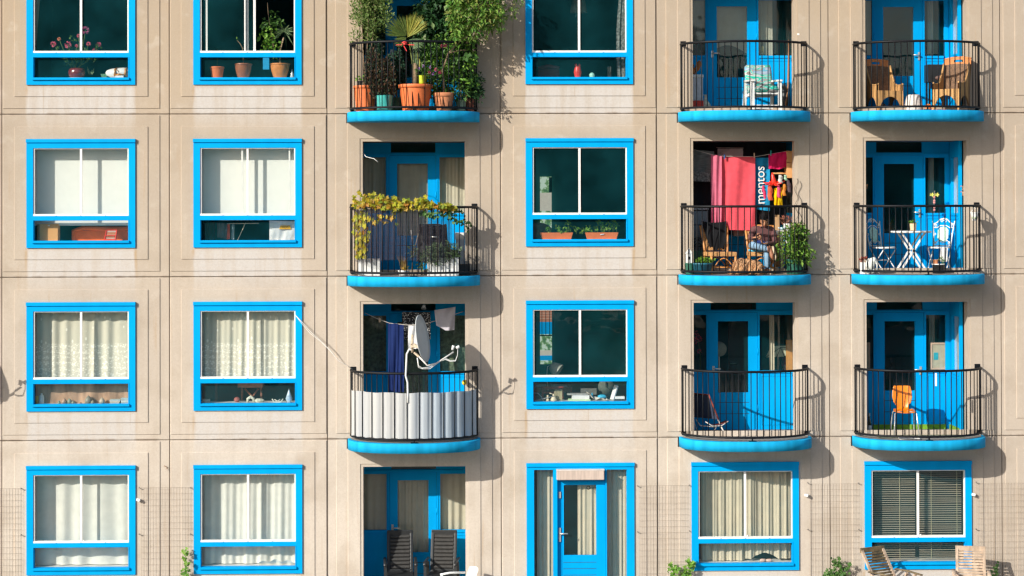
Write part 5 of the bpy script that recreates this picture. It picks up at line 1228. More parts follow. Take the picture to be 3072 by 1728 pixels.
for i in range(5): k.obox((-.16+.08*i, .2, .36), (-.16+.08*i, .29, .79), .05, .015)
k.build('frame', t)
def cushion(k, a, b_, w, th, n=14):
    """puffy slab from a to b (centre line), width w, thickness th"""
    a, b_ = Vector(a), Vector(b_); d = (b_-a); nrm = Vector((0, -d.z, d.y)).normalized()
    for s in (1, -1):
        k.sheet(lambda u, v: a+d*v+Vector(((u-.5)*w*(1-.06*(2*v-1)**4), 0, 0))+nrm*(s*th/2*max(0, (1-(2*u-1)**6)*(1-(2*v-1)**8))**.5*(1+.10*sin(u*9+v*7))), n, n)
k = m(PATT, True); cushion(k, (0, -.30, .40), (0, .20, .36), .47, .13); k.build('seat_cushion', t)
k = m(PATT, True); cushion(k, (0, .13, .38), (0, .27, .85), .49, .14); k.build('back_cushion', t)
t = thing('cool_box', 'red and white cool box at the left of the armchair loggia', 'cool box', stand(2091, 0, .55))
m(mat('red plastic', (.72, .045, .02), .45)).box(-.10, .10, -.16, .16, 0, .22).build('base', t, bevel=.01); m(mat('grey white plastic', (.55, .57, .60), .5)).box(-.095, .095, -.155, .155, .221, .62).build('body', t, bevel=.01); m(WHP).box(-.105, .105, -.165, .165, .621, .68).build('lid', t, bevel=.015)
k = m(mat('rust fur', (.33, .12, .04), .9, .3, 30), True).tube([(-.03, 0, 0), (-.035, 0, .08), (-.02, 0, .13)], [.05, .045, .02], 10).tube([(.0, 0, .04), (.04, 0, .10), (.075, 0, .19), (.09, 0, .25)], [.02, .045, .05, .015], 10).ball((-.045, -.01, .16), .035, 10)
tag(k.build('squirrel_figure'), 'brown squirrel figurine standing on the cool box', 'figurine').location = (X(2084, 266, .5), .50, FZ(0)+.017+.68)
k = m(mat('printed bag', (.45, .47, .38), .8, .6, 18), True).lathe((0, 0, 0), [(0, 0), (.10, 0), (.115, .05), (.08, .16), (.03, .24), (.02, .30), (.04, .33)], 14, 1, .7); tag(k.build('plastic_bag'), 'small knotted printed bag beside the cool box', 'bag').location = stand(2118, 0, .5)
k = m(mat('net cloth', (.25, .24, .21), .95, .8, 40), True).sheet(lambda u, v: (-.2+.4*u, -.1+.2*v, .01+.05*sin(pi*u)*sin(pi*v)), 14, 8); tag(k.build('floor_cloth'), 'crumpled grey cloth on the floor by the cool box', 'cloth').location = stand(2130, 0, .05)
k = m(mat('broom handle', (.28, .13, .06), .7), True).tube([P(2352, 335, .2), P(2364, 270, .4), P(2368, 130, .75)], .010, 6).tube([P(2355, 335, .3), P(2362, 285, .4), P(2366, 120, .8)], .008, 6); tag(k.build('broom_sticks'), 'thin brown sticks leaning in the right corner by the armchair', 'stick')
k = m(mat('bin bag', (.03, .035, .04), .5, .4, 9, bump=.5, bscale=10), True).ball((0, 0, .25), .2, 12, .45, .8, 1.4); tag(k.build('dark_sack'), 'dark sack in the shade behind the patterned armchair', 'sack').location = stand(2352, 0, .55)
k = m(mat('yellow wax', (.62, .55, .25), .5), True).lathe((0, 0, 0), [(0, 0), (.028, 0), (.028, .17), (0, .172)], 14); tag(k.build('candle'), 'thick yellow candle standing inside the side light above the armchair', 'candle').location = (X(2286, 170, QD+.1), QD+.1, FZ(0)+R5['wr'][2])
# ---- wicker chairs
WK = mat('golden wicker', (.46, .25, .09), .75, .35, 34, bump=.5, bscale=120, streak=.12); WKD = mat('dark woven back', (.16, .09, .05), .85, .4, 40, bump=.4, bscale=120); WKO = mat('orange wicker band', (.55, .20, .06), .7, .2, 40)
def wicker(label, loc, rz):
    t = thing('wicker_chair', label, 'chair', loc, rz, 'wicker chairs on the top balcony'); t.scale = (.9, .9, .88)
    W_ = .27
    def side_prof(y):            # height of the side wall along depth (y -.27 front .. .27 back)
        s = (y+.27)/.54; return .55+.40*max(0, (s-.52)/.48)**1.6 if s > .52 else .55-.02*sin(s*6)
    for s in (-1, 1):
        k = m(WK, True)
        def wall(u, v, o_=0): y = -.27+.54*u; arch = .30*(max(0, 1-((u-.5)/.42)**2))**.5; z0_ = arch; return (s*(W_+.0)+o_, y, z0_+(side_prof(y)-z0_)*v)
        k.sheet(wall, 16, 6).sheet(lambda u, v: wall(1-u, v, -s*.025), 16, 6); k.tube([(s*W_-s*.012, -.27+.54*i/12, side_prof(-.27+.54*i/12)) for i in range(13)], .02, 8)
        k.build('side_panel', t)
    k = m(WK, True)
    def front(u, v, y=-.275): x = -W_+2*W_*u; arch = .30*(max(0, 1-((u-.5)/.43)**2))**.5; return (x, y, arch+(.42-arch)*v)
    k.sheet(front, 18, 5).sheet(lambda u, v: front(1-u, v, -.25), 18, 5); k.build('front_panel', t)
    m(WK).box(-W_+.012, W_-.012, -.25, .24, .37, .415).build('seat', t)
    k = m(WKD, True)
    def back(u, v): x = -W_+2*W_*u; return (x, .20+.12*v+.05*(1-(2*u-1)**2), .40+.53*v+.02*(1-(2*u-1)**2)*v)
    k.sheet(back, 14, 8); k.use(WK, True).sheet(lambda u, v: Vector(back(1-u, v))+Vector((0, .03, 0)), 14, 8); k.build('backrest', t)
    k = m(WKO, True)
    for a, b2 in (((0, .93), (1, .985)), ((0, 1.03), (1, 1.075)), ((0, .985), (.33, 1.03)), ((.67, .985), (1, 1.03))):
        for oy in (0, .03): k.sheet(lambda u, v: Vector((-W_+2*W_*(a[0]+(b2[0]-a[0])*u), .325+oy+.05*(1-(2*(a[0]+(b2[0]-a[0])*u)-1)**2), a[1]+(b2[1]-a[1])*v-.035*(2*(a[0]+(b2[0]-a[0])*u)-1)**2)), 8, 2)
    k.tube([(-W_+2*W_*i/10, .34+.05*(1-(2*i/10-1)**2), 1.075-.035*(2*i/10-1)**2) for i in range(11)], .02, 8); k.build('handle_band', t)
    return t
wicker('wicker chair with half-shaded dark back at the left, turned right', stand(2654, 0, .22), R(14))
wicker('sunlit wicker chair with orange handle band at the right, turned left', stand(2855, 0, -.27), R(-36))
k = m(mat('bleached cane', (.62, .56, .52), .8, .2, 30, bump=.4, bscale=100, streak=6), True).lathe((0, 0, 0), [(0, 0), (.165, 0), (.16, .06), (.145, .18), (.12, .28), (.09, .30), (0, .30)], 24); tag(k.build('upturned_basket'), 'bleached upturned basket used as stool between the wicker chairs', 'basket').location = stand(2742, 0, .05)
k = m(mat('black iron', (.012, .013, .015), .5)).box(-.19, .19, -.15, .15, .55, .86).box(-.17, -.14, -.12, -.09, 0, .55).box(.14, .17, -.12, -.09, 0, .55).box(-.17, -.14, .09, .12, 0, .55).box(.14, .17, .09, .12, 0, .55).use(mat('rusty bowl', (.10, .05, .04), .6), True).ball((.02, -.16, .62), .09, 12, 1, .3, .5)
tag(k.build('barbecue'), 'black box barbecue between the wicker chairs by the wall', 'barbecue').location = stand(2812, 0, .66)
k = m(mat('white and red toys', (.7, .68, .66), .5, .1, 9, cols=[(.75, .72, .7), (.72, .06, .03), (.70, .28, .08), (.72, .7, .66)]), True).ball((0, 0, .08), .055, 12).ball((.0, 0, .03), .05, 10, 1, 1, .6).tube([(.06, -.05, .01), (.10, -.05, .10)], .022, 8).tube([(.12, -.05, .015), (.30, -.06, .015)], .018, 8).tube([(.0, -.15, .01), (.09, -.16, .02)], .02, 8)
tag(k.build('ornaments'), 'white and red garden ornaments under the right wicker chair', 'ornaments').location = stand(2786, 0, -.15)
k = m(mat('grey bucket', (.35, .38, .42), .6), True).lathe((0, 0, 0), [(0, 0), (.12, 0), (.10, .08), (.05, .16), (0, .16)], 16); tag(k.build('grey_pot'), 'grey upturned pot under the left wicker chair', 'pot').location = stand(2648, 0, .45)
# ---- bistro set
IR = mat('white painted iron', (.74, .74, .72), .5, .05, 9); MOS = mat('pale mint mosaic', (.42, .62, .52), .5, .25, 26)
def scroll(k, c, r, s, turns=1.3, w=.006):
    pts = []
    for i in range(15):
        a = i/14*turns*2*pi; q = r*(1-.75*i/14); pts.append(Vector(c)+Vector((s*q*cos(a), 0, q*sin(a))))
    k.tube(pts, w, 5)
def bistro_chair(label, loc, rz):
    t = thing('bistro_chair', label, 'chair', loc, rz, 'white iron bistro chairs'); lean = .10
    def B(x, z): return Vector((x, .17+lean*(z-.44)/.5, z))
    k = m(IR, True)
    for s in (-1, 1): k.tube([B(s*.15, .45), B(s*.165, .65), B(s*.185, .83), B(s*.20, .90)], .011, 6)
    k.tube([B(-.19, .84), B(-.12, .87), B(-.06, .93), B(0, .945), B(.06, .93), B(.12, .87), B(.19, .84)], .010, 6)
    k.tube([B(-.18, .79), B(-.12, .78), B(-.05, .82), B(.05, .82), B(.12, .78), B(.18, .79)], .008, 6); k.tube([B(-.155, .47), B(.155, .47)], .009, 6); k.tube([B(-.15, .50), B(-.08, .56), B(0, .51), B(.08, .56), B(.15, .50)], .008, 6)
    for s in (-1, 1): scroll(k, B(s*.14, .82), .028, s); scroll(k, B(s*.12, .51), .03, s); scroll(k, B(s*.03, .90), .03, -s); k.tube([B(s*.145+.016*cos(a*pi/5), .67+.016*sin(a*pi/5)) for a in range(10)], .006, 5, closed=True)
    k.build('backrest', t)
    k = m(MOS); pts = [(-.095, .60), (-.05, .55), (0, .53), (.05, .55), (.095, .60), (.095, .74), (.05, .79), (0, .805), (-.05, .79), (-.095, .74)]
    fr = [k.vert(B(x, z)+Vector((0, -.008, 0))) for x, z in pts]; bk_ = [k.vert(B(x, z)+Vector((0, .008, 0))) for x, z in pts]; k.face(*fr, sm=False); k.face(*bk_[::-1], sm=False)
    for i in range(10): k.face(fr[i], bk_[i], bk_[(i+1) % 10], fr[(i+1) % 10], sm=False)
    k.build('back_panel', t)
    k = m(MOS, True).lathe((0, -.02, .43), [(0, 0), (.19, 0), (.195, .01), (.19, .02), (0, .02)], 24); k.use(IR, True).lathe((0, -.02, .43), [(.196, -.004), (.206, .01), (.196, .024)], 24); k.build('seat', t)
    for s in (-1, 1):
        m(IR, True).tube([(s*.165, -.19, 0), (s*.165, .0, .22), (s*.155, .17, .44)], .010, 6).build('leg', t); m(IR, True).tube([(s*.15, .19, 0), (s*.15, .0, .22), (s*.15, -.17, .42)], .010, 6).build('leg', t)
    m(IR, True).tube([(-.165, 0, .22), (.165, 0, .22)], .008, 6).build('stretcher', t)
    return t
bistro_chair('white iron bistro chair with mint panel at the left of the table', stand(2648, 1, .33), R(35))
bistro_chair('white iron bistro chair with mint panel at the right of the table', stand(2818, 1, .30), R(-30))
t = thing('bistro_table', 'white folding bistro table with crossed legs', 'table', stand(2733, 1, .18))
m(IR, True).lathe((0, 0, .70), [(0, 0), (.345, 0), (.355, .015), (.35, .032), (0, .034)], 36).build('tabletop', t)
for y in (-.17, .17):
    for s in (-1, 1): m(IR).obox((s*.24, y, .015), (-s*.20, y+.0, .70), .03, .03).build('leg', t)
for s in (-1, 1): m(IR).obox((s*.24, -.17, .015), (s*.24, .17, .015), .03, .028).build('stretcher', t)
t = thing('potted_plant', 'small plant in a cream square pot on the bistro table', 'potted plant', stand(2739, 1, .10)+Vector((0, 0, .735))); k = M(); pot(k, (0, 0, 0), .06, .05, .13, mat('cream pot', (.62, .46, .28), .6), .0); k.build('pot', t); m(LF_BRIGHT).leaves((0, 0, .15), (.06, .05, .03), 50, .04, .02, .5, .3).build('foliage', t)
t = thing('elephant_figure', 'white elephant figure with red flower pots at the left rail end', 'figurine', stand(2607, 1, -.35))
m(mat('white china', (.66, .68, .64), .3), True).ball((.02, 0, .17), .085, 14, 1, .8, 1.3).ball((.07, -.02, .24), .055, 12).tube([(.10, -.04, .24), (.125, -.06, .16), (.12, -.06, .06)], [.028, .02, .014], 8).tube([(-.02, 0, .1), (-.02, 0, 0)], .03, 8).tube([(.06, 0, .1), (.06, 0, 0)], .03, 8).build('body', t)
k = m(WHP).box(-.16, -.08, -.05, .05, 0, .20); tag(k.build('white_pot', bevel=.004), 'square white pot beside the elephant figure', 'pot').location = stand(2597, 1, -.27)-Vector((-.06, 0, 0))
k = m(mat('red dried flowers', (.28, .05, .03), .8, .3, 20)).leaves((-.1, 0, .24), (.06, .04, .05), 50, .05, .025, .4, .1); tag(k.build('dried_flowers'), 'dark red dried flowers in the square white pot', 'flowers').location = stand(2597, 1, -.27)-Vector((-.06, 0, 0))
t = thing('enamel_pot', 'shiny black cooking pot planted with herbs at the right of the bistro set', 'pot', stand(2815, 1, -.15)); m(mat('black enamel', (.012, .013, .014), .12, coat=.5), True).lathe((0, 0, 0), [(0, 0), (.10, 0), (.105, .02), (.105, .15), (.115, .155), (.10, .15), (0, .14)], 22).build('pot', t); m(WHP, True).lathe((0, 0, .15), [(.10, 0), (.118, .004), (.118, .016), (.10, .02)], 22).build('rim', t); m(LF_BRIGHT).leaves((.04, 0, .22), (.05, .05, .06), 50, .04, .018, .5, .2).build('foliage', t)
k = M(); pot(k, (0, 0, 0), .045, .036, .075, CLAY, .012); tag(k.build('clay_pot'), 'tiny clay pot standing on the rim of the black cooking pot', 'pot').location = stand(2806, 1, -.17)+Vector((0, -.02, .165))
k = m(WCOT, True).sheet(lambda u, v: (-.05+.12*u+.02*v, .05*sin(u*5), .0+.24*v), 10, 8); k.sheet(lambda u, v: (-.05+.12*u+.02*v, -.05-.03*sin(u*4), .0+.24*v), 10, 8); tag(k.build('white_cloth'), 'white cloth draped behind the black cooking pot', 'cloth').location = stand(2826, 1, .0)+Vector((0, 0, .20))
t = thing('wind_chime', 'flower totem with yellow petals hung by the side light', 'ornament', P(2803, 600, .70)); o = t.location
m(mat('totem rod', (.25, .22, .18), .6), True).tube([rel(2804, 572, .7, o), rel(2802, 640, .7, o)], .006, 6).build('rod', t)
k = m(mat('lemon petals', (.66, .62, .12), .6))
for dx_ in (-9, 6): 
    for i in range(5): k.leaf(rel(2804+dx_, 584, .7, o), Vector((cos(i*1.25), -.3, sin(i*1.25)*.6)), Vector((0, -1, .2)), .05, .03, .2, 0)
k.build('petals', t); k = m(mat('rose beads', (.55, .22, .20), .5, .3, 8), True)
for py in (592, 602, 608, 622, 630): k.ball(rel(2803, py, .7, o), .024, 10)
k.build('beads', t)
k = m(mat('butterfly', (.55, .28, .12), .6, .8, 30))
for px, py, y in ((2596, 561, .3), (2888, 565, .25), (2888, 582, .25)): 
    c = P(px, py, y)
    for s in (-1, 1): k.leaf(c, Vector((s*.6, -.2, .7)), Vector((0, -1, 0)), .07, .05, .1, 0); k.leaf(c, Vector((s*.6, -.2, -.6)), Vector((0, -1, 0)), .05, .04, .1, 0)
tag(k.build('wall_butterflies'), 'little orange butterflies fixed at both sides of the bistro loggia', 'decoration')
t = thing('hanging_lantern', 'white wire lantern basket hooked inside the right end of the railing', 'lantern', P(2924, 650, -.28)); o = t.location
k = m(IR, True).lathe((0, 0, -.07), [(.04, 0), (.075, .14)], 6).tube([(.075*cos(i*pi/3), .075*sin(i*pi/3), .07) for i in range(6)], .007, 5, closed=True).tube([(-.07, 0, .07), (0, 0, .16), (.07, 0, .07)], .005, 5); k.build('basket', t); m(PALEP, True).ball((0, 0, -.01), .055, 10).build('filling', t)
k = m(mat('pebble strip', (.35, .32, .30), .9, .5, 40)).box(-.16, .16, -.05, .05, 0, .02); tag(k.build('pebble_tray'), 'tray of pebbles on the floor at the right end of the bistro balcony', 'tray').location = stand(2895, 1, -.35)
# ---- folding chair, music stand and room of the fifth bay third row
RBR = mat('rust red canvas', (.33, .065, .04), .8, .15, 14, trans=.15); DKC = mat('dark blue canvas', (.035, .05, .09), .85, .15, 14, trans=.1)
t = thing('folding_chair', 'low folding chair with dark canvas back and red edges', 'chair', stand(2118, 2, .45)); o = t.location
def q5(x, y): return 1980+x/S5, 880+y/S5
YC = .45
def c5(x, y, d): p = P(*q5(x, y), YC); return Vector((p.x-o.x, d, p.z-o.z))
k = m(DKC, True).sheet(lambda u, v: c5(290, 880, .15)*(1-u)*(1-v)+c5(412, 876, -.2)*u*(1-v)+c5(300, 1085, .15)*(1-u)*v+c5(490, 1085, -.2)*u*v, 6, 8); k.build('backrest', t)
k = m(RBR, True).tube([c5(292, 878, .15), c5(412, 872, -.2), c5(495, 1085, -.22)], .014, 6).tube([c5(292, 878, .15), c5(300, 1080, .15)], .012, 6); k.build('back_frame', t)
k = m(RBR, True).sheet(lambda u, v: c5(375, 1105, .0)*(1-u)+c5(578, 1100, .0)*u+Vector((0, -.25+.45*v, -.10*sin(pi*u)*.6-.03*v)), 8, 4); k.build('seat', t)
k = m(mat('pale tube', (.62, .58, .52), .4), True).tube([c5(380, 1103, -.25), c5(440, 1140, -.25), c5(520, 1138, -.25), c5(578, 1098, -.25)], .008, 6).tube([c5(515, 1140, -.22), c5(540, 1190, -.22), c5(562, 1250, -.22)], .012, 6).tube([c5(562, 1250, -.22), c5(575, 1240, .1)], .012, 6).tube([c5(490, 1085, -.22), c5(515, 1140, -.22)], .012, 6); k.build('front_tube', t); k = m(MATS['pale tube'], True).tube([c5(290, 1095, .1), c5(340, 1235, .1)], .010, 6); k.build('rear_tube', t); k = m(MATS['pale tube'], True).tube([c5(300, 1085, -.2), c5(340, 1140, -.2), c5(480, 1150, -.2), c5(420, 1235, -.2)], .010, 6); k.build('tube_frame', t)
t = thing('music_stand', 'black music stand holding pale sheet music behind the right side light', 'music stand', P(*q5(1075, 668), 1.3)); o = t.location
def c6(x, y, d=1.3): return rel(*q5(x, y), d, o)
k = m(mat('sheet music', (.52, .56, .42), .8, .1, 40)); f = [c6(915, 560), c6(1090, 552), c6(1142, 452), c6(965, 455)]
k.face(*[k.vert(p) for p in f], sm=False); k.face(*[k.vert(p+Vector((0, .006, 0))) for p in f[::-1]], sm=False); k.build('sheet', t)
k = m(BLACK, True).tube([c6(1015, 555, 1.28), c6(1050, 470, 1.28), c6(1082, 552, 1.28)], .008, 5).tube([c6(915, 560, 1.28), c6(1050, 470, 1.28)], .006, 5).tube([c6(1142, 470, 1.28), c6(1050, 470, 1.28)], .006, 5).tube([f[0], f[1], f[2], f[3]], .006, 5, closed=True).tube([c6(1068, 555), c6(1072, 690)], .008, 6); k.build('frame', t)
k = m(mat('magenta box', (.45, .06, .16), .7)).prism([(-.05, 0), (.05, 0), (.05, .19), (-.05, .19)], 0, .08).use(mat('pale pink', (.72, .45, .48), .7)).prism([(-.05, -.06), (.04, -.06), (.035, .03), (-.04, .03)], -.02, -.002); at(tag(k.build('pink_box'), 'pink and magenta box behind the music stand', 'box'), *q5(1088, 635), 1.5)
k = m(mat('orange board', (.58, .26, .06), .7)).box(-.09, .09, 0, .02, 0, .55); at(tag(k.build('orange_board'), 'orange wooden panel at the right edge behind the music stand', 'panel'), *q5(1140, 672), 1.25)
t = thing('orchid', 'magenta orchid inside the left side light above the folding chair', 'plant', P(*q5(350, 690), 1.15)); o = t.location; k = m(PINK)
for x, y, r in ((300, 370, .06), (330, 385, .06), (315, 345, .05), (345, 400, .05), (305, 420, .05), (345, 505, .05), (310, 400, .05)): flowers(k, rel(*q5(x, y), 1.15, o), r, 22)
k.build('flower', t); m(GSTEM, True).tube([(0, 0, 0), rel(*q5(348, 520), 1.15, o), rel(*q5(335, 430), 1.15, o), rel(*q5(310, 380), 1.15, o)], .007, 6).build('stem', t)
k = m(mat('cream fan disc', (.30, .32, .24), .8), True).lathe((0, 0, 0), [(0, 0), (.135, 0), (.135, .03), (0, .03)], 28); k.v = [(a, c, b2) for a, b2, c in k.v]; k.use(DARK, True).ball((-.05, -.01, .02), .03, 8); k.use(STEEL).box(-.008, .008, .01, .025, -.9, -.13)
at(tag(k.build('floor_lamp'), 'round pale standing lamp behind the door glass above the folding chair', 'lamp'), *q5(515, 485), 1.4)
k = m(mat('dim brown door', (.10, .075, .055), .8)).box(-.30, .14, 0, .03, -1.05, 1.0).use(STEEL, True).tube([(-.27, -.03, -.1), (-.15, -.03, -.1)], .009, 6); at(tag(k.build('inner_door'), 'brown inner door seen through the glass above the folding chair', 'door'), *q5(735, 560), 2.4)
# ---- orange chair loggia
OR_ = mat('orange moulded ply', (.80, .21, .005), .35, .04, 6, coat=.3); CH = mat('chromed tube', (.75, .75, .74), .2, .03, 20, metal=.6)
t = thing('shell_chair', 'orange moulded shell chair on chromed legs', 'chair', stand(2710, 2, -.05), R(-3))
def halfw(s):                                  # half width along the shell, 0 seat front .. 1 back top
    P_ = ((0, .17), (.25, .185), (.42, .16), (.50, .105), (.58, .10), (.68, .15), (.78, .17), (.88, .165), (.96, .15), (1, .135))
    for (a, wa), (b2, wb) in zip(P_, P_[1:]):
        if a <= s <= b2: f = (s-a)/(b2-a); f = f*f*(3-2*f); return wa+(wb-wa)*f
    return .13
def shell(u, v):
    x = (2*u-1)*halfw(v)
    if v < .42: f = v/.42; y = -.20+.34*f; z = .435-.02*sin(pi*f)+.025*(1-f)**3*-1
    elif v < .6: f = (v-.42)/.18; a = f*pi/2*.92; y = .14+.07*sin(a); z = .435+.07*(1-cos(a))
    else: f = (v-.6)/.4; y = .21+.06*f; z = .50+.335*f
    return (x, y+.05*(2*u-1)**2*(-1 if v > .5 else 0)*.6, z+(.02*(2*u-1)**2 if v < .42 else 0))
k = m(OR_, True).sheet(shell, 14, 30); ob = k.build('shell', t); sm_ = ob.modifiers.new('thick', 'SOLIDIFY'); sm_.thickness = .011
for s in (-1, 1):
    m(CH, True).tube([(s*.06, -.10, .415), (s*.15, -.14, .415), (s*.185, -.16, .39), (s*.20, -.20, .2), (s*.215, -.23, 0)], .0115, 8).build('leg', t); m(CH, True).tube([(s*.06, .06, .415), (s*.15, .10, .415), (s*.18, .12, .39), (s*.20, .20, .1), (s*.205, .22, 0)], .0115, 8).build('leg', t)
t = thing('bottle', 'dark glass bottle with white label in the left corner by the orange chair', 'bottle', stand(2605, 2, .35)); m(mat('dark bottle glass', (.01, .03, .02), .1, coat=.6), True).lathe((0, 0, 0), [(0, 0), (.038, 0), (.038, .2), (.015, .28), (.015, .34), (0, .34)], 16).build('body', t); m(WHP, True).lathe((0, 0, .05), [(.0385, 0), (.0395, .002), (.0395, .08), (.0385, .082)], 16).build('bottle_label', t); m(mat('foil', (.45, .45, .42), .3, metal=.6), True).lathe((0, 0, .285), [(.016, 0), (.017, .06), (0, .062)], 12).build('cap', t)
GR = mat('grass green board', (.16, .34, .02), .8, .2, 12)
k = m(GR).box(-.60, .70, QD-.05, QD-.02, 0, .085); tag(k.build('skirting_board'), 'low green board along the foot of the orange chair loggia wall', 'board').location = (XB[6], 0, FZ(2)+.0165)
k = m(GR).box(.765, .795, .25, QD-.06, 0, .085); tag(k.build('skirting_board'), 'low green board along the right side of the orange chair loggia', 'board').location = (XB[6], 0, FZ(2)+.0165)
k = m(mat('green turf mat', (.15, .16, .10), .95, .3, 40)).box(-.75, .72, -.45, .80, 0, .006); tag(k.build('turf_mat'), 'green-grey mat on the floor under the orange chair', 'mat').location = (XB[6], 0, FZ(2)+.0165)
k = m(WHP).box(-.18, .18, -.06, .06, 0, .025); tag(k.build('white_tray', bevel=.004), 'flat white tray on the floor in front of the orange chair', 'tray').location = stand(2725, 2, -.62)
def q6(x, y): return 2500+x/S6, 880+y/S6
def frame(label, x0, y0, x1, y1, y, card=False):
    a, b2 = P(*q6(x0, y1), y), P(*q6(x1, y0), y); t = thing('picture_frame', label, 'frame', ((a.x+b2.x)/2, y, a.z)); w_, h_ = (b2.x-a.x)/2, b2.z-a.z
    m(mat('pale frame wood', (.62, .42, .30), .6)).plate((-w_, w_, 0, h_), [(-w_+.03, w_-.03, .03, h_-.03)], -.015, .01).build('frame', t); m(mat('tan backing', (.46, .40, .28), .8)).box(-w_+.029, w_-.029, .0, .008, .029, h_-.029).build('backing', t)
    if card: m(mat('cyan print', (.02, .36, .45), .6)).box(-w_*.60, -w_*.05, -.006, -.001, h_*.36, h_*.63).build('card', t)
    return t
frame('pale framed board with a cyan card, standing in the right side light', 845, 428, 985, 662, QD+.10, True); frame('pale framed board cut by the left edge of the orange chair loggia', 262, 428, 318, 660, QD+.10); 
k = m(mat('tan backing', (.46, .40, .28), .8)).box(.845, .85, .40, .62, R6['wr'][2], R6['wr'][2]+.80); tag(k.build('tan_board'), 'tan board inside the glazed side wall of the orange chair loggia', 'board').location = (XB[6]+.0, 0, FZ(2))
k = m(WHP).box(-.016, .016, -.006, 0, -.11, .11); at(tag(k.build('white_tag', bevel=.006), 'white plastic strip tied to a balcony bar by the framed board', 'tag'), *q6(892, 750), -.80)
# ================================================================ fifth bay, second row: washing, man, dog, plants
F1_ = FZ(1)+.017
def qw(x, y): return 2060+x/6.585, 420+y/6.585
def qm(x, y): return 2060+x/4.2625, 520+y/4.2625
CORAL = cloth('coral red towelling', (.82, .10, .13)); PINKS = cloth('dusty pink cotton', (.66, .16, .24)); MAG = cloth('magenta towelling', (.62, .015, .10)); SKYB = cloth('sky blue towelling', (.02, .30, .56))
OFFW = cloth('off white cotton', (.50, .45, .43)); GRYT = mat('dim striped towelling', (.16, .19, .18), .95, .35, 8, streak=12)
YW = .38
towel('large coral red towel hanging in the sun above the seated man', (qw(697, 330), qw(1352, 330)), (690, 692), YW, CORAL, folds=1.7, amp=.034, seed=12, nv=20)
towel('long dusty pink sheet hanging left of the coral red towel', (qw(480, 285), qw(692, 312)), (681, 684), YW-.03, PINKS, 'sheet', 'sheet', 2, .05, 21, nv=20)
towel('off-white cloth folded over a line behind the coral red towel', (qw(612, 168), qw(1112, 172)), 474, .62, OFFW, 'cloth', 'cloth', 2, .01, 14)
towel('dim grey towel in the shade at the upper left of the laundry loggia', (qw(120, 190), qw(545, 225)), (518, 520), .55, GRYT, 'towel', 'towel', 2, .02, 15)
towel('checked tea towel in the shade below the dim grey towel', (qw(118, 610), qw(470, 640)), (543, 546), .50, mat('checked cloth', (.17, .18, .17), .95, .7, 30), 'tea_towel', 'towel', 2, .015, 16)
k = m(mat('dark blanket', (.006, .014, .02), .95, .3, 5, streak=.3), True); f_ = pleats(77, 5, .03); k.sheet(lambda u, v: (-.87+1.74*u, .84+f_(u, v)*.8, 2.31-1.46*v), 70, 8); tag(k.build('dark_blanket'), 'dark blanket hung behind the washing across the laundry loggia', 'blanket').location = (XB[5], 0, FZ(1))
t = towel('sky blue towel with big white lettering running up it, right of the coral towel', (qw(1358, 352), qw(1640, 350)), (628, 634), YW+.06, SKYB, 'lettered_towel', 'towel', 1.6, .008, 17)
tl_ = t.location
lx, lz_ = X(*qw(1455, 890), YW+.05), Zp(*qw(1455, 890), YW+.05)
NB = mat('navy outline', (.01, .05, .12), .9)
textmesh('lettering', 'mentos', .235, mat('white towel print', (.72, .72, .70), .9), (lx-tl_.x, -.024, lz_-tl_.z), (pi/2, -pi/2, 0), t, .001).scale = (.95, 1.0, 1)
textmesh('lettering_outline', 'mentos', .245, NB, (lx-tl_.x+.004, -.019, lz_-tl_.z), (pi/2, -pi/2, 0), t, .001).scale = (.95, 1.06, 1)
t = towel('magenta hand towel slung on the line at the upper right', (qw(1617, 285), qw(1975, 222)), (507, 500), YW-.05, MAG, 'towel', 'towel', 2, .02, 18)
for v in t.data.vertices:
    f = max(0, -v.co.z-.12); v.co.z -= .22*f*max(0, 1-abs(v.co.x-.03)*7)
k = m(mat('washing line', (.62, .56, .5), .7), True)
for a, y in (((( 120, 180), (480, 285), (690, 318), (1355, 330), (1620, 285), (1985, 215)), YW-.02), (((590, 150), (1120, 160)), .62)):
    k.tube([P(*qw(*p), y) for p in a], .004, 5)
tag(k.build('washing_line'), 'washing lines strung across the laundry loggia', 'washing line')
PEG = mat('wooden peg', (.6, .42, .28), .7)
for i, (x, y, mt, lb) in enumerate(((1335, 300, PEG, 'wooden peg at the right end of the coral red towel'), (745, 320, mat('blue peg', (.03, .10, .3), .5), 'blue peg at the left end of the coral red towel'), (1662, 250, mat('teal peg', (.02, .3, .28), .5), 'teal peg holding the magenta hand towel'))):
    k = m(mt).box(-.008, .008, -.012, .012, -.05, .04); at(tag(k.build('clothes_peg'), lb, 'peg'), *qw(x, y), YW-.04)
WOODO = mat('pale orange wood', (.58, .29, .11), .6, .15, 8, streak=.15)
def boxp(k, x0, y0, x1, y1, y, d): a, b2 = P(x0, y1, y), P(x1, y0, y); k.box(a.x, b2.x, y, y+d, a.z, b2.z); return k
k = m(WOODO); boxp(k, *qw(1978, 452), *qw(2094, 750), .30, .30); boxp(k, *qw(1972, 215), *qw(2088, 448), .33, .30); tag(k.build('wall_cabinet', bevel=.004), 'pale orange wooden cabinet side at the upper right of the laundry loggia', 'cabinet')
k = m(WOODO); boxp(k, *qw(1690, 640), *qw(1970, 672), .42, .12); tag(k.build('shelf_board'), 'thin wooden shelf below the magenta hand towel', 'shelf')
t = thing('octopus_hanger', 'red octopus-shaped sock hanger above the man', 'sock hanger', P(*qw(1720, 850), .18)); o = t.location
def w3(x, y, yy=.18): return rel(*qw(x, y), yy, o)
RO = mat('red octopus plastic', (.78, .03, .012), .35)
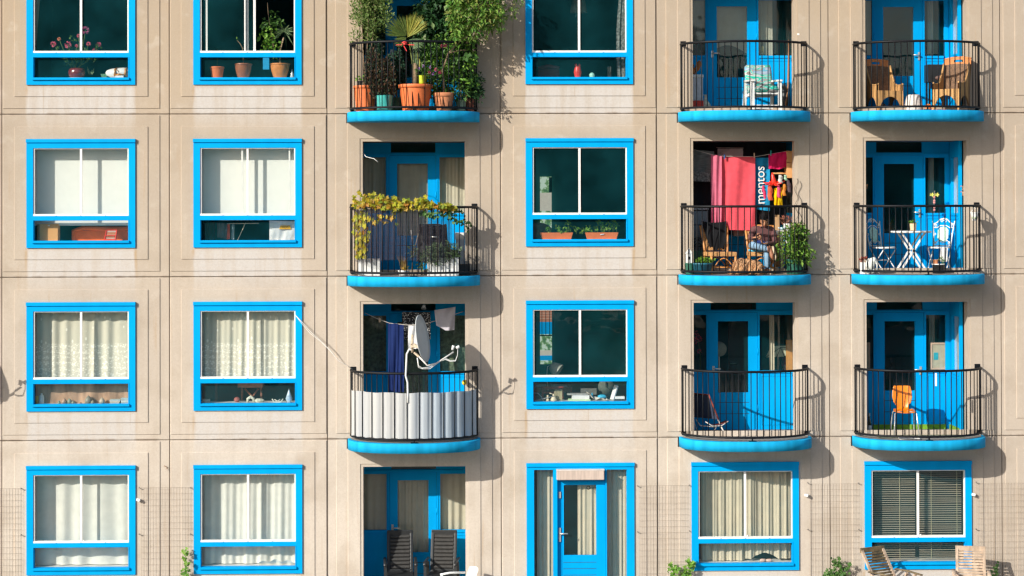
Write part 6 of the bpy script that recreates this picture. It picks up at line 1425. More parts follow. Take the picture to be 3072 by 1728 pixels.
k = m(RO, True).tube([w3(1690, 640), w3(1698, 700), w3(1710, 760), w3(1725, 830), w3(1720, 900)], [.008, .028, .036, .05, .03], 10)
for x, y, dy in ((1520, 845, 0), (1560, 880, -.12), (1630, 895, -.16), (1800, 890, -.15), (1870, 860, -.1), (1935, 820, 0), (1640, 830, .12), (1840, 820, .12)): k.tube([w3(1720, 850), w3((1720+x)/2, y+6, .18+dy*.6), w3(x, y-5, .18+dy), w3(x+4, y-25, .18+dy)], [.02, .014, .010, .005], 6)
k.build('hanger', t)
SOCKS = (((1515, 900), (1545, 1160), .045, 'pink sock', (.75, .06, .16), 'pink baby sock, leftmost on the octopus hanger'), ((1640, 900), (1650, 1190), .075, 'coral sock', (.72, .13, .06), 'coral baby garment second from left on the octopus hanger'), ((1815, 890), (1820, 1135), .055, 'rose sock', (.78, .10, .22), 'rose pink baby sock in front of the yellow garment'), ((1930, 870), (1920, 1100), .055, 'orange sock', (.72, .27, .05), 'orange baby sock at the right of the octopus hanger'), ((1850, 690), (1850, 850), .065, 'white sock', (.62, .60, .56), 'white striped baby cloth under the wooden shelf'), ((1945, 690), (1960, 800), .05, 'mint sock', (.36, .55, .40), 'mint baby cloth under the wooden shelf'), ((2010, 790), (2030, 1030), .06, 'black sock', (.10, .07, .08), 'dark spotted baby garment at the far right of the hanger'))
for (x, y), (x2, y2), wd, n_, c_, lb in SOCKS:
    a, b2 = P(*qw(x, y), .12), P(*qw(x2, y2), .12); L_ = (b2-a); k = m(cloth(n_, c_), True); c = (a+b2)/2
    ph = rnd.uniform(0, 6)
    k.sheet(lambda u, v: a-c+L_*v+Vector(((u-.5)*wd*(.8+.3*min(1,v*3)-.25*max(0,v-.75)*2+.10*sin(v*9+ph))+.006*sin(v*8+ph)+.03*max(0,v-.7), -.018*sin(pi*u)-.008*sin(v*11+ph), 0)), 8, 12).sheet(lambda u, v: a-c+L_*v+Vector(((.5-u)*wd*(.8+.3*min(1,v*3)-.25*max(0,v-.75)*2+.10*sin(v*9+ph))+.006*sin(v*8+ph)+.03*max(0,v-.7), .018*sin(pi*u), 0)), 8, 12)
    o2 = k.build('baby_sock'); o2.location = c; tag(o2, lb, 'clothes', 'baby clothes on the octopus hanger')
towel('bright yellow garment hanging lowest on the octopus hanger', (qw(1725, 950), qw(1880, 940)), (622, 621), .14, cloth('yellow jersey', (.80, .50, .005)), 'yellow_garment', 'clothes', 2.5, .03, 19)
k = m(mat('wavy wire', (.10, .085, .07), .6), True)
for x0_, y0_, y1_ in ((2388, 535, 690), (2399, 543, 690)): k.tube([P(x0_+5*sin((y_-y0_)*.125+(.6 if x0_ < 2390 else 0))+(y_-y0_)*.01, y_, -.04) for y_ in range(y0_, y1_, 5)], .004, 5)
tag(k.build('plant_spiral'), 'two wavy wire plant supports in front of the right jamb', 'plant support')
# ---- cane chairs
CN = mat('honey cane', (.58, .25, .07), .45, .2, 16, streak=.2, coat=.2); SEATW = mat('woven cane seat', (.52, .27, .10), .75, .3, 45, bump=.4, bscale=140)
def cane_chair(label, loc, rz):
    t = thing('cane_chair', label, 'chair', loc, rz, 'honey cane chairs'); t.scale = (1, 1, .92)
    for s in (-1, 1):
        m(CN, True).tube([(s*.215, -.22, 0), (s*.215, -.22, .40)], .020, 8).build('leg', t); m(CN, True).tube([(s*.20, .26, 0), (s*.20, .20, .40), (s*.225, .27, .66), (s*.245, .36, .90)], [.02, .02, .02, .018], 8).build('leg', t)
    m(SEATW).box(-.235, .235, -.245, .22, .335, .415).build('seat', t, bevel=.012)
    k = m(CN, True)
    for y in (-.225, .2): k.tube([(-.19+.38*i/10, y, .10+.20*sin(pi*i/10)) for i in range(11)], .011, 8).tube([(-.21, y, .13), (.21, y, .13)], .013, 8)
    for s in (-1, 1): k.tube([(s*.21, -.21+.41*i/8, .10+.19*sin(pi*i/8)) for i in range(9)], .011, 8)
    k.build('bentwood_braces', t)
    k = m(SEATW, True).sheet(lambda u, v: (-.20+.40*u-(.02*(1-2*u))*v, .205+.15*v+.03*sin(pi*u), .44+.44*v), 8, 6); k.use(CN, True).tube([(-.245, .36, .895), (0, .385, .905), (.245, .36, .895)], .016, 8); k.build('backrest', t)
    return t
c1 = cane_chair('honey cane chair draped with a black garment, left of the man', Vector((X(2160, 800, -.05), -.02, F1_)), R(10))
k = m(cloth('black cloth', (.014, .014, .016)), True)
Mx = Matrix.Translation(c1.location) @ Matrix.Rotation(R(10), 4, 'Z')
k.sheet(lambda u, v: Mx @ Vector(((-.23+.46*u)*(1-.45*v)+.01*sin(u*9), .33-.16*v+.012*sin(u*14+v*4)-.045*sin(pi*u)*0, .915-.03*sin(pi*u)-.47*v+.03*sin(u*11)*v)), 30, 14)
tag(k.build('black_garment'), 'black garment draped over the back of the left cane chair', 'garment')
MX, MY = X(2283, 800, .05), .06
cane_chair('honey cane chair carrying the seated man', Vector((MX, MY, F1_)), R(-4))
k = m(mat('light blue cushion', (.08, .42, .62), .85), True).box(-.20, .20, -.22, .18, .384, .42); tag(k.build('cushion', bevel=.015), 'light blue cushion under the seated man', 'cushion').location = (MX, MY, F1_)
# ---- the man
SKIN = mat('warm skin', (.40, .19, .105), .55, .08, 18, spec=.3); HAIR = mat('black hair', (.005, .0045, .0045), .7, .4, 60, spec=.12); SWEAT = mat('plum brown sweater', (.125, .050, .050), .9, .12, 20, bump=.25, bscale=120); JEANS = mat('faded blue jeans', (.20, .33, .46), .9, .16, 10, bump=.2, bscale=150); SHOE = mat('tan shoe', (.30, .12, .06), .6); SOLE = mat('pale sole', (.68, .52, .34), .7)
man = thing('person', 'man in a plum sweater and jeans sitting cross-legged, looking down at a phone', 'person', (MX, MY, F1_))
def skin_mesh(name, pts, edges, mt, parent, sub=2, root=0, xy=None):
    me = bpy.data.meshes.new(name); me.from_pydata([p[0] for p in pts], edges, []); o_ = bpy.data.objects.new(name, me); COL.objects.link(o_); o_.parent = parent
    sk_ = o_.modifiers.new('skin', 'SKIN'); sk_.use_smooth_shade = True
    for i, p in enumerate(pts): r = p[1]; me.skin_vertices[0].data[i].radius = r if isinstance(r, tuple) else (r, r)
    for i, s_ in enumerate(me.skin_vertices[0].data): s_.use_root = (i == root)
    sb = o_.modifiers.new('sub', 'SUBSURF'); sb.levels = sb.render_levels = sub; me.materials.append(mt); return o_
def mp_(px, py, y): p = P(px, py, MY+y); return (p.x-MX, y, p.z-F1_)
# photo-read joints: chest leans forward a little, right knee (left in view) crossed over the planted leg
def mz(py, y): return mp_(2285, py, y)[2]
z_ = mz(747, .05); pel = (.03, .06, z_); hipL = (-.06, .04, z_+.01); hipR = (.10, .04, z_+.01)
kneeX = mp_(2253, 734, -.36); ankX = mp_(2308, 749, -.43); kneeS = (.055, -.34, z_+.005); ankS = (.06, -.31, .09)
zs_ = mz(689, 0); sp1 = (.03, .05, z_+.13); chest = (.035, .02, zs_-.075); neck = (.04, -.04, zs_+.045); shL = (-.135, -.01, zs_); shR = (.205, -.01, zs_)
elL = mp_(2250, 716, -.10); elR = mp_(2327, 731, -.10); wrL = mp_(2262, 713, -.30); wrR = mp_(2301, 731, -.34)
body = [(pel, (.15, .12)), (hipL, .095), (kneeX, .068), (ankX, .045), (hipR, .095), (kneeS, .068), (ankS, .052), (sp1, (.15, .11)), (chest, (.165, .12)), (neck, .055), (shL, .066), (elL, .05), (wrL, .036), (shR, .066), (elR, .05), (wrR, .036), ((.043, -.075, zs_+.10), .05)]
edges = [(0, 1), (1, 2), (2, 3), (0, 4), (4, 5), (5, 6), (0, 7), (7, 8), (8, 9), (8, 10), (10, 11), (11, 12), (8, 13), (13, 14), (14, 15), (9, 16)]
bo = skin_mesh('body', body, edges, SWEAT, man)
# clothing by region: faces below the waist are jeans, neck is skin
bpy.context.view_layer.update()
me = bpy.data.meshes.new_from_object(bo.evaluated_get(bpy.context.evaluated_depsgraph_get())); bo.modifiers.clear(); bo.data = me
me.materials.clear()
for q in (SWEAT, JEANS, SKIN): me.materials.append(q)
def segd(p, a, b2):
    a, b2 = Vector(a), Vector(b2); t_ = max(0, min(1, (p-a).dot(b2-a)/(b2-a).length_squared)); return (p-a-(b2-a)*t_).length
for pl in me.polygons:
    c = pl.center; pl.use_smooth = True
    dl = min(segd(c, hipL, kneeX), segd(c, kneeX, ankX), segd(c, hipR, kneeS), segd(c, kneeS, ankS), segd(c, hipL, hipR))-.03
    du = min(segd(c, sp1, chest), segd(c, shL, elL), segd(c, elL, wrL), segd(c, shR, elR), segd(c, elR, wrR), segd(c, pel, sp1)+.03)
    dn = segd(c, neck, body[16][0])
    pl.material_index = 1 if (dl < du and c.z < z_+.15) else (2 if (dn < .062 and c.z > zs_+.05) else 0)
# head: shaped lathe with face features, looking down
hd = bpy.data.objects.new('head', bpy.data.meshes.new('head')); COL.objects.link(hd); hd.parent = man
k = m(SKIN, True)
def headpt(u, v):
    a = 2*pi*u; th = pi*v; r = sin(th)
    x = .078*r*cos(a); y = .095*r*sin(a); z = .125*cos(th)
    if z < 0: x *= 1-.42*(-z/.125)**1.5; y = y*(1-.25*(-z/.125))-(.012*(-z/.125))
    fr = max(0, -sin(a))
    if fr > .6:                                   # face on the -y side: brow, sockets, lips
        y += .008*math.exp(-((z-.012)/.014)**2)*(1 if abs(abs(x)-.032) < .02 else .2); y -= .006*math.exp(-((z-.036)/.012)**2); y -= .005*math.exp(-((z+.062)/.012)**2)*(abs(x) < .03)
    return (x, y, z)
k.sheet(lambda u, v: headpt(u, v), 36, 24)
k.tube([(0, -.088, .02), (0, -.104, -.012), (0, -.112, -.028), (0, -.098, -.038)], [.008, .011, .015, .012], 8)
for s in (-1, 1): k.ball((s*.079, .005, -.005), .028, 10, .35, .7, 1.1)
k.use(mat('lips', (.30, .10, .075), .5), True).tube([(-.026, -.088, -.063), (0, -.097, -.060), (.026, -.088, -.063)], [.004, .008, .004], 6)
k.use(HAIR, True)
for s in (-1, 1): k.tube([(s*.016, -.096, .036), (s*.036, -.093, .041), (s*.056, -.080, .034)], [.004, .006, .003], 6)
for s in (-1, 1): k.use(mat('eye lid', (.28, .13, .075), .5), True).ball((s*.033, -.082, .013), .014, 8, 1.2, .7, .6); k.use(HAIR, True).tube([(s*.018, -.095, .008), (s*.034, -.098, .005), (s*.05, -.089, .008)], .003, 5)
k.use(mat('stubble', (.20, .10, .07), .8), True).sheet(lambda u, v: (Vector(headpt(.60+.30*u, .70+.22*v))*1.012), 12, 6)
tmp = k.build('head_tmp'); hd.data = tmp.data; bpy.data.objects.remove(tmp)
k = m(HAIR, True)
def hairpt(u, v):
    a = 2*pi*u; th = pi*v*.56; fr = max(0, -sin(a)); n_ = mnoise.noise(Vector((cos(a)*3, sin(a)*3, v*4)))
    r = sin(th); lim = cos(th)
    x, y, z = .092*r*cos(a), .108*r*sin(a)+.004, .125*lim+.030*(1-v)+.028*(1-v)*fr
    if fr > .45 and z < .062: z = .062+.012*n_
    return (x*(1+.08*n_), y*(1+.08*n_), z+.010*n_)
k.sheet(hairpt, 40, 14)
k.leaves((0, .0, .10), (.085, .095, .06), 320, .018, .010, .6, .2); hr = k.build('hair', man)
HM = Matrix.Translation((.045, -.125, mz(661, -.12))) @ Matrix.Rotation(R(-7), 4, 'Y') @ Matrix.Rotation(R(27), 4, 'X') @ Matrix.Rotation(R(-8), 4, 'Z')
hd.matrix_local = HM; hr.matrix_local = HM
# hands: palm plus five separate fingers
def hand(name, wr, dirv, nrm, side, curl):
    wr = Vector(wr); d = Vector(dirv).normalized(); n_ = Vector(nrm).normalized(); r = d.cross(n_).normalized(); n_ = r.cross(d)
    k = m(SKIN, True); k.tube([wr-d*.02, wr+d*.02, wr+d*.06, wr+d*.092], [.027, .034, .040, .034], 12, flat=.5)
    for i, (off, ln) in enumerate(((-.030, .066), (-.010, .078), (.010, .072), (.029, .056))):
        b = wr+d*.086+r*off; pts = [b]; dd = d.copy()
        for j in range(3):
            dd = (Matrix.Rotation(curl*(1+.15*i), 3, r) @ dd); pts.append(pts[-1]+dd*ln*(.45, .32, .23)[j])
        k.tube(pts, [.0095, .009, .008, .006], 8)
    b = wr+d*.035-r*side*.034; k.tube([b, b-r*side*.022+d*.02+n_*.01, b-r*side*.022+d*.048+n_*.02, b-r*side*.012+d*.068+n_*.024], [.013, .012, .010, .007], 8)
    return k.build(name, man)
hand('hand', wrL, (.75, -.35, .10), (.1, -.75, .5), 1, -.55)
hand('hand', wrR, (-.85, -.30, .10), (0, -.35, .9), -1, .45)
k = m(mat('dark blue phone', (.02, .045, .18), .3)).box(-.07, .07, -.02, .06, -.012, .012); ph_ = tag(k.build('phone', bevel=.008), 'dark blue handheld device on the man\'s lap', 'phone'); ph_.location = P(2282, 727, MY-.38); ph_.rotation_euler = (R(25), R(4), 0)
# shoes
def shoe(name, heel, toe, up):
    h_, t_, u = Vector(heel), Vector(toe), Vector(up).normalized(); d = t_-h_
    k = m(SHOE, True).tube([h_-d*.06+u*.03, h_+u*.05, h_+d*.35+u*.045, h_+d*.75+u*.028, t_+u*.02], [.022, .043, .042, .042, .018], 10)
    k.use(SOLE, True).tube([h_-d*.08, h_+d*.4, h_+d*.8, t_+d*.04], [.030, .040, .044, .020], 10, flat=.35); return k.build(name, man)
shoe('shoe', Vector(ankS)+Vector((0, .05, -.075)), Vector(ankS)+Vector((.02, -.19, -.078)), (0, 0, 1))
a_ = Vector(ankX); shoe('shoe', a_+Vector((.045, -.02, .04)), a_+Vector((.075, -.10, -.17)), (-.85, .15, .1))
# ---- dog
FUR = mat('golden fur', (.55, .30, .14), .9, .3, 20, cols=[(.42, .20, .08), (.60, .34, .17), (.68, .44, .26), (.52, .27, .11)]); FURS = mat('golden undercoat', (.48, .25, .11), .95, .25, 14)
dog = thing('dog', 'golden shaggy dog lying at the man\'s feet behind the railing', 'dog', (X(2240, 820, -.35), -.38, F1_), R(0))
D_ = [((-.08, .06, .155), (.135, .125)), ((.03, .05, .15), (.125, .12)), ((.13, .0, .135), (.10, .105)), ((.165, -.085, .135), .078), ((.165, -.165, .105), .056), ((.16, -.225, .075), .036), ((.06, -.10, .06), .05), ((.05, -.22, .04), .034), ((.22, -.06, .06), .05), ((.24, -.20, .04), .034), ((-.15, -.04, .11), .095), ((-.12, -.14, .06), .055), ((-.22, -.20, .04), .034), ((-.19, .03, .10), .055), ((-.27, -.06, .06), .045), ((-.29, -.18, .04), .032), ((-.10, .0, .19), .10)]
E_ = [(0, 1), (1, 2), (2, 3), (3, 4), (4, 5), (2, 6), (6, 7), (2, 8), (8, 9), (0, 10), (10, 11), (11, 12), (0, 13), (13, 14), (14, 15), (0, 16)]
bo = skin_mesh('body', D_, E_, FURS, dog)
k = m(FUR)
fp = [D_[i] for i in (0, 1, 2, 3, 4, 8, 10, 13, 14, 16)]
fp += [(tuple((Vector(D_[a][0])+Vector(D_[b2][0]))/2), D_[a][1]) for a, b2 in ((0, 1), (1, 2), (2, 3), (0, 10), (2, 8))]
for p, r in fp:
    r = r if isinstance(r, tuple) else (r, r)
    for _ in range(int(3600*r[0])+80):
        d = Vector((rnd.gauss(0, 1), rnd.gauss(0, 1), rnd.gauss(0, 1))).normalized(); q = Vector(p)+Vector((d.x*r[0], d.y*r[0], d.z*r[1]))*.95
        if q.z < .01: continue
        k.leaf(q, (d*.6+Vector((rnd.uniform(-.3, .6), rnd.uniform(-.5, .2), -.6))), d, rnd.uniform(.035, .065), .011, .2, .2)
k.build('fur', dog)
for s in (-1, 1): m(FURS, True).tube([(.165+s*.055, -.08, .20), (.165+s*.085, -.10, .165), (.165+s*.08, -.12, .105)], [.02, .034, .016], 8, flat=.5).build('ear', dog)
k = m(mat('dog nose', (.012, .01, .01), .3), True).ball((.16, -.262, .082), .016, 10)
k.build('nose', dog); k = m(mat('dog nose', (.012, .01, .01), .3), True).ball((.135, -.208, .135), .010, 8); k.build('eye', dog); k = m(MATS['dog nose'], True).ball((.195, -.208, .135), .010, 8); k.build('eye', dog)
# ---- plants and odds and ends on that balcony
t = plant('leafy yellow-green shrub in a dark green tub at the right of the man', X(2385, 820, -.21), -.21, F1_, .35, .26, GRNP, rb=.82, rim=.03); o = t.location
k = m(LF_BRIGHT); k2 = m(LF_CLIMB)
for i in range(135):
    py = rnd.uniform(676, 790); s_ = min(1, (py-660)/60); px = 2388+rnd.gauss(0, 1)*24*s_
    if px < 2338 or px > 2432: continue
    (k if rnd.random() < .5 else k2).leaves(rel(px, py, -.28+rnd.uniform(-.22, .22), o), (.06, .07, .06), rnd.choice((5, 9, 16)), .075, .040, .1, .6)
for px, py in ((2432, 752), (2438, 760), (2434, 772), (2428, 785), (2420, 705), (2362, 690), (2395, 675), (2404, 672), (2345, 760), (2340, 775)): k2.leaves(rel(px, py, -.35, o), (.05, .05, .05), 16, .06, .03, .2, .5)
k.build('foliage', t); k2.build('pale_leaves', t); st = m(GSTEM, True)
for px in (2370, 2385, 2400, 2410): st.tube([(0, 0, .2), rel(px, 690, -.28, o)], .006, 5)
st.build('stems', t)
t = thing('planter', 'wide teal blue bowl planter with low greens at the left of the laundry balcony', 'planter', (X(2106, 820, -.24), -.24, F1_)); m(mat('teal blue plastic', (.02, .13, .19), .5, .1, 8), True).lathe((0, 0, 0), [(0, 0), (.15, 0), (.185, .17), (.2, .175), (.2, .20), (.18, .20), (.17, .16), (0, .16)], 28).build('pot', t)
k = m(LF_BRIGHT); k.leaves((.05, 0, .235), (.15, .1, .035), 170, .065, .04, .5, .4); k.build('foliage', t)
k = M(); pot(k, (0, 0, 0), .085, .075, .20, GRNP, .02); tag(k.build('green_pot'), 'dark green pot at the left rail end beside the bowl planter', 'pot').location = (X(2071, 820, -.25), -.25, F1_)
k = m(WHP).box(-.05, .05, -.05, .05, .20, .36).prism([(-.065, .36), (.065, .36), (0, .45)], -.06, .06); k.use(DARK).box(-.02, .02, -.053, -.0505, .26, .31); tag(k.build('bird_house'), 'small white house-shaped lantern on the dark green pot', 'lantern').location = (X(2067, 820, -.25), -.25, F1_)
k = m(mat('grey blue drawers', (.20, .27, .29), .7, .1, 6))
for i in range(4): k.box(-.17, .17, 0, .3, .25*i+.10, .25*i+.335)
k.use(DARK).box(-.175, .175, .01, .31, .08, 1.11).use(mat('pale top', (.42, .46, .46), .6)).box(-.18, .18, -.01, .31, 1.111, 1.135); tag(k.build('chest_of_drawers'), 'grey-blue chest of drawers in the shaded left corner', 'drawers').location = (X(2096, 700, .55), .55, F1_)
k = m(BLACK, True)
for r in (.13, .09, .05): k.tube([(r*cos(pi*i/12), 0, .02+1.2*r*sin(pi*i/12)) for i in range(13)], .006, 5)
for i in range(5): k.tube([(-.12+.06*i, 0, -.05), (-.12+.06*i, 0, .02+.14*sin(pi*(i+.5)/5))], .005, 5)
k.tube([(-.14, 0, .02), (.14, 0, .02)], .006, 5); k.use(GRNP).box(-.13, .13, -.02, .08, -.45, -.05)
tag(k.build('arched_trellis_pot'), 'dark pot with small arched iron trellis in the shaded left corner', 'pot').location = (X(2094, 748, .3), .3, F1_+.45)
t = thing('white_shelf', 'white slatted crate shelf in the right corner behind the shrub', 'shelf', (X(2358, 800, .55), .55, F1_)); k = m(WHP)
for i in range(5): k.box(-.21+.095*i, -.135+.095*i, -.01, .0, .0, .74)
k.box(-.22, .22, .001, .2, .72, .745); k.build('crate', t)
t = thing('potted_plant', 'reddish succulent in a white face pot on the corner shelf', 'potted plant', (X(2363, 670, .6), .6, F1_+.746)); m(WHP, True).lathe((0, 0, 0), [(0, 0), (.06, 0), (.075, .05), (.07, .10), (.08, .115), (0, .11)], 18).build('pot', t); k = m(mat('red succulent', (.25, .07, .04), .6, .4, 20, cols=[(.3, .06, .04), (.18, .10, .05), (.35, .12, .08)])); k.leaves((0, 0, .17), (.12, .08, .07), 170, .06, .018, .6, .2); k.build('foliage', t)
k = m(mat('pale blue bowl', (.45, .62, .70), .4), True).lathe((0, 0, 0), [(0, 0), (.05, 0), (.085, .05), (.08, .05), (0, .02)], 18); tag(k.build('bowl'), 'pale blue bowl beside the reddish succulent', 'bowl').location = (X(2347, 680, .58), .58, F1_+.746)
k = m(mat('worn timber', (.36, .22, .11), .75, .2, 10, streak=.2)).obox(P(2335, 800, .45), P(2331, 645, .62), .08, .03).obox(P(2342, 740, .42), P(2326, 800, .42), .05, .02); tag(k.build('leaning_boards'), 'worn wooden boards leaning behind the man at the right', 'boards')
k = m(mat('grey cardboard', (.26, .24, .20), .9)).box(-.10, .10, 0, .15, -.06, .07); tag(k.build('grey_box'), 'grey box hanging behind the coral towel between the chairs', 'box').location = P(2218, 698, .60)
# ================================================================ ground floor: chairs, wire trellis, creepers
BP = mat('black resin', (.020, .021, .022), .45, .2, 30); BPad = mat('black padded slats', (.040, .038, .036), .75, .2, 20)
def recliner(label, px, y, rz, s=1.0):
    t = thing('garden_recliner', label, 'chair', (X(px, 1790, y), y, .0), rz, 'black garden recliners')
    def B(x, v): return Vector((x, .12+.20*v, .42+.685*v))
    k = m(BP)
    for s_ in (-1, 1): k.obox(B(s_*.20, 0), B(s_*.20, .98), .055, .04)
    k.obox(B(-.225, .96), B(.225, .96), .04, .10); k.obox(B(-.2, .05), B(.2, .05), .04, .06); k.build('back_frame', t, bevel=.012)
    k = m(BPad, True)
    for i in range(9):
        v0 = .10+.092*i; k.sheet(lambda u, v: B(-.165+.33*u, v0+.082*v)+Vector((0, -.015-.022*sin(pi*v), 0)), 6, 6)
    k.use(BP).quad(B(-.175, .06)+Vector((0, .01, 0)), B(.175, .06)+Vector((0, .01, 0)), B(.175, .92)+Vector((0, .01, 0)), B(-.175, .92)+Vector((0, .01, 0))); k.build('back_pad', t)
    m(BP).box(-.23, .23, -.36, .14, .39, .44).build('seat', t, bevel=.015)
    for s_ in (-1, 1):
        m(BP, True).tube([(s_*.265, .22, .66), (s_*.265, .0, .665), (s_*.265, -.30, .665), (s_*.265, -.36, .62)], .028, 8, flat=.5).build('armrest', t)
        m(BP).obox((s_*.26, -.32, 0), (s_*.26, -.30, .64), .05, .035).build('leg', t); m(BP).obox((s_*.26, .36, 0), (s_*.26, .02, .62), .05, .035).build('leg', t)
    return t
recliner('black padded garden recliner in the shade, left of two by the blue door', 1201, .30, R(3)); recliner('black padded garden recliner in the sun, right of two by the blue door', 1327, .30, R(-6))
t = thing('plastic_chair', 'white plastic chair partly below the frame in front of the right recliner', 'chair', (X(1372, 1790, -.55), -.55, 0), R(-70)); t.scale = (1, 1, .9); k = m(WHP, True)
k.sheet(lambda u, v: (-.21+.42*u, .20+.10*v+.05*(1-(2*u-1)**2), .42+.29*v+.03*sin(pi*u)*v), 10, 8); k.build('backrest', t); m(WHP).box(-.22, .22, -.22, .22, .39, .42).build('seat', t, bevel=.01)
for s in (-1, 1):
    m(WHP, True).tube([(s*.23, .22, .60), (s*.24, -.05, .61), (s*.235, -.22, .59)], .022, 8).build('armrest', t); m(WHP).obox((s*.22, -.22, 0), (s*.22, -.2, .60), .04, .03).build('leg', t); m(WHP).obox((s*.22, .24, 0), (s*.21, .2, .45), .04, .03).build('leg', t)
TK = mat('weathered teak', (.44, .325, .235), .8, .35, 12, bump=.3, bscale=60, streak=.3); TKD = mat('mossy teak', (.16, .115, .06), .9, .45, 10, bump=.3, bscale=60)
def teak(label, px, y, rz, slat, lean, topz):
    t = thing('slatted_chair', label, 'chair', (X(px, 1790, y), y, 0), rz, 'slatted teak garden chairs')
    def B(x, v): return Vector((x, .20+lean*v, .38+(topz-.38)*v))
    for s in (-1, 1): m(TK).obox(B(s*.225, -.05), B(s*.225, 1.0), .045, .035).build('back_post', t)
    k = m(slat)
    k.obox(B(-.25, .975), B(.25, .975), .035, .085)
    for i in range(11): k.obox(B(-.205, .08+.078*i), B(.205, .085+.078*i), .014, .036)
    k.build('back_slats', t, bevel=.004)
    k = m(TK)
    for i in range(6): k.box(-.23, .23, -.30+.085*i, -.235+.085*i, .37, .39)
    k.build('seat', t)
    for s in (-1, 1):
        m(slat, True).tube([(s*.29, .32, .60), (s*.29, .05, .615), (s*.29, -.34, .60)], .032, 8, flat=.45).build('armrest', t)
        m(TK).obox((s*.28, -.30, 0), (s*.28, -.18, .59), .05, .03).build('leg', t); m(TK).obox((s*.28, .30, 0), (s*.28, .02, .58), .05, .03).build('leg', t)
    return t
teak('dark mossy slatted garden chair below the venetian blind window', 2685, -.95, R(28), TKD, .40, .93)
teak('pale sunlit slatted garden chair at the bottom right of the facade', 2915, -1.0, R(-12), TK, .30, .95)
# wire trellis: 5 x 10 cm mesh on pegs
WIRE = mat('thin rusty wire', (.17, .12, .08), .6)
def trellis(label, px0, px1, py0, pegs):
    y = -.055; a = P(px0, py0, y); b2 = P(px1, py0, y); k = m(WIRE); z = a.z; w_ = .0014
    t = thing('wire_trellis', label, 'trellis', ((a.x+b2.x)/2, y, .05), 0, 'wire trellis panels on the ground floor wall')
    cx = (a.x+b2.x)/2; x = a.x; i = 0
    while x <= b2.x+.001:
        k.tube([(x-cx+.004*sin(i*1.7), .003*sin(i), 0), (x-cx+.004*sin(i*2.3), -.003, z*.5), (x-cx, 0, z-.05)], w_, 4); x += .0505; i += 1
    zz = z; i = 0
    while zz > .06:
        k.tube([(a.x-cx, 0, zz-.05+.003*sin(i*2.1)), (0, .002, zz-.05+.004*sin(i*1.3)), (b2.x-cx, 0, zz-.05)], w_, 4); zz -= .101; i += 1
    k.build('mesh', t)
    for px, py in pegs:
        p = P(px, py, -.03)-t.location; m(mat('galvanised peg', (.25, .22, .20), .5, metal=.4), True).tube([p, p+Vector((0, -.05, 0)), p+Vector((.004, -.055, .015))], .0075, 6).build('peg', t)
trellis('wire trellis at the far left edge of the facade', -60, 66, 1466, ((64, 1465), (64, 1604)))
trellis('wire trellis between the two white curtain windows', 424, 580, 1463, ((418, 1463), (418, 1602), (572, 1463), (572, 1602)))
trellis('wire trellis between the blue door unit and the beige curtain window', 1917, 2066, 1457, ((1912, 1457), (1912, 1595), (2067, 1455), (2067, 1592)))
trellis('wire trellis between the beige curtain window and the venetian blind window', 2430, 2580, 1452, ((2422, 1448), (2423, 1588), (2574, 1449), (2575, 1588)))
trellis('wire trellis at the right edge beyond the venetian blind window', 2930, 3110, 1450, ((2927, 1446), (2927, 1587)))
def creeper(label, px, spots, mt, y=-.16, sz=.07):
    t = thing('creeper', label, 'creeper', (X(px, 1790, y), y, 0)); o = t.location; k = m(mt); st = m(GSTEM, True)
    prev = (0, .05, 0)
    for px_, py_, r, n_ in spots:
        q = rel(px_, py_, y, o)
        for _ in range(n_): k.lobed(q+Vector((rnd.uniform(-r, r), rnd.uniform(-.05, .05), rnd.uniform(-r, r))), Vector((rnd.uniform(-.6, .6), rnd.uniform(-.5, 0), rnd.uniform(-1, .3))), Vector((rnd.uniform(-.6, .6), -1, rnd.uniform(0, .8))), sz*rnd.uniform(.7, 1.2))
    for a, b2 in zip(sorted(spots, key=lambda s: -s[1]), sorted(spots, key=lambda s: -s[1])[1:]): st.tube([rel(a[0], a[1], y, o), rel(b2[0], b2[1], y, o)], .004, 5)
    st.tube([(0, 0, 0), rel(max(spots, key=lambda s: s[1])[0], max(spots, key=lambda s: s[1])[1], y, o)], .006, 5)
    k.build('foliage', t); st.build('stem', t)
creeper('slim green creeper climbing the trellis between the white curtain windows', 556, ((556, 1650, .02, 5), (558, 1662, .03, 7), (555, 1675, .03, 7), (560, 1690, .03, 7), (556, 1705, .04, 8), (555, 1718, .04, 10), (552, 1730, .04, 10), (548, 1745, .04, 8)), LF_BRIGHT, sz=.075)
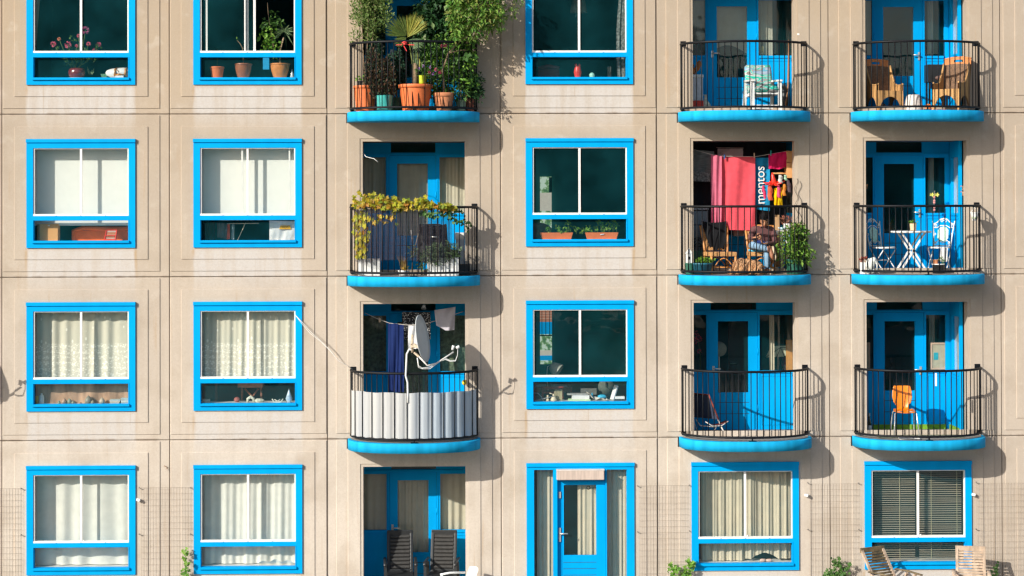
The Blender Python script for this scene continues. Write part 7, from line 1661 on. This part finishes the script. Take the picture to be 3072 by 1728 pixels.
creeper('leafy creeper at the lower left of the beige curtain window', 2050, ((2020, 1695, .06, 12), (2030, 1710, .08, 14), (2018, 1725, .07, 14), (2065, 1680, .04, 8), (2068, 1695, .05, 12), (2060, 1712, .06, 14), (2075, 1690, .03, 6), (2055, 1730, .09, 18), (2030, 1740, .1, 20)), LF_BRIGHT, sz=.085)
creeper('leafy creeper with small flowers between the two right ground floor windows', 2500, ((2505, 1705, .08, 20), (2520, 1715, .08, 20), (2490, 1720, .08, 20), (2475, 1728, .06, 14), (2535, 1725, .06, 14), (2512, 1690, .04, 8), (2500, 1680, .03, 5), (2515, 1670, .02, 3), (2548, 1690, .03, 4), (2540, 1700, .03, 4), (2510, 1735, .1, 24)), LF_MID, sz=.075)
creeper('thin creeper tip in the shadow of the pale slatted chair', 2975, ((2985, 1705, .05, 7), (2978, 1718, .06, 9), (2990, 1690, .03, 4), (2980, 1732, .06, 10)), LF_MID, y=-.10, sz=.06)
for px, py, lb in ((418, 1499, 'white sensor box beside the leftmost ground floor window'), (2419, 1485, 'white sensor box right of the beige curtain window'), (2920, 1483, 'white sensor box right of the venetian blind window')):
    t = thing('sensor_box', lb, 'sensor', P(px, py, -.03), 0, 'white sensor boxes'); k = m(WHP).obox((-.035, -.035, .01), (.025, -.055, -.005), .05, .045); k.build('housing', t, bevel=.006); m(WHP).box(-.015, .015, -.03, .028, -.015, .015).build('bracket', t)
k = m(mat('bird lime', (.72, .70, .66), .8)).box(-.02, .02, -.030, -.0265, -.015, .015); tag(k.build('white_patch'), 'small white patch stuck on the wall right of the armchair loggia', 'patch').location = P(2394, 103, 0)
k = m(mat('rusty hook', (.20, .10, .05), .7), True).tube([(0, .02, 0), (-.01, -.03, .02), (.03, -.035, .0), (.05, -.03, -.03), (.02, -.03, -.035)], .006, 6); tag(k.build('wall_hook'), 'rusty twisted hook on the wall strip between the first two columns', 'hook').location = P(495, 1400, 0)
# window knobs on the ground floor sashes
for px, py in ((252, 1623), (752, 1620), (2244, 1607), (2762, 1604)):
    k = m(STEEL, True).ball((0, 0, 0), .016, 10, 1.3, 1, 1); o_ = k.build('window_knob', bld); o_.location = P(px, py, -.03)
